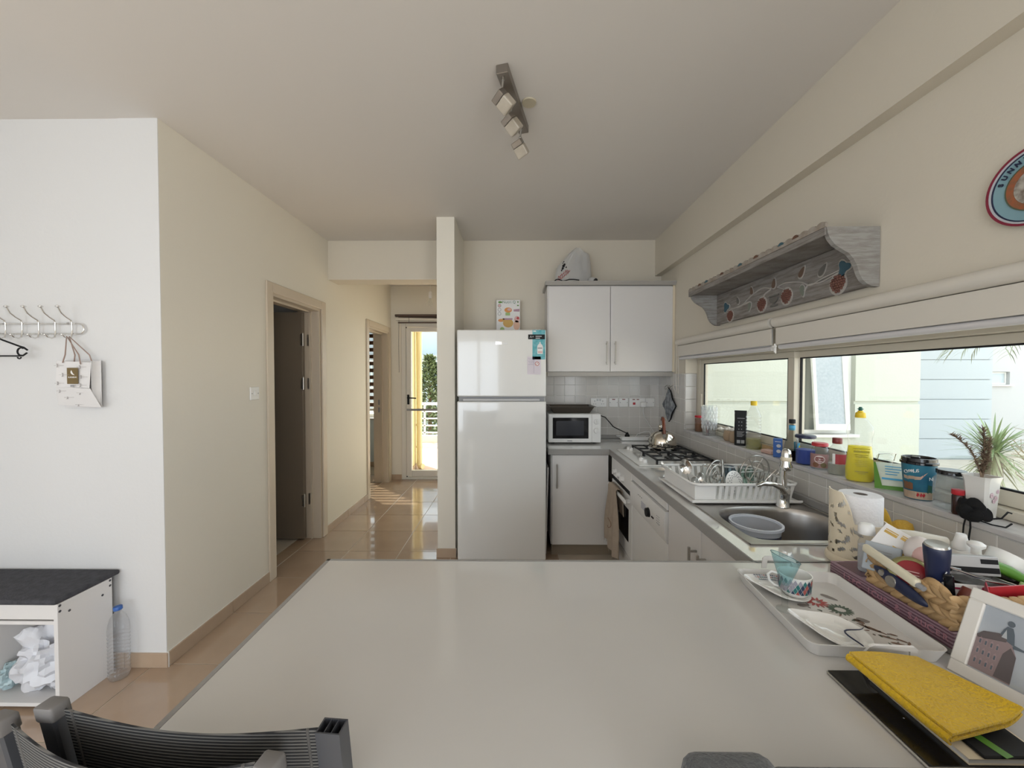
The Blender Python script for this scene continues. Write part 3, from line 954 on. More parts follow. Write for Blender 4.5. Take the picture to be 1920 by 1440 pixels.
obj('base', G().lathe([(.028, zt + .0005), (.028, zt + .006), (.024, zt + .010), (.024, zt + .05), (.027, zt + .075), (.022, zt + .09)], (TX, TY, 0), 20), CHROME, tp, 50)
g = G().cyl((TX, TY, zt + .09), (TX, TY, zt + .215), .0135, seg=16)
obj('column', g, CHROME, tp, 50)
hd = obj('spray_head', G().lathe([(.014, 0), (.023, .006), (.025, .02), (.019, .035), (.019, .075), (.016, .09), (.008, .097)], (TX, TY - .016, zt + .165), 18), CHROME, tp, 50)
obj('collar', G().lathe([(.0195, 0), (.0205, .002), (.0205, .016), (.0195, .018)], (TX, TY - .016, zt + .209), 18), CREAM, hd, 40, label='cream collar round the spray head')
arm = [Vector((TX - .005, TY - .01, zt + .07)), Vector((TX - .03, TY - .025, zt + .095)), Vector((TX - .07, TY - .035, zt + .112)), Vector((TX - .12, TY - .045, zt + .116)), Vector((TX - .15, TY - .05, zt + .108))]
obj('lever', G().tube(arm, .012, 10, rr=[.016, .014, .011, .010, .008]), CHROME, tp, 60)

# tub in the sink
tb = thing('plastic_tub', 'clear milky plastic tub standing in the sink bowl', 'tub', (1.0, 1.60, CZ - .167))
def tubm(z0, z1, f0, f1, th=.0025):
    g = G()
    pr = [(.078 * f0, z0), (.08 * f0, z0 + .003), (.092 * f1, z1), (.092 * f1 - th, z1), (.08 * f0 - th, z0 + .006), (.001, z0 + .006)]
    return g.lathe(pr, (1.0, 1.60, 0), 28)
obj('wall', tubm(CZ - .165, CZ - .030, .92, 1.0), FROST, tb, 50)
g = G().lathe([(.0905, CZ - .032), (.099, CZ - .032), (.099, CZ - .022), (.0905, CZ - .022), (.0905, CZ - .032)], (1.0, 1.60, 0), 28, caps=False)
obj('rim', g, mat('bluish white plastic', (.70, .73, .80), .3), tb, 50)
g = G()
for k in range(10):
    a0, a1 = R(-120 + k * 8), R(-120 + (k + 1) * 8)
    g.poly([(1.0 + .0868 * math.cos(a0), 1.60 + .0868 * math.sin(a0), CZ - .115), (1.0 + .0868 * math.cos(a1), 1.60 + .0868 * math.sin(a1), CZ - .115), (1.0 + .0905 * math.cos(a1), 1.60 + .0905 * math.sin(a1), CZ - .055), (1.0 + .0905 * math.cos(a0), 1.60 + .0905 * math.sin(a0), CZ - .055)])
obj('label', g, NAVY, tb)

# ---- microwave and what is round it
mw = thing('microwave', 'small white microwave oven on the worktop next to the fridge', 'microwave', (.508, 3.45, CZ))
mx0, mx1, my0, my1, mz0, mz1 = .283, .736, 3.315, 3.615, CZ + .012, 1.150
obj('housing', G().box(mx0, mx1, my0 + .018, my1, mz0, mz1, .005), WPLAS, mw)
g = G()
for xx in (mx0 + .05, mx1 - .05):
    for yy in (my0 + .05, my1 - .05): g.cyl((xx, yy, CZ + .0005), (xx, yy, mz0 + .002), .012, seg=10)
obj('foot', g, BLACK, mw)
d_ = obj('door', G().box(mx0 + .001, .655, my0, my0 + .0175, mz0 + .001, mz1 - .002, .004), WPLAS, mw)
obj('window', G().box(mx0 + .036, .628, my0 - .0016, my0 - .0002, mz0 + .035, mz1 - .032, .0006), BLACKG, d_)
obj('inner_window', G().box(mx0 + .066, .588, my0 - .0022, my0 - .0017, mz0 + .062, mz1 - .060), mat('dark mesh glass', (.035, .037, .045), .2), d_)
obj('badge', G().box(.445, .487, my0 - .0012, my0 - .0002, mz0 + .012, mz0 + .019, .0005), GREY, d_)
pnl = obj('panel', G().box(.656, mx1 - .001, my0, my0 + .0175, mz0 + .001, mz1 - .002, .004), WPLAS, mw)
for zz in (1.083, 1.005):
    k = G().cyl((.697, my0 - .0003, zz), (.697, my0 - .014, zz), .025, .021, 20).box(.694, .700, my0 - .022, my0 - .0135, zz - .020, zz + .020, .001)
    obj('knob', k, WPLAS, pnl, 40)
bt = thing('baking_tray', 'dark metal roasting tray lying on top of the microwave', 'tray', (.49, 3.44, mz1))
g = G()
def rr(cx, cy, a, b, z): return [g.b.verts.new((cx + sx * a, cy + sy * b, z)) for sx, sy in ((-1, -1), (1, -1), (1, 1), (-1, 1))]
q = [rr(.49, 3.46, .155, .10, mz1 + .002), rr(.49, 3.46, .19, .125, mz1 + .058), rr(.49, 3.46, .205, .14, mz1 + .060), rr(.49, 3.46, .205, .14, mz1 + .063), rr(.49, 3.46, .186, .121, mz1 + .061), rr(.49, 3.46, .152, .097, mz1 + .006)]
for a, b in zip(q, q[1:]): g.bridge(a, b)
g._f(q[0][::-1]); g._f(q[-1])
obj('pan', g, mat('dark bakeware', (.10, .085, .07), .35, .6), bt)

# sockets and switches in a row on the tiles
def plate(name, label, x0, x1, cat, fn):
    t_ = thing(name, label, cat, ((x0 + x1) / 2, YB - .014, 1.186))
    obj('plate', G().box(x0, x1, YB - .0235, YB - .0125, 1.187, 1.271, .003), WPLAS, t_)
    fn(t_, YB - .0238)
    return t_
def dsock(t_, y_):
    g = G()
    for cx in (.742, .817):
        g.box(cx - .003, cx + .003, y_ - .0006, y_, 1.236, 1.248).box(cx - .014, cx - .006, y_ - .0006, y_, 1.212, 1.217).box(cx + .006, cx + .014, y_ - .0006, y_, 1.212, 1.217)
    obj('pin_slot', g, GREY, t_)
    g = G()
    for cx in (.768, .793): g.box(cx - .008, cx + .008, y_ - .004, y_ - .0002, 1.244, 1.262, .001)
    obj('rocker', g, LGREY, t_)
plate('double_socket', 'white double power socket, closest to the microwave in the row on the tiles', .704, .855, 'socket', dsock)
def fsw(cx):
    def f(t_, y_):
        obj('rocker', G().box(cx - .016, cx + .016, y_ - .003, y_ - .0002, 1.207, 1.238, .001), WPLAS, t_)
        obj('indicator', G().box(cx - .014, cx + .014, y_ - .001, y_ - .0002, 1.254, 1.262), DRED, t_)
        g = G()
        for s in (-1, 1): g.cyl((cx + s * .033, y_ - .0008, 1.229), (cx + s * .033, y_, 1.229), .004, seg=8)
        obj('screw', g, GREY, t_)
    return f
plate('fused_switch', 'white fused wall switch directly next to the double socket', .877, .962, 'switch', fsw(.9195))
plate('fused_switch', 'white fused wall switch next to the cooker switch', .972, 1.056, 'switch', fsw(1.014))
def cook(t_, y_):
    obj('red_rocker', G().box(1.100, 1.122, y_ - .005, y_ - .0002, 1.208, 1.230, .001), RED, t_, label='red rocker')
    g = G()
    for cx in (1.108, 1.146): g.box(cx - .012, cx + .012, y_ - .001, y_ - .0002, 1.253, 1.261)
    obj('indicator', g, DRED, t_)
plate('cooker_switch', 'white cooker switch with a red rocker and a plugged socket', 1.066, 1.217, 'switch', cook)
def blank(t_, y_):
    g = G()
    for s in (-1, 1): g.cyl((1.262 + s * .03, y_ - .0008, 1.229), (1.262 + s * .03, y_, 1.229), .004, seg=8)
    obj('screw', g, GREY, t_)
plate('blank_plate', 'blank white wall plate at the end of the socket row', 1.219, 1.305, 'plate', blank)
pg = thing('plug', 'white plug and cable in the cooker switch socket', 'plug', (1.188, YB - .04, 1.19))
obj('body', G().box(1.163, 1.213, YB - .068, YB - .0245, 1.186, 1.236, .010, seg=2), WPLAS, pg, 40)
cabl = [(1.188, YB - .05, 1.186), (1.19, YB - .045, 1.14), (1.21, YB - .04, 1.08), (1.25, YB - .04, 1.02), (1.285, YB - .05, .96), (1.29, YB - .07, CZ + .006)]
obj('cable', G().tube(cabl, .0035, 6), WPLAS, pg, 60)
es = thing('extension_lead', 'white power strip lying on the worktop behind the hob', 'extension lead', (1.06, 3.50, CZ))
obj('tray', G().box(.955, 1.20, 3.47, 3.535, CZ + .0008, CZ + .034, .012, seg=2), WPLAS, es, 40)
obj('rim', G().tube([(.93, 3.46, CZ + .037), (1.215, 3.46, CZ + .037), (1.225, 3.545, CZ + .037), (.925, 3.545, CZ + .037)], .004, 6, closed=True), WPLAS, es)
obj('cable', G().tube([(1.205, 3.50, CZ + .02), (1.235, 3.52, CZ + .05), (1.23, 3.54, CZ + .075), (1.19, 3.56, CZ + .07), (1.13, 3.57, CZ + .05), (1.1, 3.575, CZ + .006)], .0035, 6), WPLAS, es, 60)
cd = thing('power_cable', 'black microwave cable with its plug in the white power strip', 'cable', (1.0, 3.5, CZ + .036))
obj('cable', G().tube([(.738, 3.56, 1.115), (.78, 3.57, 1.112), (.83, 3.575, 1.095), (.87, 3.57, 1.05), (.90, 3.55, 1.01), (.95, 3.53, .985), (.995, 3.51, .965), (1.012, 3.503, .955)], .0045, 6), BLACK, cd, 60)
obj('plug', G().lathe([(.022, 0), (.022, .012), (.012, .03), (.008, .04)], (1.015, 3.502, CZ + .0345), 12), BLACK, cd, 50)

# pot holder on hooks
hk = thing('hook_rail', 'small metal double hook on the tiled wall over the kettle', 'hook', (XT - .01, 3.35, 1.38))
g = G()
for yy in (3.30, 3.36, 3.42):
    g.tube([(XT - .001, yy, 1.397), (XT - .02, yy, 1.385), (XT - .028, yy, 1.372), (XT - .022, yy, 1.360), (XT - .010, yy, 1.364)], .0025, 6)
obj('wire', g, STEEL, hk, 60)
ph = thing('pot_holder', 'dark patterned quilted pot holder hanging by the window', 'pot holder', (XT - .02, 3.35, 1.10))
def quilt(u, v):
    a, b = u - .5, v - .5
    edge = max(abs(a), abs(b)) * 2
    s = .185
    yy, zz = (a - b) * s / 1.414 * 1.0, (a + b) * s / 1.414
    return Vector((XT - .012 - .012 * (1 - edge ** 4) - .004 * math.sin(yy * 60), 3.35 + yy, 1.225 + zz * 1.08))
PH = mat('quilted pot holder', (.13, .14, .16), .85, noise_=(28, 1.0, (.34, .36, .38)), bump=(60, .4))
obj('pad', G().surf(quilt, 12, 12, .006), PH, ph, 60)
rim = [quilt(t, 0) for t in [i / 8 for i in range(8)]] + [quilt(1, t) for t in [i / 8 for i in range(8)]] + [quilt(1 - t, 1) for t in [i / 8 for i in range(8)]] + [quilt(0, 1 - t) for t in [i / 8 for i in range(8)]]
obj('binding', G().tube(rim, .006, 8, closed=True), BLACK, ph, 60)
obj('loop', G().tube([(XT - .014, 3.352, 1.36), (XT - .019, 3.35, 1.374), (XT - .017, 3.354, 1.38), (XT - .012, 3.348, 1.36)], .003, 6), BLACK, ph, 60)

# bag on the wall cabinet
bg_ = thing('carrier_bag', 'white plastic carrier bag with red writing, on top of the wall cabinet', 'bag', (.53, 3.46, 2.285))
OL = [(0, .356, .664), (.25, .352, .672), (.45, .362, .668), (.62, .405, .660), (.85, .468, .650), (1, .528, .606)]
def bag_w(t):
    for (a, l0, r0), (b, l1, r1) in zip(OL, OL[1:]):
        if t <= b:
            k = (t - a) / (b - a)
            return l0 + (l1 - l0) * k, r0 + (r1 - r0) * k
    return OL[-1][1:]
def bagf(u, v):
    a = 2 * math.pi * u
    l0, r0 = bag_w(v)
    c, s = math.cos(a), math.sin(a)
    c2, s2 = math.copysign(abs(c) ** .8, c), math.copysign(abs(s) ** .7, s)
    n = noise.noise(Vector((c * 2.6, s * 2.6, v * 2.2))) * .020 + .006 * math.sin(9 * a + 5 * v)
    dpt = .092 * (1 - v * .72)
    zz = 2.287 + .325 * v - (.035 * max(0, c2) if v > .8 else 0) * (v - .8) / .2
    return ((l0 + r0) / 2 + c2 * (r0 - l0) / 2 + n * .3, 3.455 + s2 * (dpt + n), zz)
def bag_front(x, z):
    """depth of the bag's front at x, z"""
    v = (z - 2.287) / .325
    best = min((bagf(i / 120, v) for i in range(60, 121)), key=lambda p: abs(p[0] - x))
    return best[1] - .0015
obj('sack', G().surf(lambda u, v: bagf(u, v), 40, 16, 0), clear('milky carrier plastic', (.80, .79, .77), body=.55, rough=.3), bg_, 70)
obj('appliance', G().lathe([(.072, 0), (.074, .02), (.068, .20), (.05, .25), (.02, .255)], (.575, 3.47, 2.288), 20, sy=.6), mat('slate grey plastic', (.16, .17, .18), .5), bg_, 50)
g = G()
for k, (dx, dz) in enumerate(((0, 0), (.018, .010), (.036, .022), (.054, .036), (.072, .052), (.086, .070), (.004, .026), (.026, .040), (.046, .056), (.064, .072))):
    px_, pz_ = .378 + dx, 2.322 + dz
    P = [(px_ - .008, pz_ - .010), (px_ - .004, pz_ + .010), (px_ + .004, pz_ - .006), (px_ + .010, pz_ + .012)]
    g.tube([(x_, bag_front(x_, z_), z_) for x_, z_ in P], .0032, 5)
obj('red_writing', g, mat('faded red print', (.42, .10, .09), .6), bg_, label='red script printed on the bag')
g = G()
for dx, dz, r_ in ((0, 0, .013), (.006, .022, .015), (.016, .036, .011), (-.008, -.016, .009), (.004, .052, .006), (.012, .066, .006), (.03, .012, .008)):
    x_, z_ = .412 + dx, 2.418 + dz
    g.sph((x_, bag_front(x_, z_), z_), (r_ * .8, .003, r_), 10, 6)
obj('black_print', g, BLACK, bg_, label='black emblem printed on the bag')
g = G()
def knot(u, v):
    a, b = 2 * math.pi * u, math.pi * (v - .5)
    n = .006 * noise.noise(Vector((math.cos(a) * 3, math.sin(a) * 3, b * 3)))
    return (.668 + (.042 + n) * math.cos(b) * math.cos(a), 3.375 + (.03 + n) * math.cos(b) * math.sin(a), 2.312 + (.026 + n) * math.sin(b))
obj('bag_tail', g.surf(knot, 16, 8), MATS['milky carrier plastic'], bg_, 60)
single('cap', G().cyl((.688, 3.345, 2.300), (.688, 3.325, 2.300), .016, seg=16).cyl((.688, 3.3255, 2.300), (.688, 3.322, 2.300), .011, seg=16), BLACK, 'round black rubber stopper beside the carrier bag', 'stopper', smooth=40)
single('cable', G().tube([(.33, 3.315, 2.2895), (.345, 3.315, 2.302), (.365, 3.318, 2.308), (.385, 3.316, 2.299), (.405, 3.315, 2.2905), (.43, 3.315, 2.296), (.46, 3.318, 2.306), (.50, 3.32, 2.306), (.545, 3.33, 2.302)], .0042, 7), BLACK, 'black cable trailing along the cabinet cornice', 'cable', smooth=60)
# ================================================================ DISH RACK AND ITS LOAD
RK = thing('dish_rack', 'white plastic dish drying rack on the sink drainer', 'dish rack', (1.04, 1.94, CZ + .008))
rx0, rx1, ry0, ry1, rz = .812, 1.285, 1.752, 2.135, CZ + .009
obj('drip_tray', G().box(rx0 - .012, rx1 + .012, ry0 - .012, ry1 + .012, rz, rz + .007, .003).box(rx0 - .014, rx1 + .014, ry0 - .014, ry0 - .009, rz + .004, rz + .014, .002).box(rx0 - .014, rx0 - .009, ry0 - .014, ry1 + .014, rz + .004, rz + .014, .002), WPLAS, RK)
fz = .012                      # the walls flare outward
RT = rz + .083
g = G()
g.box(rx0 + .012, rx1 - .012, ry0 + .012, ry1 - .012, rz + .0075, rz + .012)
obj('base', g, WPLAS, RK)
rimp = [(rx0 - .004, ry0 + .02), (rx0 + .02, ry0 - .004), (rx1 - .02, ry0 - .004), (rx1 + .004, ry0 + .02), (rx1 + .004, ry1 - .02), (rx1 - .02, ry1 + .004), (rx0 + .02, ry1 + .004), (rx0 - .004, ry1 - .02)]
obj('rim', G().tube([(x, y, RT) for x, y in rimp], .0065, 8, closed=True), WPLAS, RK, 60)
bm_ = None
def bars(p0, p1, n, q0, q1, wdt):
    for k in range(n):
        t = (k + .5) / n
        a = Vector(p0).lerp(Vector(p1), t); b = Vector(q0).lerp(Vector(q1), t)
        d = (Vector(p1) - Vector(p0)).normalized() * wdt / 2
        nrm = Vector((0, 0, 1)).cross(d).normalized() * .0015
        g = G()
        lo = [g.b.verts.new(a + s * d + m_ * nrm) for s, m_ in ((-1, -1), (1, -1), (1, 1), (-1, 1))]
        hi = [g.b.verts.new(b + s * d + m_ * nrm) for s, m_ in ((-1, -1), (1, -1), (1, 1), (-1, 1))]
        g.bridge(lo, hi); g._f(lo[::-1]); g._f(hi)
        obj('bar', g, WPLAS, RK)
bars((rx0 + .11, ry0 + .012, rz + .01), (rx1 - .02, ry0 + .012, rz + .01), 13, (rx0 + .11, ry0 - .002, RT - .004), (rx1 - .01, ry0 - .002, RT - .004), .014)
bars((rx0 + .02, ry1 - .012, rz + .01), (rx1 - .02, ry1 - .012, rz + .01), 13, (rx0 + .01, ry1 + .002, RT - .004), (rx1 - .01, ry1 + .002, RT - .004), .016)
bars((rx1 - .012, ry0 + .02, rz + .01), (rx1 - .012, ry1 - .02, rz + .01), 11, (rx1 + .002, ry0 + .02, RT - .004), (rx1 + .002, ry1 - .02, RT - .004), .016)
g = G()
g.box(rx0 + .010, rx0 + .105, ry0 + .0105, ry0 + .0135, rz + .01, RT - .004)
g.box(rx0 + .0105, rx0 + .0135, ry0 + .0135, ry1 - .0135, rz + .01, RT - .004)
g.box(rx0 + .105, rx0 + .108, ry0 + .0135, ry1 - .0135, rz + .01, RT - .018).box(rx0 + .0135, rx0 + .105, 1.88, 1.883, rz + .01, RT - .02)
obj('cutlery_bin', g, WPLAS, RK)
for k in range(10):
    xx = rx0 + .135 + k * .033
    g = G().box(xx - .0025, xx + .0025, ry0 + .06, ry0 + .075, rz + .0125, rz + .065, .001).box(xx - .0025, xx + .0025, ry0 + .19, ry0 + .205, rz + .0125, rz + .065, .001)
    obj('plate_prong', g, WPLAS, RK)

def spoon(name, label, p, top, r_, cat='spoon'):
    p, top = Vector(p), Vector(top)
    t_ = thing(name, label, cat, p)
    d = (top - p).normalized()
    obj('handle', G().tube([p, p.lerp(top, .5), top], .003, 8), STEEL, t_, 60)
    yv = Vector((.35, .93, 0)); yv = (yv - d * yv.dot(d)).normalized(); xv = yv.cross(d)
    M = Matrix(((xv.x, yv.x, d.x, 0), (xv.y, yv.y, d.y, 0), (xv.z, yv.z, d.z, 0), (0, 0, 0, 1)))
    M = Matrix.Translation(top + d * r_ * .9) @ M
    g = G()
    def sp_(u, v):
        a = 2 * math.pi * u
        rr_ = v
        return (math.cos(a) * r_ * .75 * rr_, .35 * r_ * (1 - rr_ ** 2), math.sin(a) * r_ * 1.05 * rr_)
    g.surf(sp_, 20, 6, .0014).xf(M)
    obj('bowl', g, CHROME, t_, 60)
spoon('ladle', 'tall steel serving spoon upright in the dish rack bin', (.845, 1.842, rz + .014), (.826, 1.85, rz + .108), .036)
spoon('spoon', 'lower steel spoon facing the drainer in the dish rack bin', (.850, 1.80, rz + .014), (.842, 1.80, rz + .066), .021)
spoon('spoon', 'darker steel spoon nearest the wire trivets in the rack bin', (.885, 1.83, rz + .014), (.880, 1.828, rz + .078), .022)

def wirerack(name, label, cx, cy, n, r_, tilt, lean):
    t_ = thing(name, label, 'trivet', (cx, cy, rz + .013))
    M = T(cx, cy, rz + .013 + r_ + .004) @ RZ(lean) @ RX(tilt)
    g = G()
    for k in range(n):
        q = r_ * (1 - k * .36)
        g.tube([M @ Vector((q * math.cos(a), 0, q * math.sin(a))) for a in [2 * math.pi * i / 28 for i in range(28)]], .0036, 6, closed=True)
    for a in (0, 60, 120):
        c, s = math.cos(R(a)), math.sin(R(a))
        g.tube([M @ Vector((-r_ * c, 0, -r_ * s)), M @ Vector((r_ * c, 0, r_ * s))], .0026, 6)
    obj('wire', g, STEEL, t_, 60)
wirerack('trivet', 'round chrome wire trivet leaning low behind the spoons', .985, 1.90, 3, .072, 4, 30)
wirerack('trivet', 'round chrome wire trivet beside the patterned saucer', 1.045, 1.935, 2, .068, -6, 60)
wirerack('trivet', 'large round chrome wire trivet standing highest at the tap end of the rack', 1.195, 1.925, 2, .082, 5, 10)
# lace saucer standing on edge
t_ = thing('saucer', 'white lace patterned saucer on edge in the dish rack', 'saucer', (1.055, 1.855, rz + .013))
M = T(1.055, 1.855, rz + .067) @ RZ(20) @ RX(80)
g = G().lathe([(.001, .004), (.025, .004), (.052, -.004), (.053, -.002), (.025, .006), (.001, .006)], seg=28).xf(M)
obj('dish', g, WHITEG, t_, 40)
g = G()
for k in range(14):
    for r_ in (.026, .034, .043):
        a = 2 * math.pi * (k + (.5 if r_ == .034 else 0)) / 14
        zz = .0062 - (r_ - .025) * .29
        g.prism([(r_ * math.cos(a) + .003 * math.cos(b), r_ * math.sin(a) + .003 * math.sin(b)) for b in [2 * math.pi * i / 6 for i in range(6)]], 'z', zz + .0004, zz + .0009)
g.xf(M)
obj('lace_print', g, GREY, t_)
for (cx, cy, lab, tint) in ((1.02, 2.03, 'clear cut glass tumbler upside down at the hob end of the rack', (.93, .94, .93)), (1.115, 2.02, 'smoky blue tumbler upside down in the dish rack', (.55, .64, .70)), (1.19, 1.99, 'pale green bubbled tumbler beside the tallest trivet', (.72, .84, .80))):
    t_ = thing('tumbler', lab, 'glass', (cx, cy, rz + .013))
    g = G().lathe([(.036, rz + .0132), (.036, rz + .04), (.033, rz + .09), (.031, rz + .102), (.026, rz + .105), (.001, rz + .105)], (cx, cy, 0), 24, caps=False)
    obj('glass', g, clear('tumbler tint', tint, body=.06), t_, 50)
    g = G()
    for k in range(12):
        a = 2 * math.pi * k / 12
        g.tube([(cx + .0368 * math.cos(a), cy + .0368 * math.sin(a), rz + .02), (cx + .0355 * math.cos(a + .2), cy + .0355 * math.sin(a + .2), rz + .055), (cx + .0335 * math.cos(a), cy + .0335 * math.sin(a), rz + .09)], .0022, 5)
    obj('relief', g, MATS['tumbler tint'] if tint[0] < .9 else CLEAR, t_, 60)
    obj('base_rim', G().lathe([(.031, rz + .1025), (.0325, rz + .104), (.029, rz + .1065)], (cx, cy, 0), 24, caps=False), CHROME if tint[0] > .9 else LGREY, t_)
g = G().tube([(1.255, 1.885, rz + .10), (1.275, 1.885, rz + .118), (1.285, 1.885, rz + .112), (1.284, 1.885, rz + .10), (1.272, 1.885, rz + .094)], .003, 6)
g.tube([(1.255, 1.885, rz + .10), (1.23, 1.89, rz + .07), (1.21, 1.9, rz + .0135)], .003, 6)
single('whisk_hook', g, CHROME, 'curled chrome hanger end of a utensil sticking out by the window wall', 'utensil', smooth=60)

# ================================================================ WINDOW SILL
SZ = WZ0 + .0075
def at(name, label, cat, x, y, group=None): return thing(name, label, cat, (x, y, SZ), group)
def lat(name, prof, x, y, m, par, seg=22, smooth=45, **k):
    return obj(name, G().lathe([(r_ * RSC, SZ + z_) for r_, z_ in prof], (x, y, 0), seg, **k), m, par, smooth)
def patch(x, y, r_, a0, a1, z0, z1, n=8):
    """strip of paper curved round a jar"""
    g = G()
    r_ *= RSC
    pts = [(x + r_ * math.cos(R(a0 + (a1 - a0) * i / n)), y + r_ * math.sin(R(a0 + (a1 - a0) * i / n))) for i in range(n + 1)]
    for p, q in zip(pts, pts[1:]):
        g.poly([(*p, SZ + z0), (*q, SZ + z0), (*q, SZ + z1), (*p, SZ + z1)])
    return g
RSC = 1.0              # girth of the object being built
VIEW = -132           # bearing of the side of a sill object that looks towards the room

RSC = 0.95
x, y = 1.395, 2.94
t_ = at('jar', 'jar with a red lid and brown spice at the hob end of the sill', 'jar', x, y)
lat('glass', [(.026, .0005), (.029, .004), (.029, .095), (.027, .108)], x, y, CLEAR, t_)
lat('contents', [(.0265, .004), (.0275, .006), (.0275, .062), (.001, .064)], x, y, BROWN, t_)
obj('inside_film', patch(x, y, .0278, 0, 360, .064, .100, 20), clear('brown film', (.62, .42, .34), body=.25), t_, 60)
lat('lid', [(.029, .1085), (.0295, .110), (.0295, .121), (.027, .123), (.001, .123)], x, y, RED, t_)
single('bottle', G().lathe([(.009, SZ + .001), (.010, SZ + .004), (.010, SZ + .06), (.006, SZ + .07), (.006, SZ + .085)], (1.425, 2.865, 0), 14).lathe([(.0075, SZ + .0855), (.0075, SZ + .10)], (1.425, 2.865, 0), 12), DRED, 'tiny dark red bottle between the red lidded jar and the cut glass vase', 'bottle', smooth=50)
x, y = 1.388, 2.765
t_ = at('vase', 'large cut glass vase on the sill', 'vase', x, y)
VASE = clear('cut crystal', (.95, .965, .97), body=.05, refl=1.4)
FACET = clear('cut facet', (.93, .94, .95), body=.42, refl=1.5)
lat('glass', [(.044, .0005), (.046, .005), (.050, .215), (.047, .215), (.042, .012), (.001, .010)], x, y, VASE, t_, 28)
g = G()
for k in range(14):
    for q in range(6):
        a = 2 * math.pi * (k + (q % 2) * .5) / 14
        zc = .06 + q * .026
        rr_ = .0462 + .004 * zc / .215
        c, s = math.cos(a), math.sin(a)
        ctr = Vector((x + rr_ * c, y + rr_ * s, SZ + zc))
        tng = Vector((-s, c, 0))
        tip = ctr + Vector((c, s, 0)) * .005
        pts = [ctr + tng * .0095, ctr + Vector((0, 0, .021)), ctr - tng * .0095, ctr - Vector((0, 0, .021))]
        vs = [g.b.verts.new(p) for p in pts]; vt = g.b.verts.new(tip)
        for i in range(4): g._f([vs[i], vs[(i + 1) % 4], vt])
obj('cut_facets', g, FACET, t_)
SHELL = mat('shell white', (.75, .70, .62), .5, bump=(80, .3))
for (x, y, r_, h_, m_, lab) in ((1.39, 2.615, .026, .068, CLEAR, 'smallest clear shell topped jar next to the cut glass vase'), (1.395, 2.53, .031, .078, None, 'middle of the shell topped brown jars on the sill'), (1.395, 2.455, .036, .084, None, 'largest shell topped brown jar, tucked behind the black pouch')):
    t_ = at('shell_jar', lab, 'jar', x, y, 'shell topped jars on the sill')
    JB = m_ or MATS.get('brown jar glass') or clear('brown jar glass', (.60, .46, .32), body=.55)
    lat('jar', [(r_ * .7, .0005), (r_ * .95, h_ * .12), (r_, h_ * .45), (r_ * .9, h_ * .75), (r_ * .7, h_ * .88)], x, y, JB, t_)
    g = G()
    for k in range(7):
        a = 2 * math.pi * k / 7
        g.sph((x + r_ * .5 * math.cos(a), y + r_ * .5 * math.sin(a), SZ + h_ * .97), (r_ * .34, r_ * .34, r_ * .28), 8, 6)
    g.sph((x, y, SZ + h_ * 1.03), r_ * .42, 8, 6)
    obj('shell_lid', g, SHELL, t_, 50)
x, y = 1.378, 2.365
t_ = at('pouch', 'tall matt black pouch with white print on the sill', 'pouch', x, y)
def pou(u, v):
    a = 2 * math.pi * u
    w_ = .036
    d_ = .022 * (1 - v) ** .6 + .003
    c, s = math.cos(a), math.sin(a)
    return Vector((math.copysign(abs(c) ** .5, c) * w_ + .002 * noise.noise(Vector((u * 9, v * 7, 1))), math.copysign(abs(s) ** .6, s) * d_, .001 + .212 * v))
MP = T(x, y, SZ) @ RZ(-24) @ Matrix.Diagonal((.9, .9, 1, 1))
obj('bag', G().surf(pou, 28, 12).xf(MP), BLACK, t_, 50)
obj('seam', G().box(-.0365, .0365, -.004, .004, .195, .199).xf(MP), LGREY, t_, label='silver tear line')
g = G()
for k in range(3):
    for q in range(2): g.box(-.012 + q * .016 - .0025, -.012 + q * .016 + .0025, -.0262 + .002 * k, -.0252 + .002 * k, .142 - k * .022, .147 - k * .022)
g.box(-.022, .022, -.019, -.018, .165, .168)
for k in range(6): g.box(-.024, .02 - (k % 3) * .006, -.0268, -.0255, .085 - k * .006, .087 - k * .006)
for q in range(2): g.box(-.024 + q * .025, -.004 + q * .025, -.0275, -.0262, .015, .035)
obj('print', g.xf(MP), GREY, t_)
RSC = 0.95
x, y = 1.39, 2.255
t_ = at('oil_bottle', 'clear ribbed oil bottle with a yellow cap', 'bottle', x, y)
pr = [(.038, .0005), (.041, .006), (.041, .072)]
for k in range(6): pr += [(.041, .078 + k * .018), (.0375, .082 + k * .018), (.0375, .087 + k * .018), (.041, .091 + k * .018)]
pr += [(.040, .19), (.032, .215), (.018, .240), (.0155, .252)]
lat('bottle', pr, x, y, CLEARP, t_, 24, 60)
lat('oil', [(.039, .002), (.0395, .006), (.0395, .058), (.001, .058)], x, y, clear('pale oil', (.80, .78, .45), body=.12), t_)
lat('cap', [(.0175, .2525), (.0175, .276), (.016, .278), (.001, .278)], x, y, YELLOW, t_, 20, 40)
single('soap_box', G().box(1.362, 1.412, 2.075, 2.145, SZ + .0005, SZ + .020, .004).xf(T(1.39, 2.11, 0) @ RZ(8) @ T(-1.39, -2.11, 0)), mat('dusty pink', (.55, .36, .30), .6), 'small dusty pink box lying flat on the sill', 'box')
single('frame_reflection', G().box(1.418, 1.436, 2.10, 2.22, SZ + .0005, SZ + .030, .002), TAN, 'tan strip standing in for the window frame reflection behind the pink box', 'card')  # solid tan strip painted as the reflection of the window frame
x, y = 1.372, 2.02
t_ = at('packet', 'small blue packet standing beside the soy sauce bottle', 'packet', x, y)
MP = T(x, y, SZ) @ RZ(-35)
obj('carton', G().box(-.020, .020, -.013, .013, .0005, .098, .002).xf(MP), BLUE, t_)
g = G()
for zc in (.032, .06): g.prism([(.004 + .010 * math.cos(a), zc + .009 * math.sin(a)) for a in [i * .63 for i in range(10)]], 'y', -.0138, -.0132)
g.box(-.012, .014, -.0138, -.0132, .080, .083)
obj('print', g.xf(MP), LGREY, t_)
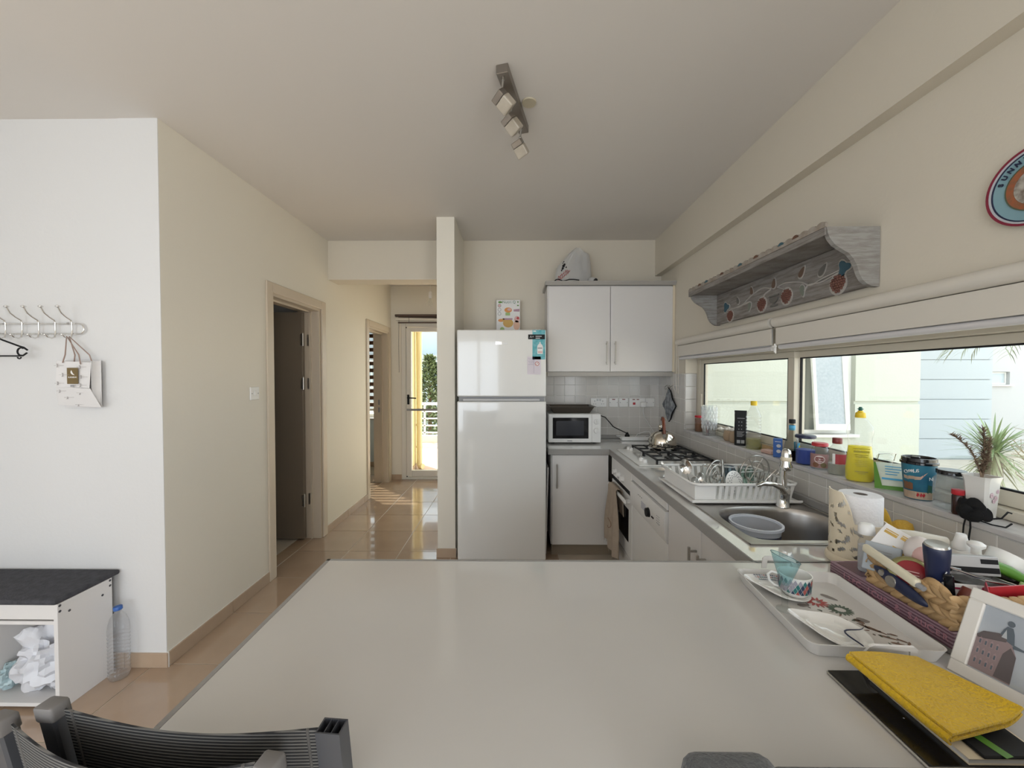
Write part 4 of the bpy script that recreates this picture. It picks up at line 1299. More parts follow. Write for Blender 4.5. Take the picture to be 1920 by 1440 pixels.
RSC = 0.9
x, y = 1.392, 1.945
t_ = at('sauce_bottle', 'soy sauce bottle with a black cap and light blue labels', 'bottle', x, y)
lat('bottle', [(.034, .0005), (.036, .004), (.036, .07), (.03, .10), (.018, .145), (.0135, .175), (.0135, .187)], x, y, clear('brown tinted glass', (.80, .80, .76)), t_)
lat('sauce', [(.034, .002), (.0348, .005), (.0348, .052), (.001, .053)], x, y, mat('soy sauce', (.010, .006, .006), .1), t_)
lat('cap', [(.0158, .186), (.0158, .204), (.014, .206), (.001, .206)], x, y, BLACK, t_, 18, 40)
obj('neck_label', patch(x, y, .0155, 0, 360, .152, .176, 18), LBLUE, t_, 60)
obj('label', patch(x, y, .0364, -85, 40, .012, .090, 10), LBLUE, t_, 60)
g = patch(x, y, .0369, -70, -20, .062, .078, 6)
obj('label_print', g, YELLOW, t_, 60)
RSC = 0.84
x, y = 1.392, 1.855
t_ = at('storage_jar', 'wide glass jar with a dark blue lid and blue contents', 'jar', x, y)
lat('glass', [(.042, .0005), (.046, .006), (.046, .10), (.040, .12), (.040, .126)], x, y, CLEAR, t_, 28)
lat('contents', [(.043, .006), (.0445, .012), (.0445, .072), (.001, .074)], x, y, mat('blue contents', (.03, .06, .30), .5), t_, 28)
lat('lid', [(.0465, .1265), (.050, .128), (.050, .138), (.046, .141), (.001, .141)], x, y, NAVY, t_, 28)
RSC = 0.86
x, y = 1.388, 1.762
t_ = at('jam_jar', 'jam jar with a bright red lid and a nut picture label', 'jar', x, y)
lat('glass', [(.036, .0005), (.040, .006), (.040, .070), (.034, .095), (.030, .104)], x, y, CLEAR, t_, 26)
obj('label', patch(x, y, .0403, VIEW - 75, VIEW + 75, .010, .072, 14), mat('mauve brown label', (.36, .20, .19), .6), t_, 60)
def cyl_disc(x, y, r_, a, zc, ra, rz_, m):
    g = G()
    n = 14
    r_ *= RSC; ra *= RSC
    da = ra / r_
    pts = []
    for i in range(n):
        b = 2 * math.pi * i / n
        an = R(a) + da * math.cos(b)
        pts.append((x + r_ * math.cos(an), y + r_ * math.sin(an), SZ + zc + rz_ * math.sin(b)))
    c = (x + r_ * math.cos(R(a)), y + r_ * math.sin(R(a)), SZ + zc)
    for p, q in zip(pts, pts[1:] + pts[:1]): g.poly([c, p, q])
    return g
obj('label_oval', cyl_disc(x, y, .0409, VIEW + 3, .048, .024, .018, PAPER), mat('pale label', (.72, .62, .60), .6), t_)
for k, s in enumerate((-1, 1)): obj('nut_print', cyl_disc(x, y, .0413, VIEW + 3 + s * 24, .023, .014, .011, BROWN), [BROWN, mat('nut green', (.18, .14, .07), .6)][k], t_)
g = patch(x, y, .0417, VIEW - 18, VIEW + 24, .053, .058, 6)
for k in range(2):
    h = patch(x, y, .0417, VIEW - 22 + k * 8, VIEW + 24 - k * 6, .043 - k * .008, .046 - k * .008, 6)
    for f in h.b.faces: g.poly([v.co.copy() for v in f.verts])
    h.b.free()
obj('label_print', g, DRED, t_)
lat('lid', [(.034, .1045), (.036, .106), (.036, .117), (.033, .120), (.001, .120)], x, y, RED, t_, 26)
RSC = 0.82
x, y = 1.388, 1.668
t_ = at('vinegar_bottle', 'short clear bottle with a dark red screw cap', 'bottle', x, y)
lat('bottle', [(.036, .0005), (.039, .005), (.039, .090), (.034, .108), (.020, .126), (.018, .132)], x, y, CLEARP, t_, 24)
lat('contents', [(.0365, .003), (.0375, .006), (.0375, .046), (.001, .047)], x, y, clear('cloudy liquid', (.70, .70, .64), body=.3), t_)
lat('cap', [(.020, .1325), (.021, .134), (.021, .155), (.019, .157), (.001, .157)], x, y, DRED, t_, 20, 40)
obj('label', patch(x, y, .0394, VIEW - 8, VIEW + 78, .048, .090, 8), mat('red label', (.40, .05, .07), .6), t_, 60)
obj('label_edge', patch(x, y, .0394, VIEW - 26, VIEW - 8.5, .048, .092, 4), PAPER, t_, 60)
# dish soap
x, y = 1.386, 1.557
t_ = at('dish_soap', 'large bottle of yellow dish soap with a flip cap', 'bottle', x, y)
MP = T(x, y, SZ) @ RZ(-28) @ Matrix.Diagonal((.86, .86, 1, 1))
prof = [(.046, .0008), (.052, .010), (.053, .05), (.047, .11), (.043, .15), (.045, .175), (.050, .20), (.046, .222), (.030, .245), (.017, .256)]
obj('bottle', G().lathe(prof, seg=28, sy=.62).xf(MP), CLEARP, t_, 50)
ins = [(.0445, .003), (.0505, .011), (.0515, .05), (.0455, .11), (.0420, .142), (.001, .1425)]
SOAP = clear('yellow soap', (.93, .83, .02), body=.55)
obj('soap', G().lathe(ins, seg=28, sy=.6).xf(MP), SOAP, t_, 50)
obj('collar', G().lathe([(.019, .2565), (.020, .258), (.018, .276), (.011, .279), (.010, .284), (.001, .284)], seg=20).xf(MP), YELLOW, t_, 40)
g = G().lathe([(.007, .2845), (.007, .288), (.013, .291), (.007, .294), (.006, .299), (.001, .3)], seg=16)
obj('spout', g.xf(MP), mat('dark green cap', (.02, .12, .09), .4), t_, 50)
g = G()
for (za, zb2, wa) in ((.132, .135, .03), (.118, .126, .028), (.108, .111, .024), (.100, .103, .022), (.085, .087, .024), (.078, .080, .022), (.071, .073, .025), (.064, .066, .020), (.040, .045, .024), (.034, .037, .014)):
    yy = -.62 * (.0475 + .004 * (1 - za / .14)) - .0008
    pts = [(-wa, yy * (1 - (wa / .052) ** 2) ** .5), (0, yy), (wa, yy * (1 - (wa / .052) ** 2) ** .5)]
    for p, q in zip(pts, pts[1:]): g.poly([(*p, za), (*q, za), (*q, zb2), (*p, zb2)])
obj('print', g.xf(MP), mat('olive print', (.35, .30, .02), .6), t_)
RSC = 0.85
x, y = 1.412, 1.478
t_ = at('clip_jar', 'empty clear clip top jar behind the dish soap', 'jar', x, y)
lat('glass', [(.030, .0005), (.034, .004), (.034, .075), (.026, .095), (.026, .104)], x, y, CLEAR, t_)
lat('lid', [(.027, .1045), (.029, .106), (.029, .115), (.022, .124), (.024, .132), (.001, .134)], x, y, CLEAR, t_)
obj('wire', G().tube([(x - .03, y, SZ + .10), (x - .032, y - .01, SZ + .128), (x + .03, y - .012, SZ + .130), (x + .034, y, SZ + .10)], .0014, 5), STEEL, t_, 60)
x, y = 1.385, 1.425
t_ = at('seed_packet', 'leaning green and white packet in front of the clip top jar', 'packet', x, y)
MP = T(x + .008, y, SZ + .001) @ RZ(-38) @ RX(-28)
def pk(u, v): return Vector(((u - .5) * .10 + .006 * v, -.010 * math.sin(math.pi * u) * math.sin(math.pi * v), v * .105))
obj('bag', G().surf(pk, 10, 10, .002).xf(MP), mat('pale packet', (.70, .74, .62), .5), t_, 50)
g = G()
g.poly([(-.050, -.0025, .0), (.05, -.0025, 0), (.045, -.0085, .015), (-.030, -.0085, .012), (-.044, -.0045, .10), (-.050, -.0025, .104)])
obj('green_edge', g.xf(MP), GREEN, t_)
g = G()
for k in range(4): g.box(-.02, .03 - k * .006, -.0122, -.0115, .085 - k * .010, .088 - k * .010)
g.box(-.03, .035, -.0125, -.0118, .035, .042)
obj('print', g.xf(MP), LBLUE, t_)
# paper cup with black lid
RSC = 0.84
x, y = 1.397, 1.340
t_ = at('coffee_cup', 'blue paper coffee cup with a black lid and a beach print', 'cup', x, y)
cr = lambda z_: RSC * (.042 + .0105 * z_ / .118)
KC = 1.12
CUPB = mat('deep blue print', (.02, .12, .20), .45, noise_=(18, .8, (.03, .20, .28)))
lat('cup', [(.040, .0005), (.042, .002), (.0525, .118), (.053, .120)], x, y, CUPB, t_, 30)
SAND = mat('sand print', (.50, .38, .28), .6, noise_=(40, .6, (.36, .24, .16)))
def cup_poly(pts, m, name, lift=.0005):
    """flat print wrapped on the cup: pts = (bearing from the view side in degrees, height)"""
    g = G()
    pts = [(a, z_ * KC) for a, z_ in pts]
    vs = [g.b.verts.new((x + (cr(z_) + lift) * math.cos(R(VIEW + a)), y + (cr(z_) + lift) * math.sin(R(VIEW + a)), SZ + z_)) for a, z_ in pts]
    f = g._f(vs)
    bmesh.ops.triangulate(g.b, faces=[f])
    obj(name, g, m, t_)
for k in range(10):
    a0 = -75 + k * 15
    cup_poly([(a0, .003), (a0 + 15, .003), (a0 + 15, .026), (a0, .026)], SAND, 'beach_print')
for a0, b0 in ((-62, -40), (-40, -18), (-18, 2)):
    cup_poly([(a0, .062), (b0, .060 + .004 * (b0 > -30)), (b0, .070 + .003 * (b0 > -30)), (a0, .072)], SAND, 'island_print', .0008)
cup_poly([(2, .064), (26, .088), (2, .073)], mat('pale island', (.62, .38, .30), .6), 'island_print', .0008)
for a0 in (-66, -52, -38): cup_poly([(a0, .030), (a0 + 14, .030), (a0 + 14, .050), (a0, .054)], BROWN, 'donkey_print', .0009)
for a0 in (-12, 0, 10): cup_poly([(a0, .014), (a0 + 5, .024), (a0 + 12, .018), (a0 + 6, .010)], RED, 'flower_print', .001)
cup_poly([(28, .024), (50, .024), (48, .046), (30, .05)], mat('dark green print', (.02, .09, .06), .6), 'tree_print', .0008)
for ch, a in zip('CYPRUS', (-52, -43, -34, -25, -16, -7)):
    rr_ = cr(.097) + .0012
    M = T(x + rr_ * math.cos(R(VIEW + a)), y + rr_ * math.sin(R(VIEW + a)), SZ + .097 + .0002 * (a + 30)) @ RZ(VIEW + a + 90) @ RX(90)
    text('lettering', ch, .015, PAPER, M, t_)
for ch, a in zip('NI', (38, 48)):
    rr_ = cr(.078) + .0012
    text('lettering', ch, .0155, PAPER, T(x + rr_ * math.cos(R(VIEW + a)), y + rr_ * math.sin(R(VIEW + a)), SZ + .076) @ RZ(VIEW + a + 90) @ RX(90), t_)
lat('lid', [(.0545, .1205), (.0575, .122), (.0575, .128), (.0535, .131), (.053, .142), (.049, .143), (.047, .137), (.001, .136)], x, y, BLACKG, t_, 30, 40)
obj('sip_tab', G().box(-.011, .011, -.042, -.027, .1425, .149, .002).xf(T(x, y, SZ) @ RZ(-60)), BLACKG, t_)
x, y = 1.392, 1.236
t_ = at('square_jar', 'square clear jar with a flat black lid', 'jar', x, y)
MP = T(x, y, SZ) @ RZ(-10) @ Matrix.Diagonal((.82, .82, 1, 1))
g = G()
ring = lambda a, z_: [g.b.verts.new(MP @ Vector((sx * a, sy * a, z_))) for sx, sy in ((-1, -.7), (-.7, -1), (.7, -1), (1, -.7), (1, .7), (.7, 1), (-.7, 1), (-1, .7))]
q = [ring(.035, .001), ring(.040, .005), ring(.040, .094), ring(.032, .104), ring(.032, .109)]
for a, b in zip(q, q[1:]): g.bridge(a, b)
g._f(q[0])
obj('glass', g, clear('thick jar glass', (.88, .90, .90), body=.16), t_, 30)
obj('lid', G().lathe([(.040, .1095), (.0425, .111), (.0425, .122), (.041, .1235), (.001, .1235)], seg=28).xf(MP), BLACKG, t_, 40)
RSC = 0.85
x, y = 1.355, 1.184
t_ = at('spice_jar', 'small dark jar with a red lid beside the planter', 'jar', x, y)
lat('glass', [(.014, .0005), (.016, .004), (.016, .055), (.014, .06)], x, y, mat('dark spice', (.035, .012, .010), .15), t_)
lat('lid', [(.016, .0605), (.017, .062), (.017, .076), (.001, .077)], x, y, RED, t_)
# planter with dried lavender
x, y = 1.390, 1.155
t_ = at('planter', 'white square planter with faded flowers and a dried twiggy plant', 'plant pot', x, y)
MP = T(x, y, SZ) @ RZ(12) @ Matrix.Diagonal((.88, .88, 1, 1))
g = G()
def sq(a, z_): return [g.b.verts.new(MP @ Vector((sx * a, sy * a, z_))) for sx, sy in ((-1, -.75), (-.75, -1), (.75, -1), (1, -.75), (1, .75), (.75, 1), (-.75, 1), (-1, .75))]
q = [sq(.024, .0008), sq(.026, .004), sq(.0325, .108), sq(.0355, .122), sq(.0375, .127), (sq(.0345, .127)), sq(.031, .113)]
for a, b in zip(q, q[1:]): g.bridge(a, b)
g._f(q[0]); g._f(q[-1])
obj('pot', g, mat('white ceramic', (.70, .68, .64), .25), t_, 30)
g = G()
for (a, zc, r_) in ((-.012, .075, .008), (.006, .066, .007), (-.002, .058, .006), (.014, .085, .005)):
    for k in range(5):
        b = 2 * math.pi * k / 5
        g.prism([(a + r_ * math.cos(b) * .6 + .0035 * math.cos(c), zc + r_ * math.sin(b) * .6 + .0035 * math.sin(c)) for c in [i * .9 for i in range(7)]], 'y', -.0326, -.0312)
obj('flower_print', g.xf(MP), mat('faded pink', (.58, .42, .45), .6), t_)
obj('soil', G().lathe([(.030, .1145), (.001, .116)], seg=8).xf(MP), BROWN, t_)
DRY = mat('dry twig', (.24, .165, .11), .9)
def sprig(name, base, tip, bend, n, ln):
    base, tip, bend = Vector(base), Vector(tip), Vector(bend)
    st = G()
    P = lambda t: base * (1 - t) ** 2 + bend * 2 * t * (1 - t) + tip * t * t
    st.tube([P(i / 8) for i in range(9)], .0015, 5, rr=[.002 - .0012 * i / 8 for i in range(9)])
    s = obj(name, st, DRY, t_, 60)
    g = G()
    for k in range(n):
        t = .12 + .88 * random.random()
        p = P(t); a = random.uniform(0, 6.28); up = random.uniform(.1, .9)
        d = Vector((math.cos(a), math.sin(a), up)).normalized() * ln * random.uniform(.6, 1.2)
        sd = d.cross(Vector((0, 0, 1))).normalized() * .0016
        g.poly([p - sd, p + sd, p + d * .6 + sd * .8, p + d])
    o = obj('needles', g, DRY, s)
    o['kind'] = 'stuff'
sprig('stem', MP @ Vector((.0, 0, .115)), (x + .006, y + .004, SZ + .268), (x + .010, y, SZ + .19), 460, .022)
sprig('stem', MP @ Vector((-.006, -.004, .115)), (x - .062, y + .030, SZ + .245), (x - .012, y + .006, SZ + .215), 230, .020)
sprig('stem', MP @ Vector((.010, .004, .115)), (x + .026, y + .004, SZ + .235), (x + .016, y + .0, SZ + .17), 300, .020)
# black fabric flower hair tie
t_ = at('hair_scrunchie', 'black fabric flower with loose ties hanging over the sill edge', 'fabric flower', 1.36, 1.13)
VEL = mat('black fabric', (.006, .006, .007), .95)
def petal(cx, cy, cz, r_, a):
    def f(u, v):
        t, q = 2 * math.pi * u, v
        rr_ = r_ * q * (1 + .12 * math.sin(3 * t + a))
        return (cx - .006 - .010 * (1 - q * q) + .006 * math.sin(2 * t + a) * q, cy + rr_ * math.cos(t), cz + rr_ * math.sin(t) * .85)
    return f
for (dy, dz, r_, dx) in ((.018, .038, .024, 0), (-.012, .044, .026, -.003), (-.030, .026, .024, -.004), (.020, .018, .024, -.002), (-.010, .020, .028, -.010), (.0, .032, .018, -.016)):
    obj('petal', G().surf(petal(1.350 + dx, 1.138 + dy, SZ + dz, r_, dy * 100), 20, 5, .004), VEL, t_, 60)
g = G()
g.tube([(1.345, 1.14, SZ + .006), (1.334, 1.145, SZ + .003), (1.331, 1.147, SZ - .02), (1.332, 1.15, SZ - .06), (1.336, 1.148, SZ - .09)], .0022, 6)
g.tube([(1.345, 1.13, SZ + .006), (1.333, 1.133, SZ + .003), (1.331, 1.130, SZ - .02), (1.334, 1.136, SZ - .055), (1.337, 1.138, SZ - .085)], .0022, 6)
g.tube([(1.348, 1.11, SZ + .012), (1.360, 1.082, SZ + .024), (1.385, 1.088, SZ + .040), (1.40, 1.092, SZ + .035)], .0022, 6)
g.tube([(1.345, 1.12, SZ + .004), (1.345, 1.09, SZ + .003), (1.36, 1.072, SZ + .003), (1.38, 1.075, SZ + .012)], .0022, 6)
obj('tie', g, VEL, t_, 60)
# ================================================================ END OF THE WORKTOP: ROLL, BOX, BASKET
Z0 = CZ + .0008
RX_, RY_ = 1.076, 1.213
t_ = thing('roll_holder', 'cream plastic openwork holder round the kitchen roll', 'roll holder', (RX_, RY_, Z0))
def hold_r(z): return .070 + .006 * (1 - min(1, z / .03)) ** 2
def cut(a, z):                       # scrollwork: True where plastic remains
    s = math.sin(a * 7 + 5 * math.sin(z * 55)) + .8 * math.sin(z * 95 + 3 * math.sin(a * 6))
    return s < .75 or z < .03
g = G()
NA, NZ = 132, 46
def hp_(i, j, r_off=0):
    a = 2 * math.pi * i / NA
    bk = max(0, math.cos(a - R(165)))        # the back panel rises in an arch
    top = .135 + .09 * min(1, max(0, (bk - .55) / .3)) ** .6
    z = top * j / NZ
    rr_ = hold_r(z) + r_off
    return Vector((RX_ + rr_ * math.cos(a), RY_ + rr_ * math.sin(a), Z0 + z)), a, z, top
vc = {}
def vv(i, j, o):
    i %= NA
    if (i, j, o) not in vc: vc[(i, j, o)] = g.b.verts.new(hp_(i, j, -.003 * o)[0])
    return vc[(i, j, o)]
keep = set()
for i in range(NA):
    for j in range(NZ):
        _, a, z, top = hp_(i + .5, j + .5)
        if cut(a, z) or z > top - .012: keep.add((i, j))
for i, j in keep:
    g._f([vv(i, j, 0), vv(i + 1, j, 0), vv(i + 1, j + 1, 0), vv(i, j + 1, 0)])
    g._f([vv(i, j, 1), vv(i, j + 1, 1), vv(i + 1, j + 1, 1), vv(i + 1, j, 1)])
    for di, dj, e in ((1, 0, ((i + 1, j), (i + 1, j + 1))), (-1, 0, ((i, j), (i, j + 1))), (0, 1, ((i, j + 1), (i + 1, j + 1))), (0, -1, ((i, j), (i + 1, j)))):
        if ((i + di) % NA, j + dj) not in keep:
            p, q = e
            g._f([vv(*p, 0), vv(*q, 0), vv(*q, 1), vv(*p, 1)])
obj('wall', g, CREAM, t_, 40)
obj('foot', G().lathe([(.078, Z0), (.080, Z0 + .004), (.077, Z0 + .018), (.072, Z0 + .024), (.066, Z0 + .004)], (RX_, RY_, 0), 40), CREAM, t_, 50)
t_ = thing('kitchen_roll', 'white paper kitchen roll standing in the cream holder', 'paper roll', (RX_ + .008, RY_, Z0 + .005))
PAP = mat('kitchen paper', (.84, .83, .84), .9, bump=(140, .35))
obj('paper', G().lathe([(.018, Z0 + .006), (.052, Z0 + .006), (.054, Z0 + .012), (.054, Z0 + .212), (.052, Z0 + .215), (.018, Z0 + .215), (.018, Z0 + .006)], (RX_ + .008, RY_, 0), 40, caps=False), PAP, t_, 40)
obj('core', G().lathe([(.0175, Z0 + .006), (.0175, Z0 + .214), (.0160, Z0 + .214), (.0160, Z0 + .006)], (RX_ + .008, RY_, 0), 24, caps=False), mat('grey cardboard', (.22, .19, .17), .9), t_, 40)

t_ = thing('fruit_bowl', 'small white bowl of fruit hidden behind the kitchen roll', 'bowl', (1.24, 1.27, Z0))
obj('bowl', G().lathe([(.035, Z0), (.04, Z0 + .005), (.075, Z0 + .05), (.072, Z0 + .05), (.038, Z0 + .012), (.001, Z0 + .010)], (1.252, 1.285, 0), 28), WHITEG, t_, 50)
LEM = mat('lemon peel', (.70, .43, .05), .4, bump=(200, .3))
g = G().lathe([(.001, -.038), (.006, -.035), (.016, -.029), (.026, -.012), (.027, .006), (.020, .024), (.010, .032), (.004, .038), (.001, .040)], seg=20).xf(T(1.280, 1.280, Z0 + .079) @ RY(70) @ RZ(30))
single('lemon', g, LEM, 'yellow lemon resting at the edge of the fruit bowl behind the kitchen roll', 'lemon', smooth=60)
for k, (dx, dz) in enumerate(((0, 0), (-.026, .006))):
    pts = [(1.200 + dx + .055 * t, 1.262 + .012 * math.sin(3 * t) + k * .012, Z0 + .155 + dz - .105 * t - .03 * t * t) for t in [i / 8 for i in range(9)]]
    single('banana', G().tube(pts, .013, 8, rr=[.005, .010, .013, .014, .014, .013, .012, .009, .004]), YELLOW if k else LEM, ('ripe banana leaning next to the lemon', 'second banana, behind the first one and closest to the roll holder')[k], 'banana', smooth=60)

# shiny tea set box lying under the basket
t_ = thing('tea_set_box', 'long shiny purple tea set box lying under the woven basket', 'box', (1.05, .955, Z0))
BX0, BX1, BY0, BY1, BZ = .912, 1.19, .800, 1.115, CZ + .050
PUR = wave_mat('purple holographic card', (.16, .085, .11), (.30, .19, .23), 42, 'Z', .25)
obj('carton', G().box(BX0, BX1, BY0, BY1, Z0, BZ, .002), PUR, t_)
obj('base_edge', G().box(BX0 - .0008, BX0 - .0002, BY0 + .001, BY1 - .001, Z0 + .002, Z0 + .013), mat('foil strip', (.45, .44, .43), .3, .6), t_, label='silver strip along the foot of the box')
FOIL = mat('pink foil print', (.62, .30, .36), .25, .3)
for ch, yy in zip('12PC 1CUP & SAUCER', [1.065 - i * .0148 for i in range(18)]):
    if ch == ' ': continue
    text('lettering', ch, .0225 if ch in '1CS&' else .019, FOIL, T(BX0 - .0006, yy, Z0 + .030) @ FACE_MX, t_, ext=.0003)
obj('lid_print', G().box(BX0 + .010, BX1 - .01, BY1 - .09, BY1 - .010, BZ + .0002, BZ + .0008), mat('plum print', (.13, .06, .08), .3), t_)

# woven basket: rim boards of braid made of single leaf strands
KX0, KX1, KY0, KY1, KB, KT = .918, 1.185, .805, 1.000, BZ + .0015, 1.008
bk = thing('basket', 'woven water hyacinth basket full of odds and ends on the purple box', 'basket', (1.05, .90, KB))
HY = mat('dried water hyacinth', (.50, .33, .165), .6, noise_=(30, .7, (.38, .23, .10)), rand=.2, bump=(60, .3))
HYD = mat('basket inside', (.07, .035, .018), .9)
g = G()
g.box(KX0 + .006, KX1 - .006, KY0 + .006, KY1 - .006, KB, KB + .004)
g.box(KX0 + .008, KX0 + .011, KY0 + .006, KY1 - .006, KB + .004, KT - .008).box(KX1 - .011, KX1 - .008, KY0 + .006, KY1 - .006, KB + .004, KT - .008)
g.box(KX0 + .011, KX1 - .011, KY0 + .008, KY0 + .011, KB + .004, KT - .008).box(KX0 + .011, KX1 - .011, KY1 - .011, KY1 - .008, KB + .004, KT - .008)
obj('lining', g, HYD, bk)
lf = G().surf(lambda u, v: ((v - .5) * .040, -.0065 * math.sin(math.pi * v) * (1 - (2 * u - 1) ** 2) , (u - .5) * .0150 * math.sin(math.pi * min(.97, max(.03, v))) ** .6), 3, 6, .002)
leafm = obj('strand', lf, HY, bk, 60, origin=(0, 0, 0)).data
bk.children[-1].location = (KX0 - WL[bk.name].x + .02, KY1 - WL[bk.name].y - .003, KT - WL[bk.name].z - .01)
rows = 4
def handle_dip(t): return 0
for r_ in range(rows):
    zc = KB + .009 + r_ * (KT - KB - .014) / (rows - 1)
    for side in range(3):
        ln = (KY1 - KY0) if side == 0 else (KX1 - KX0)
        n = int(ln / .0205)
        for k in range(n):
            s = (k + .5) / n
            tilt = R(27 if (r_ % 2) else -27)
            if side == 0:
                p = (KX0 + .003, KY1 - s * ln, zc); rot = (0, tilt, R(-90))
            elif side == 1:
                p = (KX0 + s * ln, KY0 + .003, zc); rot = (0, tilt, 0)
            else:
                p = (KX1 - s * ln, KY1 - .003, zc); rot = (0, tilt, R(180))
            share('strand', leafm, bk, p, rot, (random.uniform(.9, 1.1), 1.15, random.uniform(.85, 1.1)))
# a tuft of loose weave at the middle of the front rim
for k in range(7):
    share('strand', leafm, bk, (KX0 + .008, .862 - k * .006, KT + .004 + .006 * math.sin(k)), (0, R(-35 + 12 * k), R(-90)), (.9, 1.1, 1.1))

def inb(name, label, cat, p): return thing(name, label, cat, p)
# clear hand gel bottle between basket and roll holder, on the box
x, y = .962, 1.055
t_ = inb('gel_bottle', 'clear gel bottle with a white cap standing on the end of the purple box', 'bottle', (x, y, BZ))
obj('bottle', G().lathe([(.018, BZ + .001), (.020, BZ + .006), (.020, BZ + .080), (.012, BZ + .098), (.011, BZ + .102)], (x, y, 0), 20, sy=.8), CLEARP, t_, 50)
obj('gel', G().lathe([(.0175, BZ + .003), (.019, BZ + .007), (.019, BZ + .072), (.001, BZ + .073)], (x, y, 0), 20, sy=.78), clear('clear gel', (.86, .88, .93), body=.25), t_, 50)
obj('cap', G().lathe([(.0175, 0), (.0185, .002), (.0175, .024), (.013, .029), (.001, .030)], (0, 0, 0), 20).xf(T(x, y, BZ + .1025) @ RX(-4)), WPLAS, t_, 40)
# grey card pack
M = T(.938, .985, 1.012) @ RZ(-55) @ RX(-28)
t_ = inb('flat_pack', 'pale grey flat pack with fine print at the gel bottle end of the basket', 'packet', (.962, .972, 1.0))
obj('pack', G().box(-.035, .035, -.004, .004, -.040, .032, .002).xf(M), mat('blue grey card', (.40, .44, .48), .4), t_)
g = G()
for k in range(3): g.box(-.02, .018, -.0048, -.0042, .012 - k * .007, .0135 - k * .007)
obj('print', g.xf(M), GREY, t_)
# gold barred card
M = T(.975, .982, 1.040) @ RZ(-42) @ RX(-32) @ RY(28)
t_ = inb('battery_card', 'white card with gold bars sticking up from the basket', 'card', (1.0, .975, 1.0))
obj('card', G().box(-.045, .045, -.002, .002, -.055, .04, .001).xf(M), PAPER, t_)
g = G()
for cx, cz in ((-.026, .020), (.006, .024), (.004, -.012), (.033, -.008)): g.box(cx - .012, cx + .014, -.0026, -.0021, cz - .004, cz + .003).box(cx - .012, cx + .014, -.0026, -.0021, cz + .005, cz + .0075)
obj('print', g.xf(M), [GOLD], t_)
# cream brush handle over the front rim
t_ = inb('brush_handle', 'long cream plastic handle lying slanted over the basket rim', 'handle', (.91, .90, 1.01))
a, b = Vector((.906, 1.000, 1.032)), Vector((.904, .862, 1.008))
d = (b - a).normalized()
M = T(*((a + b) / 2)) @ d.to_track_quat('X', 'Z').to_matrix().to_4x4()
obj('handle', G().box(-.070, .070, -.008, .008, -.0105, .0105, .006, seg=3).xf(M), mat('ivory plastic', (.72, .66, .50), .35), t_, 50)
obj('tip', G().cyl((.069, 0, -.002), (.082, 0, -.002), .007, .006, 12).xf(M), GREY, t_, 40)
# navy tube with silver badge on the front of the basket
t_ = inb('pouch', 'dark navy pouch with a silver round badge hanging down the basket front', 'pouch', (.90, .90, .98))
a, b = Vector((.903, .965, .996)), Vector((.903, .845, .972))
d = (b - a).normalized()
M = T(*((a + b) / 2)) @ d.to_track_quat('X', 'Z').to_matrix().to_4x4()
obj('pouch', G().sph((0, 0, 0), (.066, .0085, .0155), 20, 12).xf(M), NAVY, t_, 60)
obj('badge', G().cyl((-.012, -.0098, -.001), (-.012, -.0064, -.001), .0125, .0135, 20).cyl((-.038, -.0085, .002), (-.038, -.0040, .002), .007, .008, 12).xf(M), STEEL, t_, 40)
# olive tin with red label
t_ = inb('cream_tin', 'olive gold tin with a round dark red lid leaning in the basket', 'tin', (.955, .90, .985))
M = T(.938, .912, 1.004) @ RZ(-42) @ RX(58)
obj('tin', G().lathe([(.030, -.018), (.040, -.012), (.042, 0), (.038, .012), (.030, .016), (.001, .016)], seg=28).xf(M), OLIVE, t_, 50)
obj('lid', G().lathe([(.029, .0165), (.028, .019), (.001, .0205)], seg=28).xf(M), mat('deep red lid', (.26, .008, .015), .3), t_, 50, label='dark red round lid')
g = G()
for k in range(2): g.box(-.014, .012, .002 - k * .007, .004 - k * .007, .0207, .0212)
obj('print', g.xf(M), PINK, t_)
# navy conical bottle
t_ = inb('tall_bottle', 'tall dark navy bottle with a silver top standing in the basket', 'bottle', (.985, .875, .96))
M = T(.948, .866, 1.030) @ RY(-8) @ RX(6)
obj('bottle', G().lathe([(.013, -.072), (.015, -.06), (.018, -.01), (.022, .05), (.0225, .066), (.021, .069)], seg=24).xf(M), NAVY, t_, 50)
obj('base', G().lathe([(.021, .0695), (.019, .0735), (.001, .0725)], seg=24).xf(M), STEEL, t_, 50)
obj('swirl_print', G().tube([Vector((-.004 + .006 * math.sin(i * .9), -.0205 - .0004 * i, -.035 + i * .008)) for i in range(8)], .0012, 5).xf(M), LGREY, t_, 60)
# black flat comb case
M = T(.944, .836, 1.004) @ RZ(-35) @ RY(-4)
single('comb_case', G().box(-.008, .008, -.004, .004, -.052, .040, .003).xf(M), BLACKG, 'slim black case standing beside the navy bottle', 'case')
# bag with pink content
t_ = inb('toiletry_bag', 'round white and pink soft pouch behind the navy bottle', 'pouch', (1.01, .93, 1.0))
obj('pouch', G().sph((.985, .940, 1.046), (.030, .026, .038), 20, 14), mat('soft white pouch', (.72, .66, .64), .6), t_, 60)
obj('pink_panel', G().sph((.976, .924, 1.042), (.020, .018, .026), 16, 10), PINK, t_, 60)
# cream tube at the back
single('cream_tube', G().tube([(1.000, 1.020, 1.058), (1.04, 1.003, 1.058), (1.10, .985, 1.052)], .014, 14, rr=[.0135, .0145, .012]), mat('off white tube', (.66, .63, .55), .4), 'off white tube lying across the back of the basket below the lemon', 'tube', smooth=60)
single('packet', G().box(-.02, .02, -.003, .003, -.03, .02, .002).xf(T(1.02, .975, 1.03) @ RZ(-40) @ RX(-20)), RED, 'sliver of a red packet between the gold barred card and the pink pouch', 'packet')
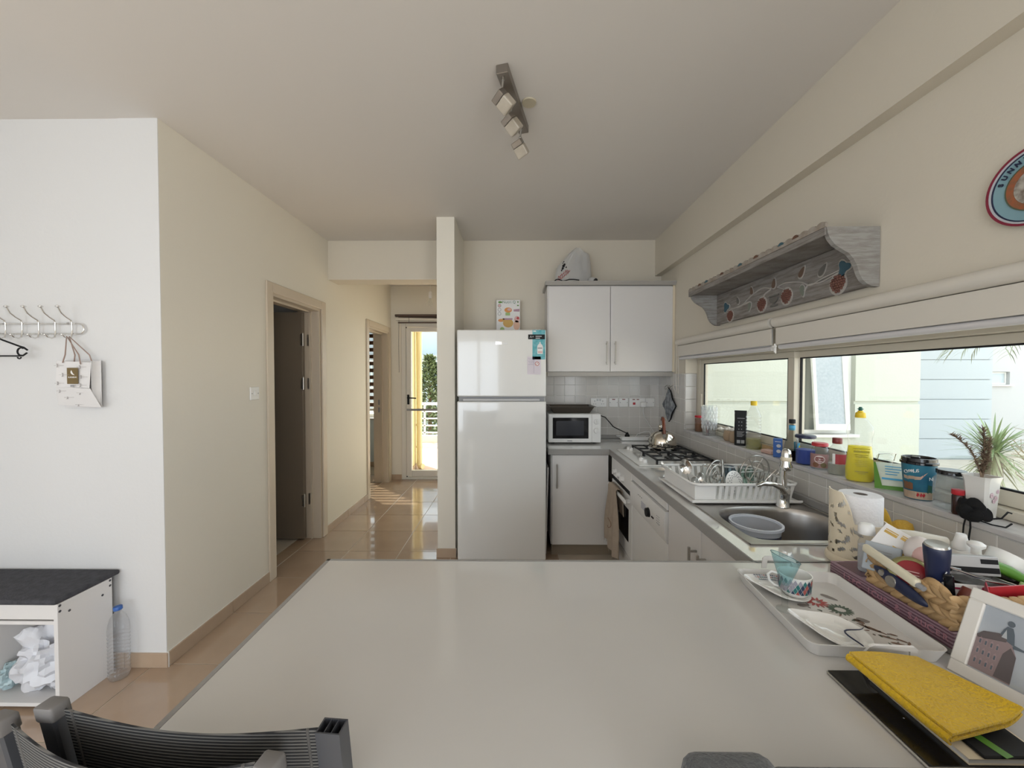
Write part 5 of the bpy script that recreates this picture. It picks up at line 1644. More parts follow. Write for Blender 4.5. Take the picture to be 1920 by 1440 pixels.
# white nozzle bottle and white knob bottle
t_ = inb('nozzle_bottle', 'white squeeze bottle with a conical nozzle at the back of the basket', 'bottle', (1.145, .965, .99))
x, y, z = 1.118, .968, .988
obj('bottle', G().lathe([(.028, z), (.030, z + .01), (.029, z + .04), (.020, z + .052), (.015, z + .054)], (x, y, 0), 22), WPLAS, t_, 50)
obj('nozzle', G().lathe([(.019, z + .0545), (.0175, z + .066), (.014, z + .070), (.0095, z + .090), (.009, z + .092), (.001, z + .092)], (x, y, 0), 20), WPLAS, t_, 40)
t_ = inb('knob_bottle', 'white flat bottle with a mushroom shaped cap next to the nozzle bottle', 'bottle', (1.175, .94, .985))
x, y = 1.108, .928
obj('bottle', G().box(x - .035, x + .018, y - .022, y + .022, .995, 1.048, .008, seg=2), WPLAS, t_, 50)
obj('cap', G().lathe([(.009, 1.0485), (.0085, 1.060), (.015, 1.066), (.016, 1.072), (.010, 1.077), (.001, 1.078)], (x, y, 0), 20), WPLAS, t_, 50)
# striped packs
M = T(1.050, .893, 1.040) @ RZ(-8) @ RX(-12)
t_ = inb('tablet_strip', 'silver and black striped medicine box in the middle of the basket', 'box', (1.08, .90, 1.0))
obj('carton', G().box(-.050, .052, -.010, .010, -.022, .020, .001).xf(M), mat('silver card', (.50, .50, .51), .35, .4), t_)
obj('print', G().box(-.048, .050, -.0108, -.0102, -.016, -.004).box(.016, .050, -.0108, -.0102, .004, .014).xf(M), BLACK, t_)
# clear plastic box
M = T(1.050, .862, 1.012) @ RZ(10) @ RY(14)
t_ = inb('clear_case', 'clear plastic case lying over the medicine boxes', 'case', (1.10, .865, .985))
g = G().box(-.055, .06, -.028, .028, -.012, .012, .005, seg=2)
obj('case', g.xf(M), clear('clear case plastic', (.90, .91, .91), body=.10), t_, 40)
obj('rim', G().tube([M @ Vector(p) for p in ((-.055, -.028, .0128), (.06, -.028, .0128), (.06, .028, .0128), (-.055, .028, .0128))], .0022, 6, closed=True), CHROME, t_, 60)
# green handle and white curve
single('knife_handle', G().tube([(1.090, .895, 1.046), (1.125, .882, 1.030), (1.165, .862, 1.006)], .012, 12, rr=[.010, .013, .008]), GREEN, 'green plastic handle pointing out over the clear case', 'handle', smooth=60)
def cup_(u, v):
    a = R(-20 + 200 * u)
    return (1.190 + .036 * math.cos(a), .935 + .03 * math.sin(a), 1.000 + .052 * v)
single('plastic_cup', G().lathe([(.026, 1.0), (.032, 1.012), (.035, 1.05), (.033, 1.05), (.030, 1.012), (.001, 1.004)], (1.150, .920, 0), 24).xf(T(1.15, .920, 1.005) @ RY(35) @ T(-1.15, -.920, -1.0)), WPLAS, 'white curved plastic cup tipped over behind the green handle', 'cup', smooth=50)
single('pill_bottle', G().lathe([(.016, 0), (.018, .003), (.018, .06), (.014, .067)], seg=16).lathe([(.0155, .0675), (.0155, .085), (.001, .086)], seg=16).xf(T(1.292, .985, CZ + .002)), WPLAS, 'small white pill bottle against the tiles at the picture frame end', 'bottle', smooth=40)
# white box with red hexagons
M = T(.985, .838, 1.000) @ RZ(-12) @ RX(-25)
t_ = inb('medicine_box', 'white medicine box with dark red hexagons near the front of the basket', 'box', (1.0, .835, .97))
obj('carton', G().box(-.045, .045, -.009, .009, -.022, .020, .001).xf(M), PAPER, t_)
g = G()
for cx, cz in ((.012, .004), (.028, .011), (.024, -.008)): g.prism([(cx + .0075 * math.cos(i * math.pi / 3), cz + .0065 * math.sin(i * math.pi / 3)) for i in range(6)], 'y', -.0098, -.0092)
g.box(-.04, -.012, -.0098, -.0092, .008, .012)
obj('print', g.xf(M), mat('crimson print', (.40, .02, .08), .5), t_)
t_ = inb('brown_cap_bottle', 'bottle with a reddish brown cap poking over the basket rim', 'bottle', (.955, .825, .985))
M = T(.957, .816, .997) @ RZ(-30) @ RX(-12) @ RY(18)
obj('cap', G().lathe([(.0155, 0), (.016, .002), (.0135, .026), (.0125, .028), (.001, .028)], seg=22).xf(M), mat('reddish brown cap', (.16, .035, .022), .35), t_, 40)
obj('bottle', G().lathe([(.014, -.025), (.0165, -.02), (.0165, -.002)], seg=20).xf(M), WPLAS, t_, 40)
t_ = inb('folded_card', 'folded bright red card at the picture frame end of the basket', 'card', (1.09, .82, .985))
M = T(1.052, .822, 1.008) @ RZ(6)
obj('card', G().box(-.048, .050, -.0015, .0015, -.018, .020, .0005).xf(M), RED, t_)
obj('fold', G().box(-.030, .002, -.001, .001, -.018, .028, .0004).xf(T(1.008, .828, 1.010) @ RZ(50) @ RY(-24)), mat('pinkish red', (.50, .06, .09), .5), t_)
single('packet', G().box(-.03, .035, -.002, .002, -.015, .015, .001).xf(T(1.130, .845, 1.000) @ RY(22)), LGREEN, 'pale green packet edge under the green handle', 'packet')

# ---- serving tray with its load
TXc, TYc, TA = .757, .940, -4.2
TM = T(TXc, TYc, Z0) @ RZ(TA)
tr = thing('serving_tray', 'white rectangular serving tray with printed flowers and two handles', 'tray', (TXc, TYc, Z0))
TRAYM = mat('tray white', (.70, .68, .655), .3)
g = G()
def rrect(a, b, z, c=.018, n=4):
    out = []
    for sx, sy, a0 in ((1, 1, 0), (-1, 1, 90), (-1, -1, 180), (1, -1, 270)):
        for i in range(n + 1):
            an = R(a0 + 90 * i / n)
            out.append(g.b.verts.new(TM @ Vector((sx * (a - c) + c * math.cos(an), sy * (b - c) + c * math.sin(an), z))))
    return out
q = [rrect(.125, .150, 0), rrect(.134, .158, .026), rrect(.135, .1592, .029), rrect(.1325, .1565, .029), rrect(.1305, .154, .026), rrect(.1225, .1475, .004)]
for a, b in zip(q, q[1:]): g.bridge(a, b)
g._f(q[0][::-1]); g._f(q[-1])
obj('tray', g, TRAYM, tr, 35)
for s in (1, -1):
    pts = [(-.052, .027), (-.044, .054), (-.036, .060), (.036, .060), (.044, .054), (.052, .027), (.038, .028), (.032, .048), (-.032, .048), (-.038, .028)]
    h = G().prism(pts, 'y', -.002, .002)
    h.xf(TM @ T(0, s * .1585, 0) @ RX(-s * 20) @ T(0, s * .009, .002))
    obj('handle', h, TRAYM, tr)
# printed bouquet: thin petals on the tray floor
def flora():
    ms = [RED, mat('petal red', (.46, .10, .09), .6), mat('petal green', (.12, .16, .12), .6), mat('leaf grey', (.26, .23, .21), .6), mat('leaf brown', (.23, .15, .11), .6)]
    g = G()
    zf = .0046
    def leaf_(x, y, ln, wd, an, mi):
        g.mi = mi
        c, s = math.cos(R(an)), math.sin(R(an))
        pts = []
        for k in range(10):
            b = 2 * math.pi * k / 10
            u, v = ln / 2 * math.cos(b), wd / 2 * math.sin(b) * (1 - .3 * math.cos(b))
            pts.append((x + u * c - v * s, y + u * s + v * c))
        g.prism(pts, 'z', zf, zf + .0003)
    for k in range(13): leaf_(.012 + .018 * math.cos(k * .483), .045 + .016 * math.sin(k * .483), .018, .006, math.degrees(k * .483), 1)
    for k in range(18): leaf_(.048 + .020 * math.cos(k * .349), .015 + .017 * math.sin(k * .349), .016, .006, math.degrees(k * .349), 2)
    random.seed(4)
    for k in range(46):
        t = k / 45
        leaf_(-.035 + .125 * t + random.uniform(-.022, .022), .085 - .20 * t + random.uniform(-.02, .02), random.uniform(.006, .013), random.uniform(.003, .005), random.uniform(0, 180), random.choice((2, 3, 3, 4)))
    for x, y, ln, wd, an, mi in ((.060, .070, .038, .014, -50, 3), (.070, -.025, .026, .018, -20, 3), (.058, -.030, .022, .012, -60, 4), (-.03, .028, .030, .014, 5, 3), (.062, -.055, .040, .007, -50, 4), (.072, -.062, .036, .006, -55, 4), (.076, -.085, .034, .006, -30, 4), (-.02, .052, .028, .008, -30, 2), (-.045, .075, .030, .004, -40, 3), (.0, .075, .03, .003, -35, 3), (-.02, .065, .06, .002, -25, 3), (.08, -.105, .026, .006, -20, 4), (.095, -.075, .014, .006, -30, 4), (.098, -.095, .016, .006, -40, 4)):
        leaf_(x, y, ln, wd, an, mi)
    obj('flower_print', g.xf(TM), ms, tr)
flora()

def spoonrest(name, label, M, prints):
    """drop shaped saucer with a thumb end"""
    t_ = thing(name, label, 'saucer', tuple(M.translation))
    g = G()
    def out(a):
        r_ = .060 + .032 * max(0, math.cos(a)) ** 7
        return r_ * math.cos(a), .98 * .060 * math.sin(a) * (1 - .12 * max(0, math.cos(a)))
    def lev(s, z, k=56): return [g.b.verts.new(M @ Vector((out(2 * math.pi * i / k)[0] * s, out(2 * math.pi * i / k)[1] * s, z))) for i in range(k)]
    q = [lev(.55, 0), lev(.97, .0125), lev(1, .014), lev(.99, .0165), lev(.90, .0135), lev(.66, .0065), lev(.62, .0080), lev(.58, .0065), lev(.48, .004), lev(.44, .0055), lev(.40, .0045)]
    for a, b in zip(q, q[1:]): g.bridge(a, b)
    g._f(q[0][::-1]); g._f(q[-1])
    obj('dish', g, WHITEG, t_, 60)
    prints(t_, M, out)
    return t_
def wave_print(t_, M, out):
    pts = []
    for k in range(16):
        u = k / 15
        a = R(-125 + 125 * u)
        r_ = .058 + .008 * math.sin(u * 9)
        pts.append(M @ Vector((-.028 - .016 * math.cos(u * 7.5), -.048 + .096 * u, .0125 + .006 * abs(2 * u - 1) ** 2)))
    obj('navy_wave', G().tube(pts, .0011, 5, rr=[.0006 + .0012 * math.sin(math.pi * k / 15) for k in range(16)]), NAVY, t_, 60, label='navy wavy line')
def diamond_print(t_, M, out):
    g = G()
    k = 0
    for row, s in enumerate((.74, .84, .93)):
        n = 30
        for i in range(n):
            a = R(-170 + 150 * (i + .5 * (row % 2)) / n)
            x, y = out(a)
            da = R(150 / n * .42)
            x1, y1 = out(a - da); x2, y2 = out(a + da)
            z = .0103 + (s - .74) * .033
            g.mi = [0, 0, 1, 2, 0, 3, 0][(i * 3 + row * 2) % 7]
            g.poly([M @ Vector((x1 * s, y1 * s, z)), M @ Vector((x * (s + .043), y * (s + .043), z + .0012)), M @ Vector((x2 * s, y2 * s, z)), M @ Vector((x * (s - .043), y * (s - .043), z - .0008))])
    obj('diamond_print', g, [mat('ink blue', (.03, .05, .10), .4), mat('brick red print', (.42, .10, .09), .4), mat('sea green print', (.03, .18, .18), .4), mat('lilac grey print', (.36, .34, .40), .4)], t_)
near = T(.715, .852, Z0 + .0065) @ RZ(140) @ RY(-5)
spoonrest('saucer', 'white drop shaped saucer with a navy wave line at the near end of the tray', near, wave_print)
far = T(.712, 1.022, Z0 + .0070) @ RZ(152) @ RY(-6)
spoonrest('saucer', 'drop shaped saucer with a coloured diamond border under the teacup', far, diamond_print)
# cup
cx, cy, cz = .735, 1.010, Z0 + .0125
t_ = thing('teacup', 'white teacup with a pattern of coloured diamonds on its saucer', 'cup', (cx, cy, cz))
obj('cup', G().lathe([(.026, 0), (.028, .003), (.0345, .012), (.037, .050), (.038, .0535), (.036, .0535), (.034, .012), (.001, .006)], (cx, cy, cz), 36), WHITEG, t_, 50)
g = G()
for row in range(4):
    n = 22
    for i in range(n):
        a = 2 * math.pi * (i + .5 * (row % 2)) / n
        da = math.pi / n * .86
        zc = .013 + row * .0095
        rr_ = lambda z: .0352 + (z - .012) * .066 + .0005
        P = lambda an, z: (cx + rr_(z) * math.cos(an), cy + rr_(z) * math.sin(an), cz + z)
        g.mi = [0, 2, 3, 1, 3, 2, 0, 3][(i * 5 + row * 3) % 8]
        g.poly([P(a - da, zc), P(a, zc + .0085), P(a + da, zc), P(a, zc - .0085 if row else zc - .0005)])
obj('diamond_print', g, [MATS['ink blue'], MATS['brick red print'], MATS['sea green print'], MATS['lilac grey print']], t_)
ha = R(158)
hd_ = Vector((math.cos(ha), math.sin(ha), 0))
obj('handle', G().tube([Vector((cx, cy, cz)) + hd_ * r_ + Vector((0, 0, z)) for r_, z in ((.036, .046), (.052, .049), (.060, .040), (.056, .024), (.046, .014), (.036, .012))], .0036, 8), WHITEG, t_, 60)
# goblet
gx, gy, gz0 = .668, .950, Z0 + .0046
t_ = thing('goblet', 'small stemmed glass with a slanted blue green bowl on the tray', 'glass', (gx, gy, gz0))
obj('stem', G().lathe([(.019, .0005), (.018, .003), (.008, .007), (.0065, .015), (.0075, .05), (.006, .058), (.009, .064)], (gx, gy, gz0), 20), CLEAR, t_, 60)
g = G()
rs = []
for r_, z in ((.008, .064), (.014, .078), (.020, .096), (.026, .115), (.031, .132)):
    rs.append([g.b.verts.new((gx + r_ * math.cos(2 * math.pi * i / 28), gy + r_ * math.sin(2 * math.pi * i / 28), gz0 + z - (z - .064) / .068 * .011 * math.cos(2 * math.pi * i / 28))) for i in range(28)])
for a, b in zip(rs, rs[1:]): g.bridge(a, b)
rimv = [v.co.copy() for v in rs[-1]]
obj('bowl', g, clear('blue green glass', (.62, .80, .82), body=.07), t_, 60)
obj('rim', G().tube(rimv, .0009, 5, closed=True), mat('rim blue', (.12, .20, .22), .2), t_, 60)

# ---- tablet, notebook, phone case, cloth, picture frame
t_ = thing('tablet', 'black tablet with a silver edge lying face up on the breakfast bar', 'tablet', (.69, .665, Z0))
obj('shell', G().box(.611, .770, .562, .752, Z0, Z0 + .006, .0025, seg=2), STEEL, t_, 40)
obj('screen', G().box(.613, .768, .564, .750, Z0 + .0062, Z0 + .0072, .0004), BLACKG, t_)
obj('camera_dot', G().cyl((.655, .644, Z0 + .0072), (.655, .644, Z0 + .0076), .0012, seg=8), LGREY, t_)
t_ = thing('notebook', 'cream notebook lying on the tablet under the yellow cloth', 'notebook', (.73, .655, Z0 + .0078))
obj('cover', G().box(.672, .790, .565, .728, Z0 + .0078, Z0 + .0088).box(.672, .790, .565, .728, Z0 + .0162, Z0 + .0172), CREAM, t_)
obj('pages', G().box(.6735, .7885, .567, .726, Z0 + .0089, Z0 + .0161), PAPER, t_)
t_ = thing('wallet', 'black folded case with a green stripe poking out from under the yellow cloth', 'case', (.75, .60, Z0 + .0175))
obj('case', G().box(.692, .782, .563, .64, Z0 + .0176, Z0 + .0226, .002), BLACK, t_)
obj('stripe', G().box(-.007, .007, -.027, .027, 0, .0005).xf(T(.722, .588, Z0 + .0227) @ RZ(12)), GREEN, t_)
YC = mat('yellow viscose cloth', (.70, .44, .005), .85, noise_=(60, .5, (.60, .36, .004)), bump=(240, .6), sheen=.2)
def yc(k, zc):
    c = [Vector((.640, .735, 0)), Vector((.772, .738, 0)), Vector((.806, .608, 0)), Vector((.660, .578, 0))]
    def f(u, v):
        p = (c[0] * (1 - u) + c[1] * u) * (1 - v) + (c[3] * (1 - u) + c[2] * u) * v
        wv = .006 * math.sin(3.2 * v + 1) * (1 - u) + .005 * math.sin(4 * u) * (1 - v)
        curl = .014 * max(0, (u - .75) / .25) ** 2 * v + .006 * (1 - v) ** 3 * (1 - u)
        return (p.x + .003 * k, p.y, zc + wv * .6 + curl)
    return f
t_ = thing('cleaning_cloth', 'bright yellow folded cleaning cloth on top of the notebook', 'cloth', (.72, .66, Z0 + .025))
zc0 = Z0 + .0285
obj('lower_fold', G().surf(yc(0, zc0 + .004), 18, 18, .004), YC, t_, 60)
obj('upper_fold', G().surf(yc(.4, zc0 + .0135), 18, 18, .0045), YC, t_, 60)
def yfold(u, v):
    a = math.pi * (v - .5)
    p = Vector(yc(0, 0)(0, u)); n = Vector((-.99, -.12, 0))
    return p + n * (.0065 * math.cos(a)) + Vector((0, 0, zc0 + .0065 + .0075 * math.sin(a)))
obj('fold_edge', G().surf(yfold, 18, 8, .003), YC, t_, 60)

FO = Vector((.860, .766, Z0 + .001))                    # foot of the frame at the tray end
fw = Vector((.285, -.958, 0)).normalized()              # along the foot
lean = R(27)
fnb = Vector((fw.y, -fw.x, 0)).normalized()             # horizontal, the way the picture faces
if fnb.x > 0: fnb = -fnb
fup = (Vector((0, 0, 1)) * math.cos(lean) - fnb * math.sin(lean)).normalized()
fn_ = fw.cross(fup)
if fn_.dot(fnb) < 0: fn_ = -fn_
FM = Matrix(((fw.x, -fn_.x, fup.x, FO.x), (fw.y, -fn_.y, fup.y, FO.y), (fw.z, -fn_.z, fup.z, FO.z), (0, 0, 0, 1)))
t_ = thing('picture_frame', 'white picture frame with a sketch of a domed city building, leaning back', 'picture frame', tuple(FO))
FWD, FHT, FB = .135, .172, .023
g = G()
g.box(0, FWD, 0, .014, 0, FB, .002).box(0, FWD, 0, .014, FHT - FB, FHT, .002).box(0, FB, 0, .014, FB, FHT - FB, .002).box(FWD - FB, FWD, 0, .014, FB, FHT - FB, .002)
obj('moulding', g.xf(FM), mat('frame white', (.72, .69, .64), .4), t_)
obj('picture', G().box(FB, FWD - FB, .006, .008, FB, FHT - FB).xf(FM), mat('watercolour sky', (.36, .39, .43), .7, noise_=(14, .7, (.46, .48, .50))), t_)
g = G()
yp = .0056
def pp(pts, mi, lift=0):
    g.mi = mi
    g.prism([(FB + a * .087, FB + b * .126) for a, b in pts], 'y', yp - lift - .0003, yp - lift)
pp([(.0, .02), (.0, .52), (.08, .60), (.30, .66), (.42, .62), (.52, .55), (.60, .42), (.62, .02)], 0)
pp([(.38, .04), (.62, .04), (.60, .42), (.50, .52), (.42, .40)], 1, .0004)
pp([(.30, .62), (.34, .74), (.38, .80), (.46, .80), (.50, .72), (.54, .56)], 2, .0004)
pp([(.52, .58), (.70, .56), (.72, .54), (.53, .52)], 2, .0006)
pp([(.42 + .055 * math.cos(i * .6), .85 + .045 * math.sin(i * .6)) for i in range(11)], 2, .0004)
pp([(.34, .62), (.38, .75), (.42, .62)], 3, .0008)
for r_ in range(3):
    for k in range(4):
        a, b = .05 + k * .085, .10 + r_ * .15
        pp([(a, b), (a + .05, b), (a + .05, b + .08), (a + .025, b + .11), (a, b + .08)], 4, .0006)
        pp([(a + .012, b + .01), (a + .038, b + .01), (a + .038, b + .07), (a + .012, b + .07)], 2, .001)
pp([(.0, .52), (.08, .60), (.30, .66), (.42, .62), (.42, .57), (.02, .48)], 1, .0006)
pp([(.62, .02), (.62, .06), (1, .10), (1, .02)], 3, .0002)
pp([(.86, .06), (.86, .28), (.91, .36), (.96, .30), (1, .30), (1, .06)], 1, .0004)
obj('building_print', g.xf(FM), [mat('print mauve', (.27, .20, .20), .7), mat('print dark', (.11, .09, .09), .7), mat('print slate', (.10, .12, .14), .7), mat('print pale', (.42, .44, .45), .7), mat('print rose', (.34, .24, .24), .7)], t_)
obj('stand', G().prism([(.02, .0), (.10, .0), (.075, .115), (.045, .115)], 'y', 0, .004).xf(FM @ T(.01, .016, .012) @ RX(-18)), BLACK, t_)
# ================================================================ WINDOW WALL: SHELF, PLATE, BLINDS
def wood_mat(name, c1, c2, scale):
    """whitewash rubbed thin along the grain: noise stretched along the board"""
    m = mat(name, c1, .65)
    n, l = m.node_tree.nodes, m.node_tree.links
    tc = n.new('ShaderNodeTexCoord'); mp = n.new('ShaderNodeMapping')
    mp.inputs['Scale'].default_value = scale
    t = n.new('ShaderNodeTexNoise'); t.inputs['Scale'].default_value = 1; t.inputs['Detail'].default_value = 8; t.inputs['Roughness'].default_value = .7
    r = n.new('ShaderNodeMapRange'); r.inputs[1].default_value = .42; r.inputs[2].default_value = .72
    mx = n.new('ShaderNodeMix'); mx.data_type = 'RGBA'
    mx.inputs[6].default_value = (*c1, 1); mx.inputs[7].default_value = (*c2, 1)
    l.new(tc.outputs['Object'], mp.inputs[0]); l.new(mp.outputs[0], t.inputs['Vector']); l.new(t.outputs[0], r.inputs[0])
    l.new(r.outputs[0], mx.inputs[0]); l.new(mx.outputs[2], n['Principled BSDF'].inputs['Base Color'])
    return m
WOOD = wood_mat('whitewashed wood', (.29, .27, .25), (.12, .095, .08), (7, 7, 70))
WOODL = mat('pale carved wood', (.46, .43, .40), .65, noise_=(20, .6, (.36, .33, .30)))
sh = thing('wall_shelf', 'long whitewashed carved wooden wall shelf above the kitchen window', 'shelf', (1.36, 2.03, 1.81))
SY0, SY1 = 1.462, 2.602
prof = [(1.1635, 2.036), (1.363, 2.036), (1.363, 1.812), (1.352, 1.8125), (1.335, 1.814), (1.318, 1.822), (1.300, 1.838), (1.288, 1.860), (1.279, 1.888), (1.266, 1.915), (1.248, 1.936), (1.222, 1.951), (1.196, 1.968), (1.178, 1.990), (1.168, 2.012)]
for a, b in ((SY0, SY0 + .018), (SY1 - .018, SY1)):
    obj('end_panel', G().prism(prof, 'y', a, b), wood_mat('whitewashed end grain', (.36, .35, .33), (.19, .165, .145), (9, 9, 75)) if 'whitewashed end grain' not in MATS else MATS['whitewashed end grain'], sh)
obj('top_board', G().box(1.166, 1.362, SY0 + .019, SY1 - .019, 2.012, 2.030, .002), WOOD, sh)
obj('back_board', G().box(1.338, 1.362, SY0 + .019, SY1 - .019, 1.818, 2.011, .003), WOOD, sh)
obj('front_moulding', G().box(1.158, 1.1655, SY0, SY1, 2.005, 2.034, .002), WOOD, sh)
pts = [(SY0, 2.0345)]
n = 26
for k in range(n):
    for q in range(6):
        t = (k + q / 6) / n
        pts.append((SY0 + (SY1 - SY0) * t, 2.050 + .009 * abs(math.sin(math.pi * q / 6)) ** .7))
pts += [(SY1, 2.050), (SY1, 2.0345)]
obj('scalloped_crest', G().prism(pts, 'x', 1.158, 1.168), mat('weathered crest', (.30, .25, .20), .7, noise_=(25, .8, (.42, .38, .34))), sh)
sc = [None, None]
for k, mi in ((3, 'b'), (5, 't'), (9, 'b'), (12, 't'), (16, 'b'), (20, 't'), (22, 'b')):
    yk = SY0 + (SY1 - SY0) * (k + .5) / n
    m_ = MATS.get('scallop ' + mi) or mat('scallop ' + mi, (.13, .06, .035) if mi == 'b' else (.05, .12, .15), .6)
    i = 0 if mi == 'b' else 1
    if sc[i] is None:
        sc[i] = obj('painted_scallop', G().prism([(yk + .018 * math.cos(a), 2.046 + .013 * math.sin(a)) for a in [math.pi * q / 8 for q in range(9)]], 'x', 1.1565, 1.1695), m_, sh, origin=(1.16, yk, 2.046)).data
    else: share('painted_scallop', sc[i], sh, (1.16, yk, 2.046))
VX = 1.3365
def vine(pts, r_=.0045):
    P = [Vector((VX, a, b)) for a, b in pts]
    out = []
    for i in range(len(P) - 1):
        p0, p1, p2, p3 = P[max(i - 1, 0)], P[i], P[i + 1], P[min(i + 2, len(P) - 1)]
        for q in range(6):
            t = q / 6
            out.append(.5 * ((2 * p1) + (p2 - p0) * t + (2 * p0 - 5 * p1 + 4 * p2 - p3) * t * t + (3 * p1 - p0 - 3 * p2 + p3) * t ** 3))
    return G().tube(out + [P[-1]], r_, 6)
for v in ([(1.602, 1.914), (1.70, 1.901), (1.765, 1.888), (1.828, 1.918), (1.925, 1.937), (1.985, 1.93)], [(1.61, 1.905), (1.70, 1.888), (1.775, 1.892), (1.80, 1.87)], [(2.422, 1.90), (2.306, 1.89), (2.202, 1.932), (2.106, 1.952), (2.035, 1.935)], [(2.40, 1.888), (2.30, 1.895), (2.22, 1.90)], [(1.985, 1.93), (1.94, 1.91), (1.917, 1.89)], [(2.035, 1.93), (2.085, 1.915), (2.11, 1.885)]):
    obj('vine', vine(v), WOODL, sh, 60)
LEAFC = {'b': mat('carved blue', (.045, .11, .15), .6), 'r': mat('carved red brown', (.17, .07, .05), .6), 'g': mat('carved grey green', (.20, .22, .18), .6), 'd': mat('carved brown', (.16, .10, .07), .6), 'w': mat('carved grey', (.15, .14, .125), .6)}
def cleaf(y_, z_, ln, wd, an, mk, lobes=0):
    P, Q = [], []
    for k in range(20):
        a = 2 * math.pi * k / 20
        r1 = 1 + (.28 * math.cos(a * lobes) if lobes else 0)
        u, v = ln * math.cos(a) * r1, wd * math.sin(a) * (1 if lobes else (1 - .45 * math.cos(a))) * r1
        c, s = math.cos(R(an)), math.sin(R(an))
        P.append((y_ - (u * c - v * s), z_ + u * s + v * c)); Q.append((y_ - 1.28 * (u * c - v * s), z_ + 1.28 * (u * s + v * c)))
    l_ = obj('leaf_outline', G().prism(Q, 'x', 1.3345, 1.3378), WOODL, sh)
    obj('leaf', G().prism(P, 'x', 1.3315, 1.3344), LEAFC[mk], l_)
cleaf(1.585, 1.917, .026, .026, 0, 'b', 3); cleaf(2.459, 1.912, .026, .026, 0, 'b', 3)
cleaf(1.817, 1.961, .026, .012, 55, 'd'); cleaf(2.199, 1.958, .022, .011, 100, 'd'); cleaf(2.011, 1.955, .024, .012, 80, 'd')
cleaf(1.695, 1.938, .028, .013, 50, 'w'); cleaf(1.812, 1.873, .026, .012, -80, 'g'); cleaf(2.217, 1.872, .024, .012, -100, 'g'); cleaf(2.334, 1.930, .022, .010, 110, 'w')
for y_, z_, s in ((1.614, 1.858, 1.1), (1.917, 1.869, 1.05), (2.108, 1.864, 1.05), (2.415, 1.851, .95)):
    o_ = obj('grape_outline', G().prism([(y_ + .040 * s * math.cos(a), z_ + .043 * s * math.sin(a)) for a in [math.pi * q / 10 for q in range(20)]], 'x', 1.3345, 1.3378), WOODL, sh)
    g = G()
    for row, n_ in enumerate((3, 5, 6, 6, 5, 4, 2)):
        for k in range(n_): g.sph((1.334, y_ + (k - (n_ - 1) / 2) * .0115 * s, z_ + (.028 - row * .0095) * s), .0058 * s, 7, 5)
    obj('grape_bunch', g, LEAFC['r'], o_, 60)
g = G()
g.prism([(1.975, 1.895), (2.045, 1.895), (2.045, 1.888), (1.975, 1.888)], 'x', 1.332, 1.3378)
g.prism([(2.01 + .034 * math.cos(a), 1.882 + .030 * math.sin(a)) for a in [math.pi * (1 + q / 10) for q in range(11)]], 'x', 1.331, 1.3378)
g.prism([(1.985, 1.836), (2.035, 1.836), (2.035, 1.844), (2.016, 1.848), (2.016, 1.856), (2.004, 1.856), (2.004, 1.848), (1.985, 1.844)], 'x', 1.331, 1.3378)
obj('vase_relief', g, MATS['carved grey'], sh)

# plate on the wall
py_, pz_, pr_ = 1.022, 1.976, .103
pl = thing('wall_plate', 'round blue souvenir plate with a red rim hanging high on the window wall', 'plate', (1.36, py_, pz_ - pr_))
PM = Matrix(((0, 0, -1, 1.3635), (-1, 0, 0, py_), (0, 1, 0, pz_), (0, 0, 0, 1)))     # x: towards -Y, y: up, z: out of the wall
def ringp(name, r0, r1, z0, z1, m):
    obj(name, G().lathe([(r1, z0 - .0015), (r1, z0), (r0, z1), (r0, z1 - .0015)], seg=56, caps=False).xf(PM), m, pl, 40)
obj('dish', G().lathe([(.06, 0), (pr_ - .003, .012), (pr_, .014), (pr_ - .002, .016), (.055, .008), (.001, .008)], seg=56).xf(PM), mat('plate blue', (.22, .37, .42), .25), pl, 50)
ringp('red_rim', .0975, .1035, .0175, .0165, mat('plate red', (.22, .015, .04), .3))
ringp('white_band', .0925, .0973, .0165, .0152, mat('plate white', (.46, .47, .50), .3))
ringp('navy_band', .0890, .0923, .0155, .0148, NAVY)
g = G()
obj('orange_ring', G().lathe([(.062, .0108), (.062, .0118), (.048, .0098), (.048, .0088)], seg=48, caps=False).xf(PM), mat('plate orange', (.34, .10, .04), .4, noise_=(90, .8, (.20, .10, .05))), pl, 40)
obj('picture', G().cyl((0, 0, .0082), (0, 0, .0092), .0478, seg=40).xf(PM), mat('plate picture', (.50, .47, .42), .5, noise_=(55, .9, (.16, .12, .09))), pl)
obj('green_ring', G().lathe([(.065, .0114), (.065, .0122), (.0622, .0118), (.0622, .0110)], seg=48, caps=False).xf(PM), mat('plate green', (.08, .10, .06), .4), pl)
for k, ch in enumerate('SUNNY BEACH'):
    if ch == ' ': continue
    a = 158 - k * 13.6
    text('lettering', ch, .0165, NAVY, PM @ RZ(a) @ T(.0765, 0, .0148) @ RZ(-90), pl, bold=.0008)

# two roller blinds
def blind(label, y0, y1, zb_, cords):
    b = thing('roller_blind', label, 'blind', (1.30, (y0 + y1) / 2, 1.60))
    obj('headbox', G().cyl((1.316, y0, 1.748), (1.316, y1, 1.748), .0265, seg=24).box(1.3165, 1.3640, y0, y1, 1.722, 1.7745), BLIND, b, 50)
    obj('valance', G().box(1.312, 1.318, y0 + .005, y1 - .005, 1.635, 1.719, .001), BLIND, b)
    obj('fabric', G().box(1.330, 1.332, y0 + .02, y1 - .02, zb_ + .02, 1.719), PAPER, b)
    obj('bottom_bar', G().cyl((1.331, y0 + .015, zb_ + .012), (1.331, y1 - .015, zb_ + .012), .013, seg=14), mat('pale bar', (.68, .66, .66), .35), b, 50)
    return b
bl1 = blind('cream roller blind pulled up over the hob end of the window', 1.990, 3.135, 1.607, True)
bl2 = blind('cream roller blind pulled up over the planter end of the window', .40, 1.965, 1.612, False)
g = G()
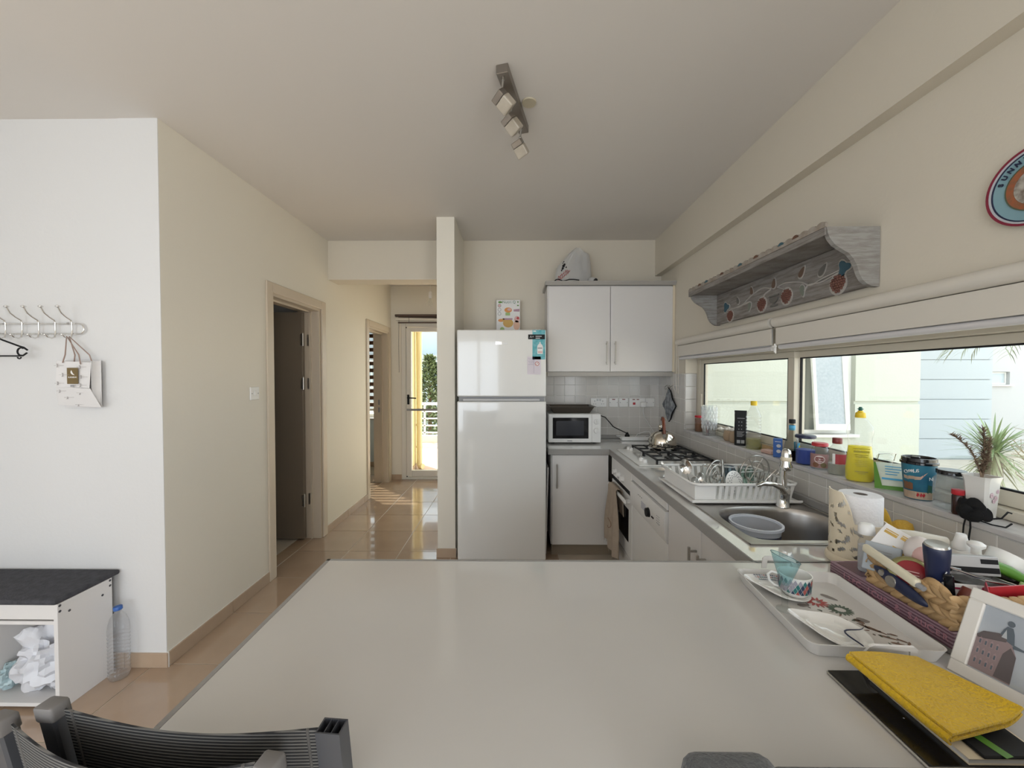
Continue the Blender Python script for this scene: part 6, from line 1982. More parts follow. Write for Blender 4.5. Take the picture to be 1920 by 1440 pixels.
g.tube([(1.300, 3.128, 1.73), (1.300, 3.130, 1.45), (1.304, 3.125, 1.35), (1.318, 3.13, 1.33), (1.325, 3.145, 1.36), (1.322, 3.14, 1.55), (1.318, 3.133, 1.73)], .0022, 6)
g.tube([(1.296, 3.140, 1.72), (1.290, 3.15, 1.50), (1.296, 3.17, 1.38), (1.31, 3.16, 1.335)], .0018, 6)
obj('pull_chain', g, BLIND, bl1, 60)
cl = G().box(1.305, 1.316, 1.957, 1.963, 1.595, 1.640, .002).box(1.300, 1.312, 1.945, 1.970, 1.622, 1.630, .002).box(1.303, 1.309, 1.946, 1.951, 1.590, 1.622, .001)
obj('clip', cl, WPLAS, bl2, label='white plastic bracket clip')

# ================================================================ CEILING SPOTLIGHT
ls = thing('ceiling_spotlight', 'brushed steel ceiling spotlight bar with three cube glass shades', 'ceiling light', (-.01, 1.80, H))
bd = Vector((.095, .385, 0)); bl_ = bd.length
LM = T(-.008, 1.79, 0) @ RZ(-math.degrees(math.atan2(.095, .385)))
obj('bar', G().box(-.025, .025, -bl_ / 2 - .005, bl_ / 2 + .005, H - .038, H - .0005, .002).xf(LM), mat('satin nickel', (.30, .27, .24), .35, .9), ls)
LG = mat('frosted ice glass', (.46, .41, .335), .3, noise_=(30, .5, (.36, .31, .245)))
for k, (v, hd__) in enumerate(((-.180, (.72, .30, -.62)), (-.035, (.66, .30, -.69)), (.150, (.52, .42, -.74)))):
    j = LM @ Vector((-.002, v, H - .0385))
    e = j + Vector((-.004, .004, -.048))
    arm = obj('arm', G().cyl(j, j + Vector((0, 0, -.012)), .007, seg=10).tube([j + Vector((0, 0, -.008)), e], .0045, 8).sph(e, .008, 8, 6), STEEL, ls, 50)
    d = Vector(hd__).normalized()
    HM = Matrix.Translation(e - d * .004 + Vector((-.018, -.004, -.022))) @ d.to_track_quat('-Z', 'Y').to_matrix().to_4x4() @ RZ(30)
    obj('cap', G().box(-.0265, .0265, -.0265, .0265, -.026, .0, .002).xf(HM), MATS['satin nickel'], arm)
    obj('shade', G().box(-.029, .029, -.029, .029, -.078, -.0265, .006, seg=2).xf(HM), LG, arm)
single('cover_disc', G().cyl((.062, 1.815, H - .0005), (.062, 1.815, H - .006), .034, .032, 28), mat('yellowed plastic', (.55, .49, .36), .5), 'round cream blanking disc on the ceiling behind the spotlight bar', 'cover', smooth=40)

# ================================================================ ENTRANCE RECESS
cr_ = thing('coat_rack', 'chrome wire coat rack with a row of hooks on the recess wall', 'coat rack', (-2.6, 1.90, 1.68))
yw = 1.896
X0, X1 = -2.83, -2.146
lp_ = []
for (cx, a0) in ((X1 - .025, -90), (X0 + .025, 90)):
    for i in range(9):
        a = R(a0 + 180 * i / 8)
        lp_.append((cx + .025 * math.cos(a), yw, 1.711 + .025 * math.sin(a)))
obj('loop', G().tube(lp_, .004, 8, closed=True), CHROME, cr_, 60)
def hook(x_):
    g = G()
    g.tube([(x_, yw - .036, 1.676), (x_, yw - .048, 1.676), (x_, yw - .040, 1.668), (x_, yw - .022, 1.662), (x_, yw - .010, 1.668), (x_, yw - .0065, 1.69), (x_, yw - .0065, 1.74), (x_, yw - .010, 1.752), (x_, yw - .030, 1.765), (x_, yw - .050, 1.782), (x_, yw - .062, 1.806)], .0036, 8)
    g.sph((x_, yw - .064, 1.811), (.010, .010, .006), 10, 6).sph((x_, yw - .050, 1.678), .006, 8, 6)
    return g
hm = obj('hook', hook(-2.199), CHROME, cr_, 60, origin=(-2.199, yw, 1.71)).data
for k in range(1, 8): share('hook', hm, cr_, (-2.199 - k * .0835, yw, 1.71))
obj('screw', G().cyl((-2.222, yw - .001, 1.7365), (-2.222, yw - .006, 1.7365), .006, seg=10), STEEL, cr_)
ch = thing('coat_hanger', 'black plastic coat hanger on the rack beside the paper bag', 'hanger', (-2.60, 1.855, 1.57))
yh = 1.852
obj('body', G().tube([(-2.80, yh, 1.585), (-2.62, yh, 1.690), (-2.58, yh, 1.690), (-2.50, yh, 1.652), (-2.415, yh, 1.621), (-2.395, yh, 1.615), (-2.378, yh, 1.603)], .0042, 8), BLACK, ch, 60)
obj('bar', G().tube([(-2.8, yh, 1.574), (-2.43, yh, 1.574), (-2.40, yh, 1.575), (-2.38, yh, 1.589)], .0036, 8), BLACK, ch, 60)
obj('notch', G().tube([(-2.408 + .0185 * math.cos(R(a)), yh, 1.595 + .0185 * math.sin(R(a))) for a in range(60, 300, 20)], .0036, 8).tube([(-2.418 + .0085 * math.cos(R(a)), yh, 1.569 + .0085 * math.sin(R(a))) for a in range(180, 361, 20)], .003, 6), BLACK, ch, 60)
obj('hook', G().tube([(-2.60, yh, 1.69), (-2.60, yh, 1.72), (-2.598, yh + .005, 1.74), (-2.603, yh + .008, 1.76), (-2.615, yh + .008, 1.768), (-2.627, yh + .006, 1.758)], .0028, 6), BLACK, ch, 60)
# paper bag
pb = thing('paper_bag', 'small white gift bag with a brown label hanging from the coat rack', 'paper bag', (-2.17, 1.86, 1.32))
yb0, yb1 = 1.848, 1.886
BAG = mat('white gift paper', (.74, .72, .71), .55, bump=(9, .15))
g = G()
bx0, bx1 = -2.232, -2.066
g.surf(lambda u, v: (bx0 + (bx1 - bx0) * u + .004 * v, yb0 + .004 * math.sin(3 * u) - .006 * (1 - v), 1.425 - .008 * u + .125 * v), 8, 6, .001)
g.surf(lambda u, v: (bx0 - .022 * (1 - v) * (1 - u) + (bx1 + .004 - bx0) * u + .02 * (1 - v) * u, yb0 - .006 + .030 * (1 - v), 1.334 - .012 * u + (.091 + .002 * u) * v), 8, 6, .001)
g.surf(lambda u, v: (bx0 + (bx1 - bx0 + .012) * u, yb1, 1.320 + .233 * v), 6, 6, .001)
g.surf(lambda u, v: (bx1 + .006 + .010 * math.sin(math.pi * u) * -1, yb0 + (yb1 - yb0) * u, 1.335 + .085 * (1 - u) * (1 - v * 0) * 0 + (.085 * (1 - u)) * (1 - v) + (.215 - .0 * u) * v), 6, 6, .001)
g.surf(lambda u, v: (bx0 + .010 * math.sin(math.pi * u), yb0 + (yb1 - yb0) * u, 1.335 + .085 * (1 - u) * (1 - v) + .215 * v), 6, 6, .001)
obj('paper', g, BAG, pb, 50)
ROPE = mat('rope handle', (.36, .26, .22), .8)
hx, hy_, hz_ = -2.199, yw - .024, 1.6705
obj('handle', G().tube([(-2.196, yb0 - .004, 1.540), (-2.192, yb0 + .004, 1.58), (hx, hy_ - .006, hz_), (-2.125, yb0 + .004, 1.58), (-2.108, yb0 - .004, 1.533)], .0026, 6), ROPE, pb, 60)
obj('handle', G().tube([(-2.185, yb1 - .003, 1.545), (-2.183, yb1, 1.58), (hx + .002, hy_ + .003, hz_), (-2.110, yb1, 1.58), (-2.096, yb1 - .003, 1.545)], .0026, 6), ROPE, pb, 60)
lb = obj('label', G().box(-2.172, -2.118, yb0 - .0075, yb0 - .0070, 1.438, 1.516), mat('olive brown label', (.16, .11, .04), .5), pb, label='olive brown label')
text('lettering', 'KANDA', .0115, PAPER, T(-2.145, yb0 - .0078, 1.470) @ FACE_CAM, lb, spacing=1.05)
g = G()
pts = [(-2.150, 1.505), (-2.154, 1.495), (-2.151, 1.487), (-2.143, 1.482), (-2.134, 1.481), (-2.142, 1.488), (-2.146, 1.496)]
obj('feather_print', g.prism(pts, 'y', yb0 - .0080, yb0 - .0076), PAPER, lb)
obj('small_print', G().box(-2.151, -2.133, yb0 - .0125, yb0 - .0120, 1.424, 1.433), GREY, pb)
g = G()
for (a, b) in ((-2.215, 1.527), (-2.105, 1.520), (-2.19, 1.482), (-2.10, 1.472), (-2.215, 1.441), (-2.105, 1.432), (-2.215, 1.404), (-2.12, 1.394), (-2.19, 1.372), (-2.15, 1.336)):
    yy = yb0 - .0085 if b > 1.425 else yb0 - .008 + .030 * (1.425 - b) / .09
    g.box(a - .018, a + .030, yy - .0006, yy, b - .0006, b + .0006)
    g.tube([(a - .006, yy, b + .009), (a, yy, b), (a - .006, yy, b - .009)], .0009, 4).tube([(a, yy, b + .009), (a, yy, b - .009)], .0008, 4)
obj('sprig_print', g, mat('grey print', (.35, .32, .31), .7), pb)

# light switch on the corridor wall
sw = thing('light_switch', 'white light switch on the wall beside the brown door', 'switch', (XL, 2.58, 1.32))
obj('plate', G().box(XL + .0005, XL + .010, 2.536, 2.622, 1.316, 1.402, .003), WPLAS, sw)
obj('rocker', G().box(XL + .010, XL + .016, 2.569, 2.589, 1.345, 1.378, .002), WPLAS, sw)
g = G()
for s in (-.03, .03): g.cyl((XL + .0098, 2.579 + s, 1.359), (XL + .0108, 2.579 + s, 1.359), .004, seg=8)
obj('screw', g, GREY, sw)

# shoe bench
bn = thing('shoe_bench', 'white shoe bench with a dark felt seat pad against the recess wall', 'bench', (-2.45, 1.77, 0))
ax0, ax1, ay0, ay1 = -2.82, -2.002, 1.640, 1.868
for a, b in ((ax1 - .018, ax1), (ax0, ax0 + .018)):
    obj('side_panel', G().box(a, b, ay0, ay1, 0, .478, .001), WHITE, bn)
obj('front_rail', G().box(ax0 + .0185, ax1 - .0185, ay0 + .002, ay0 + .018, .410, .477, .001), WHITE, bn)
obj('shelf', G().box(ax0 + .0185, ax1 - .0185, ay0 + .004, ay1, .385, .401, .001).box(ax0 + .0185, ax1 - .0185, ay0 + .004, ay1, .02, .036, .001), WHITE, bn)
obj('divider', G().box(-2.375, -2.359, ay0 + .006, ay1, .0365, .3845, .001), WHITE, bn)
obj('back_panel', G().box(ax0 + .0185, ax1 - .0185, ay1 - .008, ay1 - .002, .036, .384), WHITE, bn)
obj('back_rail', G().box(ax0 + .0185, ax1 - .0185, ay1 - .018, ay1 - .001, .402, .477), WHITE, bn)
obj('seat_pad', G().box(ax0 - .006, ax1 + .004, ay0 - .012, 1.905, .4785, .502, .009, seg=3), FELT, bn, 50)
g = G()
for yk, zk in ((ay0 + .009, .468), (ay0 + .009, .443), (ay0 + .045, .425), (ay1 - .010, .468), (ay1 - .010, .443), (ay1 - .045, .415)):
    g.cyl((ax1 + .0002, yk, zk), (ax1 + .0012, yk, zk), .0055, seg=10)
obj('screw', g, DKGREY, bn)
def crumple(name, label, c, r_, sd, m):
    def f(u, v):
        a, b = 2 * math.pi * u, math.pi * (v - .5)
        d = Vector((math.cos(b) * math.cos(a), math.cos(b) * math.sin(a), math.sin(b)))
        n = noise.noise(d * 1.6 + Vector((sd, 0, 0))) * .45 + .22 * (1 - abs(noise.noise(Vector((d.x * 2.2, d.y * 2.2, d.z * 3.4)) + Vector((0, sd, 0)))) * 3)
        k = 1 + n - .15
        p = [max(-r_[i] * 1.05, min(r_[i] * 1.05, d[i] * r_[i] * k)) for i in range(3)]
        return (c[0] + p[0], c[1] + p[1], max(.0375, c[2] + p[2]))
    return single(name, G().surf(f, 44, 26), m, label, 'bag', smooth=25)
crumple('carrier_bag', 'crumpled white plastic bag stuffed into the shoe bench', (-2.165, 1.745, .185), (.130, .098, .150), 3.1, mat('white bag film', (.66, .67, .71), .35))
crumple('carrier_bag', 'crumpled pale teal plastic bag lying low in the shoe bench', (-2.315, 1.72, .105), (.038, .05, .055), 8.2, mat('pale teal film', (.40, .52, .55), .35))

# empty water bottle on the floor
x, y = -1.943, 1.838
wb = thing('water_bottle', 'large empty clear water bottle with a blue cap on the floor by the shoe bench', 'bottle', (x, y, .0005))
pr = [(.035, .001), (.046, .006), (.05, .02)]
for k in range(11): pr += [(.0505, .030 + k * .018), (.0455, .036 + k * .018), (.0455, .040 + k * .018), (.0505, .045 + k * .018)]
pr += [(.050, .245), (.047, .268), (.036, .300), (.022, .318), (.016, .325), (.016, .334)]
pr = [(r_ * .82, z_) for r_, z_ in pr]
obj('bottle', G().lathe(pr, (x, y, 0), 28), clear('ribbed clear pet', (.93, .935, .945), body=.05, rough=.04, refl=1.7), wb, 60)
obj('cap', G().lathe([(.0165, .3345), (.0175, .336), (.0175, .350), (.016, .352), (.001, .352)], (x, y, 0), 20).xf(T(x, y, .335) @ RY(-6) @ T(-x, -y, -.335)), mat('blue cap', (.04, .13, .42), .4), wb, 40)

# ================================================================ CORRIDOR END
hb_ = thing('bamboo_blind', 'rolled up brown and white blind above the glazed terrace door', 'blind', (-1.2, 5.43, 2.25))
obj('headrail', G().box(-1.70, -.66, 5.405, 5.448, 2.315, 2.345, .002), mat('dark brown rail', (.10, .06, .045), .6), hb_)
obj('roll', G().cyl((-1.69, 5.425, 2.283), (-.66, 5.425, 2.262), .022, seg=14), ALUW, hb_, 60)
obj('slats', G().box(-1.66, -.66, 5.418, 5.432, 2.222, 2.238, .002).box(-1.66, -.66, 5.436, 5.446, 2.29, 2.314), MATS['dark brown rail'], hb_)
obj('cord', G().tube([(-1.645, 5.42, 2.30), (-1.652, 5.422, 1.9), (-1.648, 5.422, 1.55), (-1.652, 5.43, 1.53)], .002, 5).tube([(-1.50, 5.404, 2.34), (-1.50, 5.40, 2.22)], .003, 5), DKGREY, hb_, 60)
lbp = thing('pendant_bulb', 'bare light bulb hanging on a thin wire in the corridor', 'light bulb', (-1.019, 4.6, 2.32))
obj('wire', G().tube([(-1.019, 4.6, H - .001), (-1.019, 4.6, 2.48)], .0025, 6), WPLAS, lbp)
obj('socket', G().lathe([(.012, 2.485), (.020, 2.475), (.022, 2.43), (.018, 2.405), (.001, 2.405)], (-1.019, 4.6, 0), 16), WPLAS, lbp, 50)
obj('bulb', G().lathe([(.013, 2.405), (.016, 2.39), (.03, 2.355), (.03, 2.335), (.02, 2.315), (.001, 2.308)], (-1.019, 4.6, 0), 18), clear('bulb glass', (.93, .93, .90), body=.15), lbp, 60)

# ================================================================ CHAIRS
MESHF = wave_mat('black and grey sling fabric', (.020, .020, .022), (.15, .145, .135), 58, 'Z', .85, 0.0, .35, .85, .5)
def garden_chair(label, pL, pR, zt_, bowd, open_tube):
    """folding aluminium chair: two back posts, sling fabric, seat, legs; pL/pR = tops of the posts"""
    t_ = thing('garden_chair', label, 'chair', ((pL[0] + pR[0]) / 2, (pL[1] + pR[1]) / 2 + .2, 0), 'stacked garden chairs')
    L_, R_ = Vector((*pL, zt_)), Vector((*pR, zt_ - .004))
    side = (R_ - L_).normalized()
    dn = Vector((0, .165, -.98)).normalized()
    fwd_ = Vector((-side.y, side.x, 0)).normalized()
    for k, (P, s) in enumerate(((L_, 1), (R_, -1))):
        M = Matrix.Translation(P) @ Matrix(((side.x, fwd_.x, -dn.x, 0), (side.y, fwd_.y, -dn.y, 0), (side.z, fwd_.z, -dn.z, 0), (0, 0, 0, 1)))
        g = G()
        if open_tube and k == 1:
            for a, b, c, d in ((-.017, .017, -.012, -.010), (-.017, .017, .010, .012), (-.017, -.015, -.010, .010), (.015, .017, -.010, .010), (-.006, -.005, -.010, .010), (.004, .005, -.010, .010)):
                g.box(a, b, c, d, -.98, 0)
            p = obj('back_post', g.xf(M), DKGREY, t_)
        else:
            p = obj('back_post', g.box(-.013, .013, -.0105, .0105, -.98, -.002, .003).xf(M), DKGREY, t_)
            obj('end_cap', G().box(-.0145, .0145, -.0125, .0125, -.022, .004, .004, seg=2).xf(M), mat('worn grey cap', (.17, .16, .155), .5) if 'worn grey cap' not in MATS else MATS['worn grey cap'], p, 50)
    def back(u, v):
        p = (L_ + side * .022) * (1 - u) + (R_ - side * .020) * u
        sag = math.sin(math.pi * u)
        return p - fwd_ * bowd * sag + dn * (.004 + .012 * sag + .40 * v)
    obj('back_sling', G().surf(back, 24, 10, .0025), MESHF, t_, 60)
    for s_ in (.035, .965):
        obj('hem', G().tube([back(s_, v / 6) - fwd_ * .002 for v in range(7)], .0022, 6), MATS.get('hem thread') or mat('hem thread', (.10, .095, .09), .9), t_, 60)
    SL, SR = L_ + dn * .58, R_ + dn * .58
    ff = fwd_
    obj('seat_sling', G().surf(lambda u, v: (SL + side * .02) * (1 - u) + (SR - side * .02) * u + ff * (.02 + .40 * v) - Vector((0, 0, .02 * math.sin(math.pi * u))), 12, 8, .003), MESHF, t_, 60)
    for P, s in ((SL, 1), (SR, -1)):
        M0 = P + side * (-.03 * s)
        obj('seat_rail', G().tube([M0, M0 + ff * .44], .011, 8), DKGREY, t_, 50)
        obj('front_leg', G().tube([M0 + ff * .42, Vector((M0.x, M0.y, .004)) + ff * .46], .012, 8), DKGREY, t_, 50)
        obj('rear_leg', G().tube([M0 + ff * .30, Vector((M0.x, M0.y, .004)) - ff * .02], .012, 8), DKGREY, t_, 50)
    return t_
garden_chair('black mesh garden chair nearer the breakfast bar, its tube end open', (-.672, .541), (-.252, .515), 1.0, .012, True)
garden_chair('black mesh garden chair stacked on the camera side, with a capped post end', (-.722, .522), (-.309, .470), .996, .030, False)

ac = thing('upholstered_chair', 'grey fabric chair with a padded back pushed up to the breakfast bar', 'chair', (.5, .36, 0))
obj('backrest', G().box(.334, .90, .455, .519, .50, .953, .020, seg=4), DKFAB, ac, 60)
obj('side_wing', G().box(.222, .349, .430, .528, .50, .966, .024, seg=4), DKFAB, ac, 60)
obj('seat', G().box(.23, .90, -.05, .45, .36, .48, .03, seg=3), DKFAB, ac, 60)
for xx in (.26, .86):
    for yy in (-.01, .47): obj('leg', G().cyl((xx, yy, 0), (xx, yy, .40), .014, .02, 10), BROWN, ac, 40)
# ================================================================ OUTSIDE
SAND_ = mat('sandy ground', (.62, .56, .47), .95, noise_=(3, .6, (.52, .46, .38)), bump=(40, .3))
g = G().box(1.53, 60, -25, 60, -.5, -.25).box(-60, 1.53, 12.2, 60, -3.2, -2.9)
struct('ground', g, SAND_)
YEL = mat('yellow render', (.57, .585, .51), .85, noise_=(2, .4, (.545, .56, .485)), bump=(50, .3))
YELS = mat('warm yellow render', (.78, .68, .40), .85, bump=(50, .3))
# neighbouring wing seen through the kitchen window
nb = thing('house', 'pale yellow rendered house wing right outside the kitchen window', 'house', (3.2, 7, -.25))
Yn = 4.6
g = G()
zg = 1.145
g.box(1.58, 3.40, Yn, 9, -.25, zg).box(1.58, 3.40, Yn, 9, zg + .035, 6.2).box(1.58, 3.40, Yn + .02, 9, zg, zg + .035)
g.box(4.03, 4.79, Yn, 9, -.25, zg).box(4.03, 4.79, Yn, 9, zg + .035, 6.2).box(4.03, 4.79, Yn + .02, 9, zg, zg + .035)
g.box(3.40, 4.03, Yn, 9, -.25, .75).box(3.40, 4.03, Yn + .35, 9, .75, 2.3).box(3.40, 4.03, Yn, 9, 2.3, 6.2)
obj('wall', g, YEL, nb)
g = G()
a0, a1 = 3.47, 3.93
g.box(3.401, a0, Yn + .06, Yn + .12, .79, 2.29).box(a1, 4.029, Yn + .06, Yn + .12, .79, 2.29).box(a0, a1, Yn + .06, Yn + .12, .79, .83).box(a0, a1, Yn + .06, Yn + .12, 2.25, 2.29)
wf = obj('window', g, mat('white window frame', (.82, .81, .77), .4), nb)
M = T(3.70, Yn + .055, 2.24) @ RX(-5)
g = G().box(-.20, .20, -.03, 0, -1.40, -1.33).box(-.20, .20, -.03, 0, -.05, 0).box(-.20, -.165, -.03, 0, -1.33, -.05).box(.15, .20, -.03, 0, -1.33, -.05)
obj('open_sash', g.xf(M), MATS['white window frame'], wf)
obj('pane', G().box(-.165, .15, -.02, -.014, -1.33, -.05).xf(M), mat('dusty grey glass', (.38, .42, .45), .25, noise_=(40, .4, (.55, .58, .60))), wf)
obj('sill', G().box(3.38, 4.05, Yn - .05, Yn + .20, .752, .788, .004), mat('pale stone sill', (.80, .78, .74), .6), nb)
# pale blue clad house
ch2 = thing('house', 'pale blue house with wide horizontal cladding boards beyond the yellow wing', 'house', (7.3, 10, -.25))
obj('core', G().box(4.9, 9.78, 8.03, 13, -.25, 6.5), mat('joint grey', (.50, .54, .57), .8), ch2)
CLB = mat('pale blue board', (.52, .565, .595), .6, bump=(20, .1))
cm = None
for k in range(15):
    zc = -.02 + .4075 * k
    if cm is None: cm = obj('panel', G().box(4.9, 9.80, 8.0, 8.03, zc - .1975, zc + .1975, .004), CLB, ch2, origin=(7.35, 8.015, zc)).data
    else: share('panel', cm, ch2, (7.35, 8.015, zc))
wh = thing('house', 'white house with a small square window behind the clad house', 'house', (13, 11, -.25))
g = G()
WHR = mat('white render', (.57, .565, .56), .8, bump=(40, .2))
g.box(9.81, 10.95, 9.0, 9.4, -.25, 6.5).box(11.42, 18, 9.0, 9.4, -.25, 6.5).box(10.95, 11.42, 9.0, 9.4, -.25, 1.28).box(10.95, 11.42, 9.0, 9.4, 1.58, 6.5).box(9.81, 18, 9.4, 13, -.25, 6.5)
obj('wall', g, WHR, wh)
g = G().box(10.955, 11.415, 9.06, 9.10, 1.285, 1.32).box(10.955, 11.415, 9.06, 9.10, 1.54, 1.575).box(10.955, 10.99, 9.06, 9.10, 1.32, 1.54).box(11.38, 11.415, 9.06, 9.10, 1.32, 1.54)
wf = obj('window', g, MATS['white window frame'], wh)
obj('pane', G().box(10.99, 11.38, 9.075, 9.085, 1.32, 1.54), mat('pale window glass', (.55, .62, .65), .1), wf)
obj('sill', G().box(10.90, 11.47, 8.95, 9.05, 1.245, 1.279, .004), mat('pinkish sill', (.78, .72, .69), .7), wh)

# yucca
def blade(g, base, d, ln, wd, droop, n=5):
    d = d.normalized()
    sd = d.cross(Vector((0, 0, 1)))
    sd = sd.normalized() if sd.length > .05 else Vector((1, 0, 0))
    prev = None
    for i in range(n + 1):
        t = i / n
        p = base + d * ln * t - Vector((0, 0, droop * t * t))
        w_ = wd * (1 - t) ** .8 * (.55 + .9 * t if t < .5 else 1)
        if i == n: cur = [g.b.verts.new(p)] * 2
        else: cur = [g.b.verts.new(p - sd * w_), g.b.verts.new(p + sd * w_)]
        if prev:
            g._f(prev + ([cur[0]] if i == n else [cur[1], cur[0]]))
        prev = cur
yu = thing('yucca', 'spiky green yucca plant growing outside behind the planter', 'plant', (5.55, 4.5, -.25))
obj('trunk', G().tube([(5.55, 4.5, -.25), (5.57, 4.5, .1), (5.54, 4.5, .52)], .07, 10, rr=[.09, .07, .075]), mat('yucca trunk', (.30, .25, .20), .9, bump=(30, .6)), yu, 60)
YUG = mat('yucca green', (.20, .28, .13), .5, noise_=(3, .5, (.30, .36, .18)), rand=.15)
YUD = mat('yucca dry', (.40, .40, .26), .7)
for k in range(150):
    a = random.uniform(0, 6.283)
    el = random.uniform(-.9, 1.25)
    d = Vector((math.cos(a) * math.cos(el), math.sin(a) * math.cos(el), math.sin(el)))
    g = G()
    base = Vector((5.54, 4.5, .50 + .16 * random.random())) + d * .04
    blade(g, base, d, random.uniform(.38, .54), .017, .10 if el > 0 else .06)
    obj('leaf', g, YUG if el > -.35 else YUD, yu)
# dry shrub
ds = thing('dry_shrub', 'sparse brown twiggy shrub past the yucca', 'shrub', (6.6, 4.9, -.25))
g = G()
root = Vector((7.0, 4.9, -.25))
for k in range(16):
    a, e = random.uniform(0, 6.28), random.uniform(.7, 1.35)
    d = Vector((math.cos(a) * math.cos(e), math.sin(a) * math.cos(e), math.sin(e)))
    ln = random.uniform(.8, 1.2)
    p1 = root + d * ln * .6
    p2 = root + d * ln + Vector((0, 0, random.uniform(-.2, .05)))
    g.tube([root, p1, p2], .006, 4, rr=[.010, .006, .003])
    for q in range(7):
        b = p1.lerp(p2, random.random())
        dd = Vector((random.uniform(-1, 1), random.uniform(-1, 1), random.uniform(-.3, .8))).normalized()
        g.tube([b, b + dd * random.uniform(.08, .22)], .003, 3)
obj('twigs', g, mat('dry brown twig', (.34, .27, .18), .9), ds)['kind'] = 'stuff'
# palm with hanging fronds
pm = thing('palm', 'palm tree whose frond tips hang into the top of the window view', 'palm', (8.7, 6.2, -.25))
obj('trunk', G().tube([(8.7, 6.2, -.25), (8.72, 6.2, 1.4), (8.7, 6.2, 2.9)], .12, 10, rr=[.17, .13, .12]), MATS['yucca trunk'], pm, 60)
for k in range(14):
    a = 2 * math.pi * k / 14 + .2
    d = Vector((math.cos(a), math.sin(a), 0))
    top = Vector((8.7, 6.2, 2.9))
    P = lambda t: top + d * (1.25 * t) + Vector((0, 0, .55 * t - 1.55 * t * t))
    g = G().tube([P(i / 8) for i in range(9)], .01, 5, rr=[.016 - .0015 * i for i in range(9)])
    for i in range(26):
        t = .15 + .85 * i / 25
        for s in (-1, 1):
            q = Vector((-d.y, d.x, 0)) * s
            blade(g, P(t), q * .6 + d * .6 + Vector((0, 0, -.35)), .36 * (1.1 - .5 * t), .012, .12, 3)
    obj('frond', g, mat('palm grey green', (.30, .32, .22), .6) if 'palm grey green' not in MATS else MATS['palm grey green'], pm)

# terrace seen through the glazed door
TER = struct('floor_terrace', G().box(-1.6, 1.56, 5.6, 8.75, -.15, -.012).box(-4.6, -1.6, 6.45, 8.75, -.15, -.012), GROUT)
TT = mat('pink terrace tile', (.58, .42, .34), .5, noise_=(4, .4, (.52, .38, .30)), rand=.05)
tm = None
for i in range(9):
    for j in range(7):
        cx, cy = -4.35 + .46 * i + .2, 5.83 + .46 * j
        if cx < -1.45 and cy < 6.7: continue
        if tm is None: tm = obj('tile', G().box(cx - .227, cx + .227, cy - .227, cy + .227, -.0118, -.002, .003), TT, TER, origin=(cx, cy, 0)).data
        else: share('tile', tm, TER, (cx, cy, 0))
struct('trim_3', G().box(-1.94, -1.60, 5.601, 6.44, -.15, 2.95).box(-4.7, -2.06, 6.401, 6.44, -.15, .78).box(-4.7, -1.94, 6.401, 6.44, 2.26, 2.95), YELS)
struct('trim_4', G().box(-1.598, -1.588, 5.601, 6.43, -.010, .075), SKIRT)
dp = thing('drain_pipe', 'cream drain pipe running down the yellow wall outside the terrace door', 'pipe', (-1.535, 6.1, 0))
obj('pipe', G().cyl((-1.535, 6.1, .06), (-1.535, 6.1, 2.9), .045, seg=16).tube([(-1.535, 6.1, .07), (-1.52, 6.08, .045), (-1.47, 6.05, .047)], .044, 12), mat('cream pipe', (.76, .66, .42), .5), dp, 50)
g = G()
for z_ in (2.18, .70, .35): g.cyl((-1.535, 6.1, z_ - .015), (-1.535, 6.1, z_ + .015), .050, seg=16).box(-1.588, -1.54, 6.085, 6.115, z_ - .01, z_ + .01)
obj('clamp', g, MATS['cream pipe'], dp)
struct('trim_5', G().box(-4.6, 1.56, 8.6, 8.75, -.012, .14), mat('kerb', (.62, .60, .56), .8))
rl = thing('railing', 'white metal terrace railing with horizontal bars', 'railing', (-1.5, 8.66, .14))
RW = mat('white railing paint', (.82, .82, .80), .4)
for xx in (-4.4, -3.2, -2.06, -.9, .3, 1.5): obj('post', G().box(xx - .02, xx + .02, 8.645, 8.685, .1405, .84), RW, rl)
for z_, hh in ((.855, .03), (.68, .014), (.52, .014), (.36, .014), (.20, .014)):
    obj('rail', G().box(-4.5, 1.55, 8.645, 8.685, z_ - hh, z_ + hh, .004), RW, rl)
struct('trim_6', G().box(-2.6, 3, 9.6, 11, 2.74, 2.88), mat('brown pergola', (.16, .12, .09), .8))
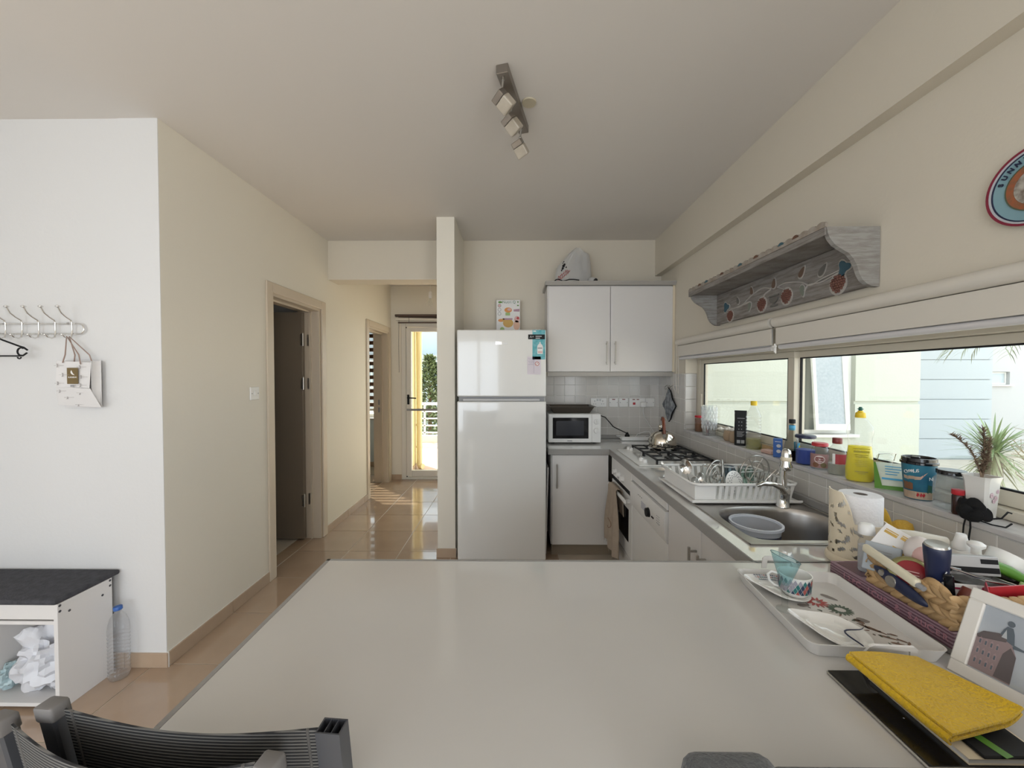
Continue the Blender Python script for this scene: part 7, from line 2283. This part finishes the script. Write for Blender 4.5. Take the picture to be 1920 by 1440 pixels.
tr_ = thing('conifer', 'bushy green tree beyond the terrace railing', 'tree', (-2.75, 12.3, -2.9))
obj('trunk', G().cyl((-2.75, 12.3, -2.9), (-2.75, 12.3, 1.2), .14, .03, 10), BROWN, tr_)
g = G()
for k in range(5000):
    t = random.random() ** 1.1
    zz = -2.2 + 4.3 * t
    rr_ = .08 + .95 * (1 - t)
    a = random.uniform(0, 6.283)
    rr_ *= random.uniform(.5, 1.05)
    p = Vector((-2.75 + rr_ * math.cos(a), 12.3 + rr_ * math.sin(a), zz))
    d = Vector((math.cos(a), math.sin(a), random.uniform(-.2, 1))).normalized()
    s = Vector((-d.y, d.x, random.uniform(-.4, .4))).normalized() * .05
    q = d * random.uniform(.10, .22)
    g.poly([p - s * .5, p + q * .5 - s, p + q, p + q * .5 + s])
obj('foliage', g, mat('conifer green', (.12, .16, .06), .8, noise_=(1.5, .8, (.22, .24, .12))), tr_)['kind'] = 'stuff'
ap = thing('apartment_house', 'pale blue white apartment house far beyond the terrace', 'house', (-4.4, 24, -2.9))
APW = mat('apartment render', (.42, .48, .54), .8)
obj('wall', G().box(-9, 2, 20, 28, -2.9, 2.55).box(-9, 2, 21, 28, 2.55, 5.6), APW, ap)
obj('cornice', G().box(-9.1, 2.1, 19.85, 21, 2.45, 2.58).box(-9.1, 2.1, 20.8, 21, 5.4, 5.7), mat('grey cornice stone', (.42, .46, .50), .8), ap)
for xx in (-7.5, -4.62, -1.6):
    f_ = obj('window', G().box(xx - .62, xx + .62, 19.93, 19.998, .85, .93).box(xx - .62, xx + .62, 19.93, 19.998, 2.22, 2.30).box(xx - .62, xx - .55, 19.93, 19.998, .93, 2.22).box(xx + .55, xx + .62, 19.93, 19.998, .93, 2.22).box(xx - .03, xx + .03, 19.93, 19.998, .93, 2.22), MATS['white window frame'], ap)
    obj('pane', G().box(xx - .55, xx + .55, 19.97, 19.99, .93, 2.22), mat('blue window glass', (.30, .42, .50), .1) if 'blue window glass' not in MATS else MATS['blue window glass'], f_)
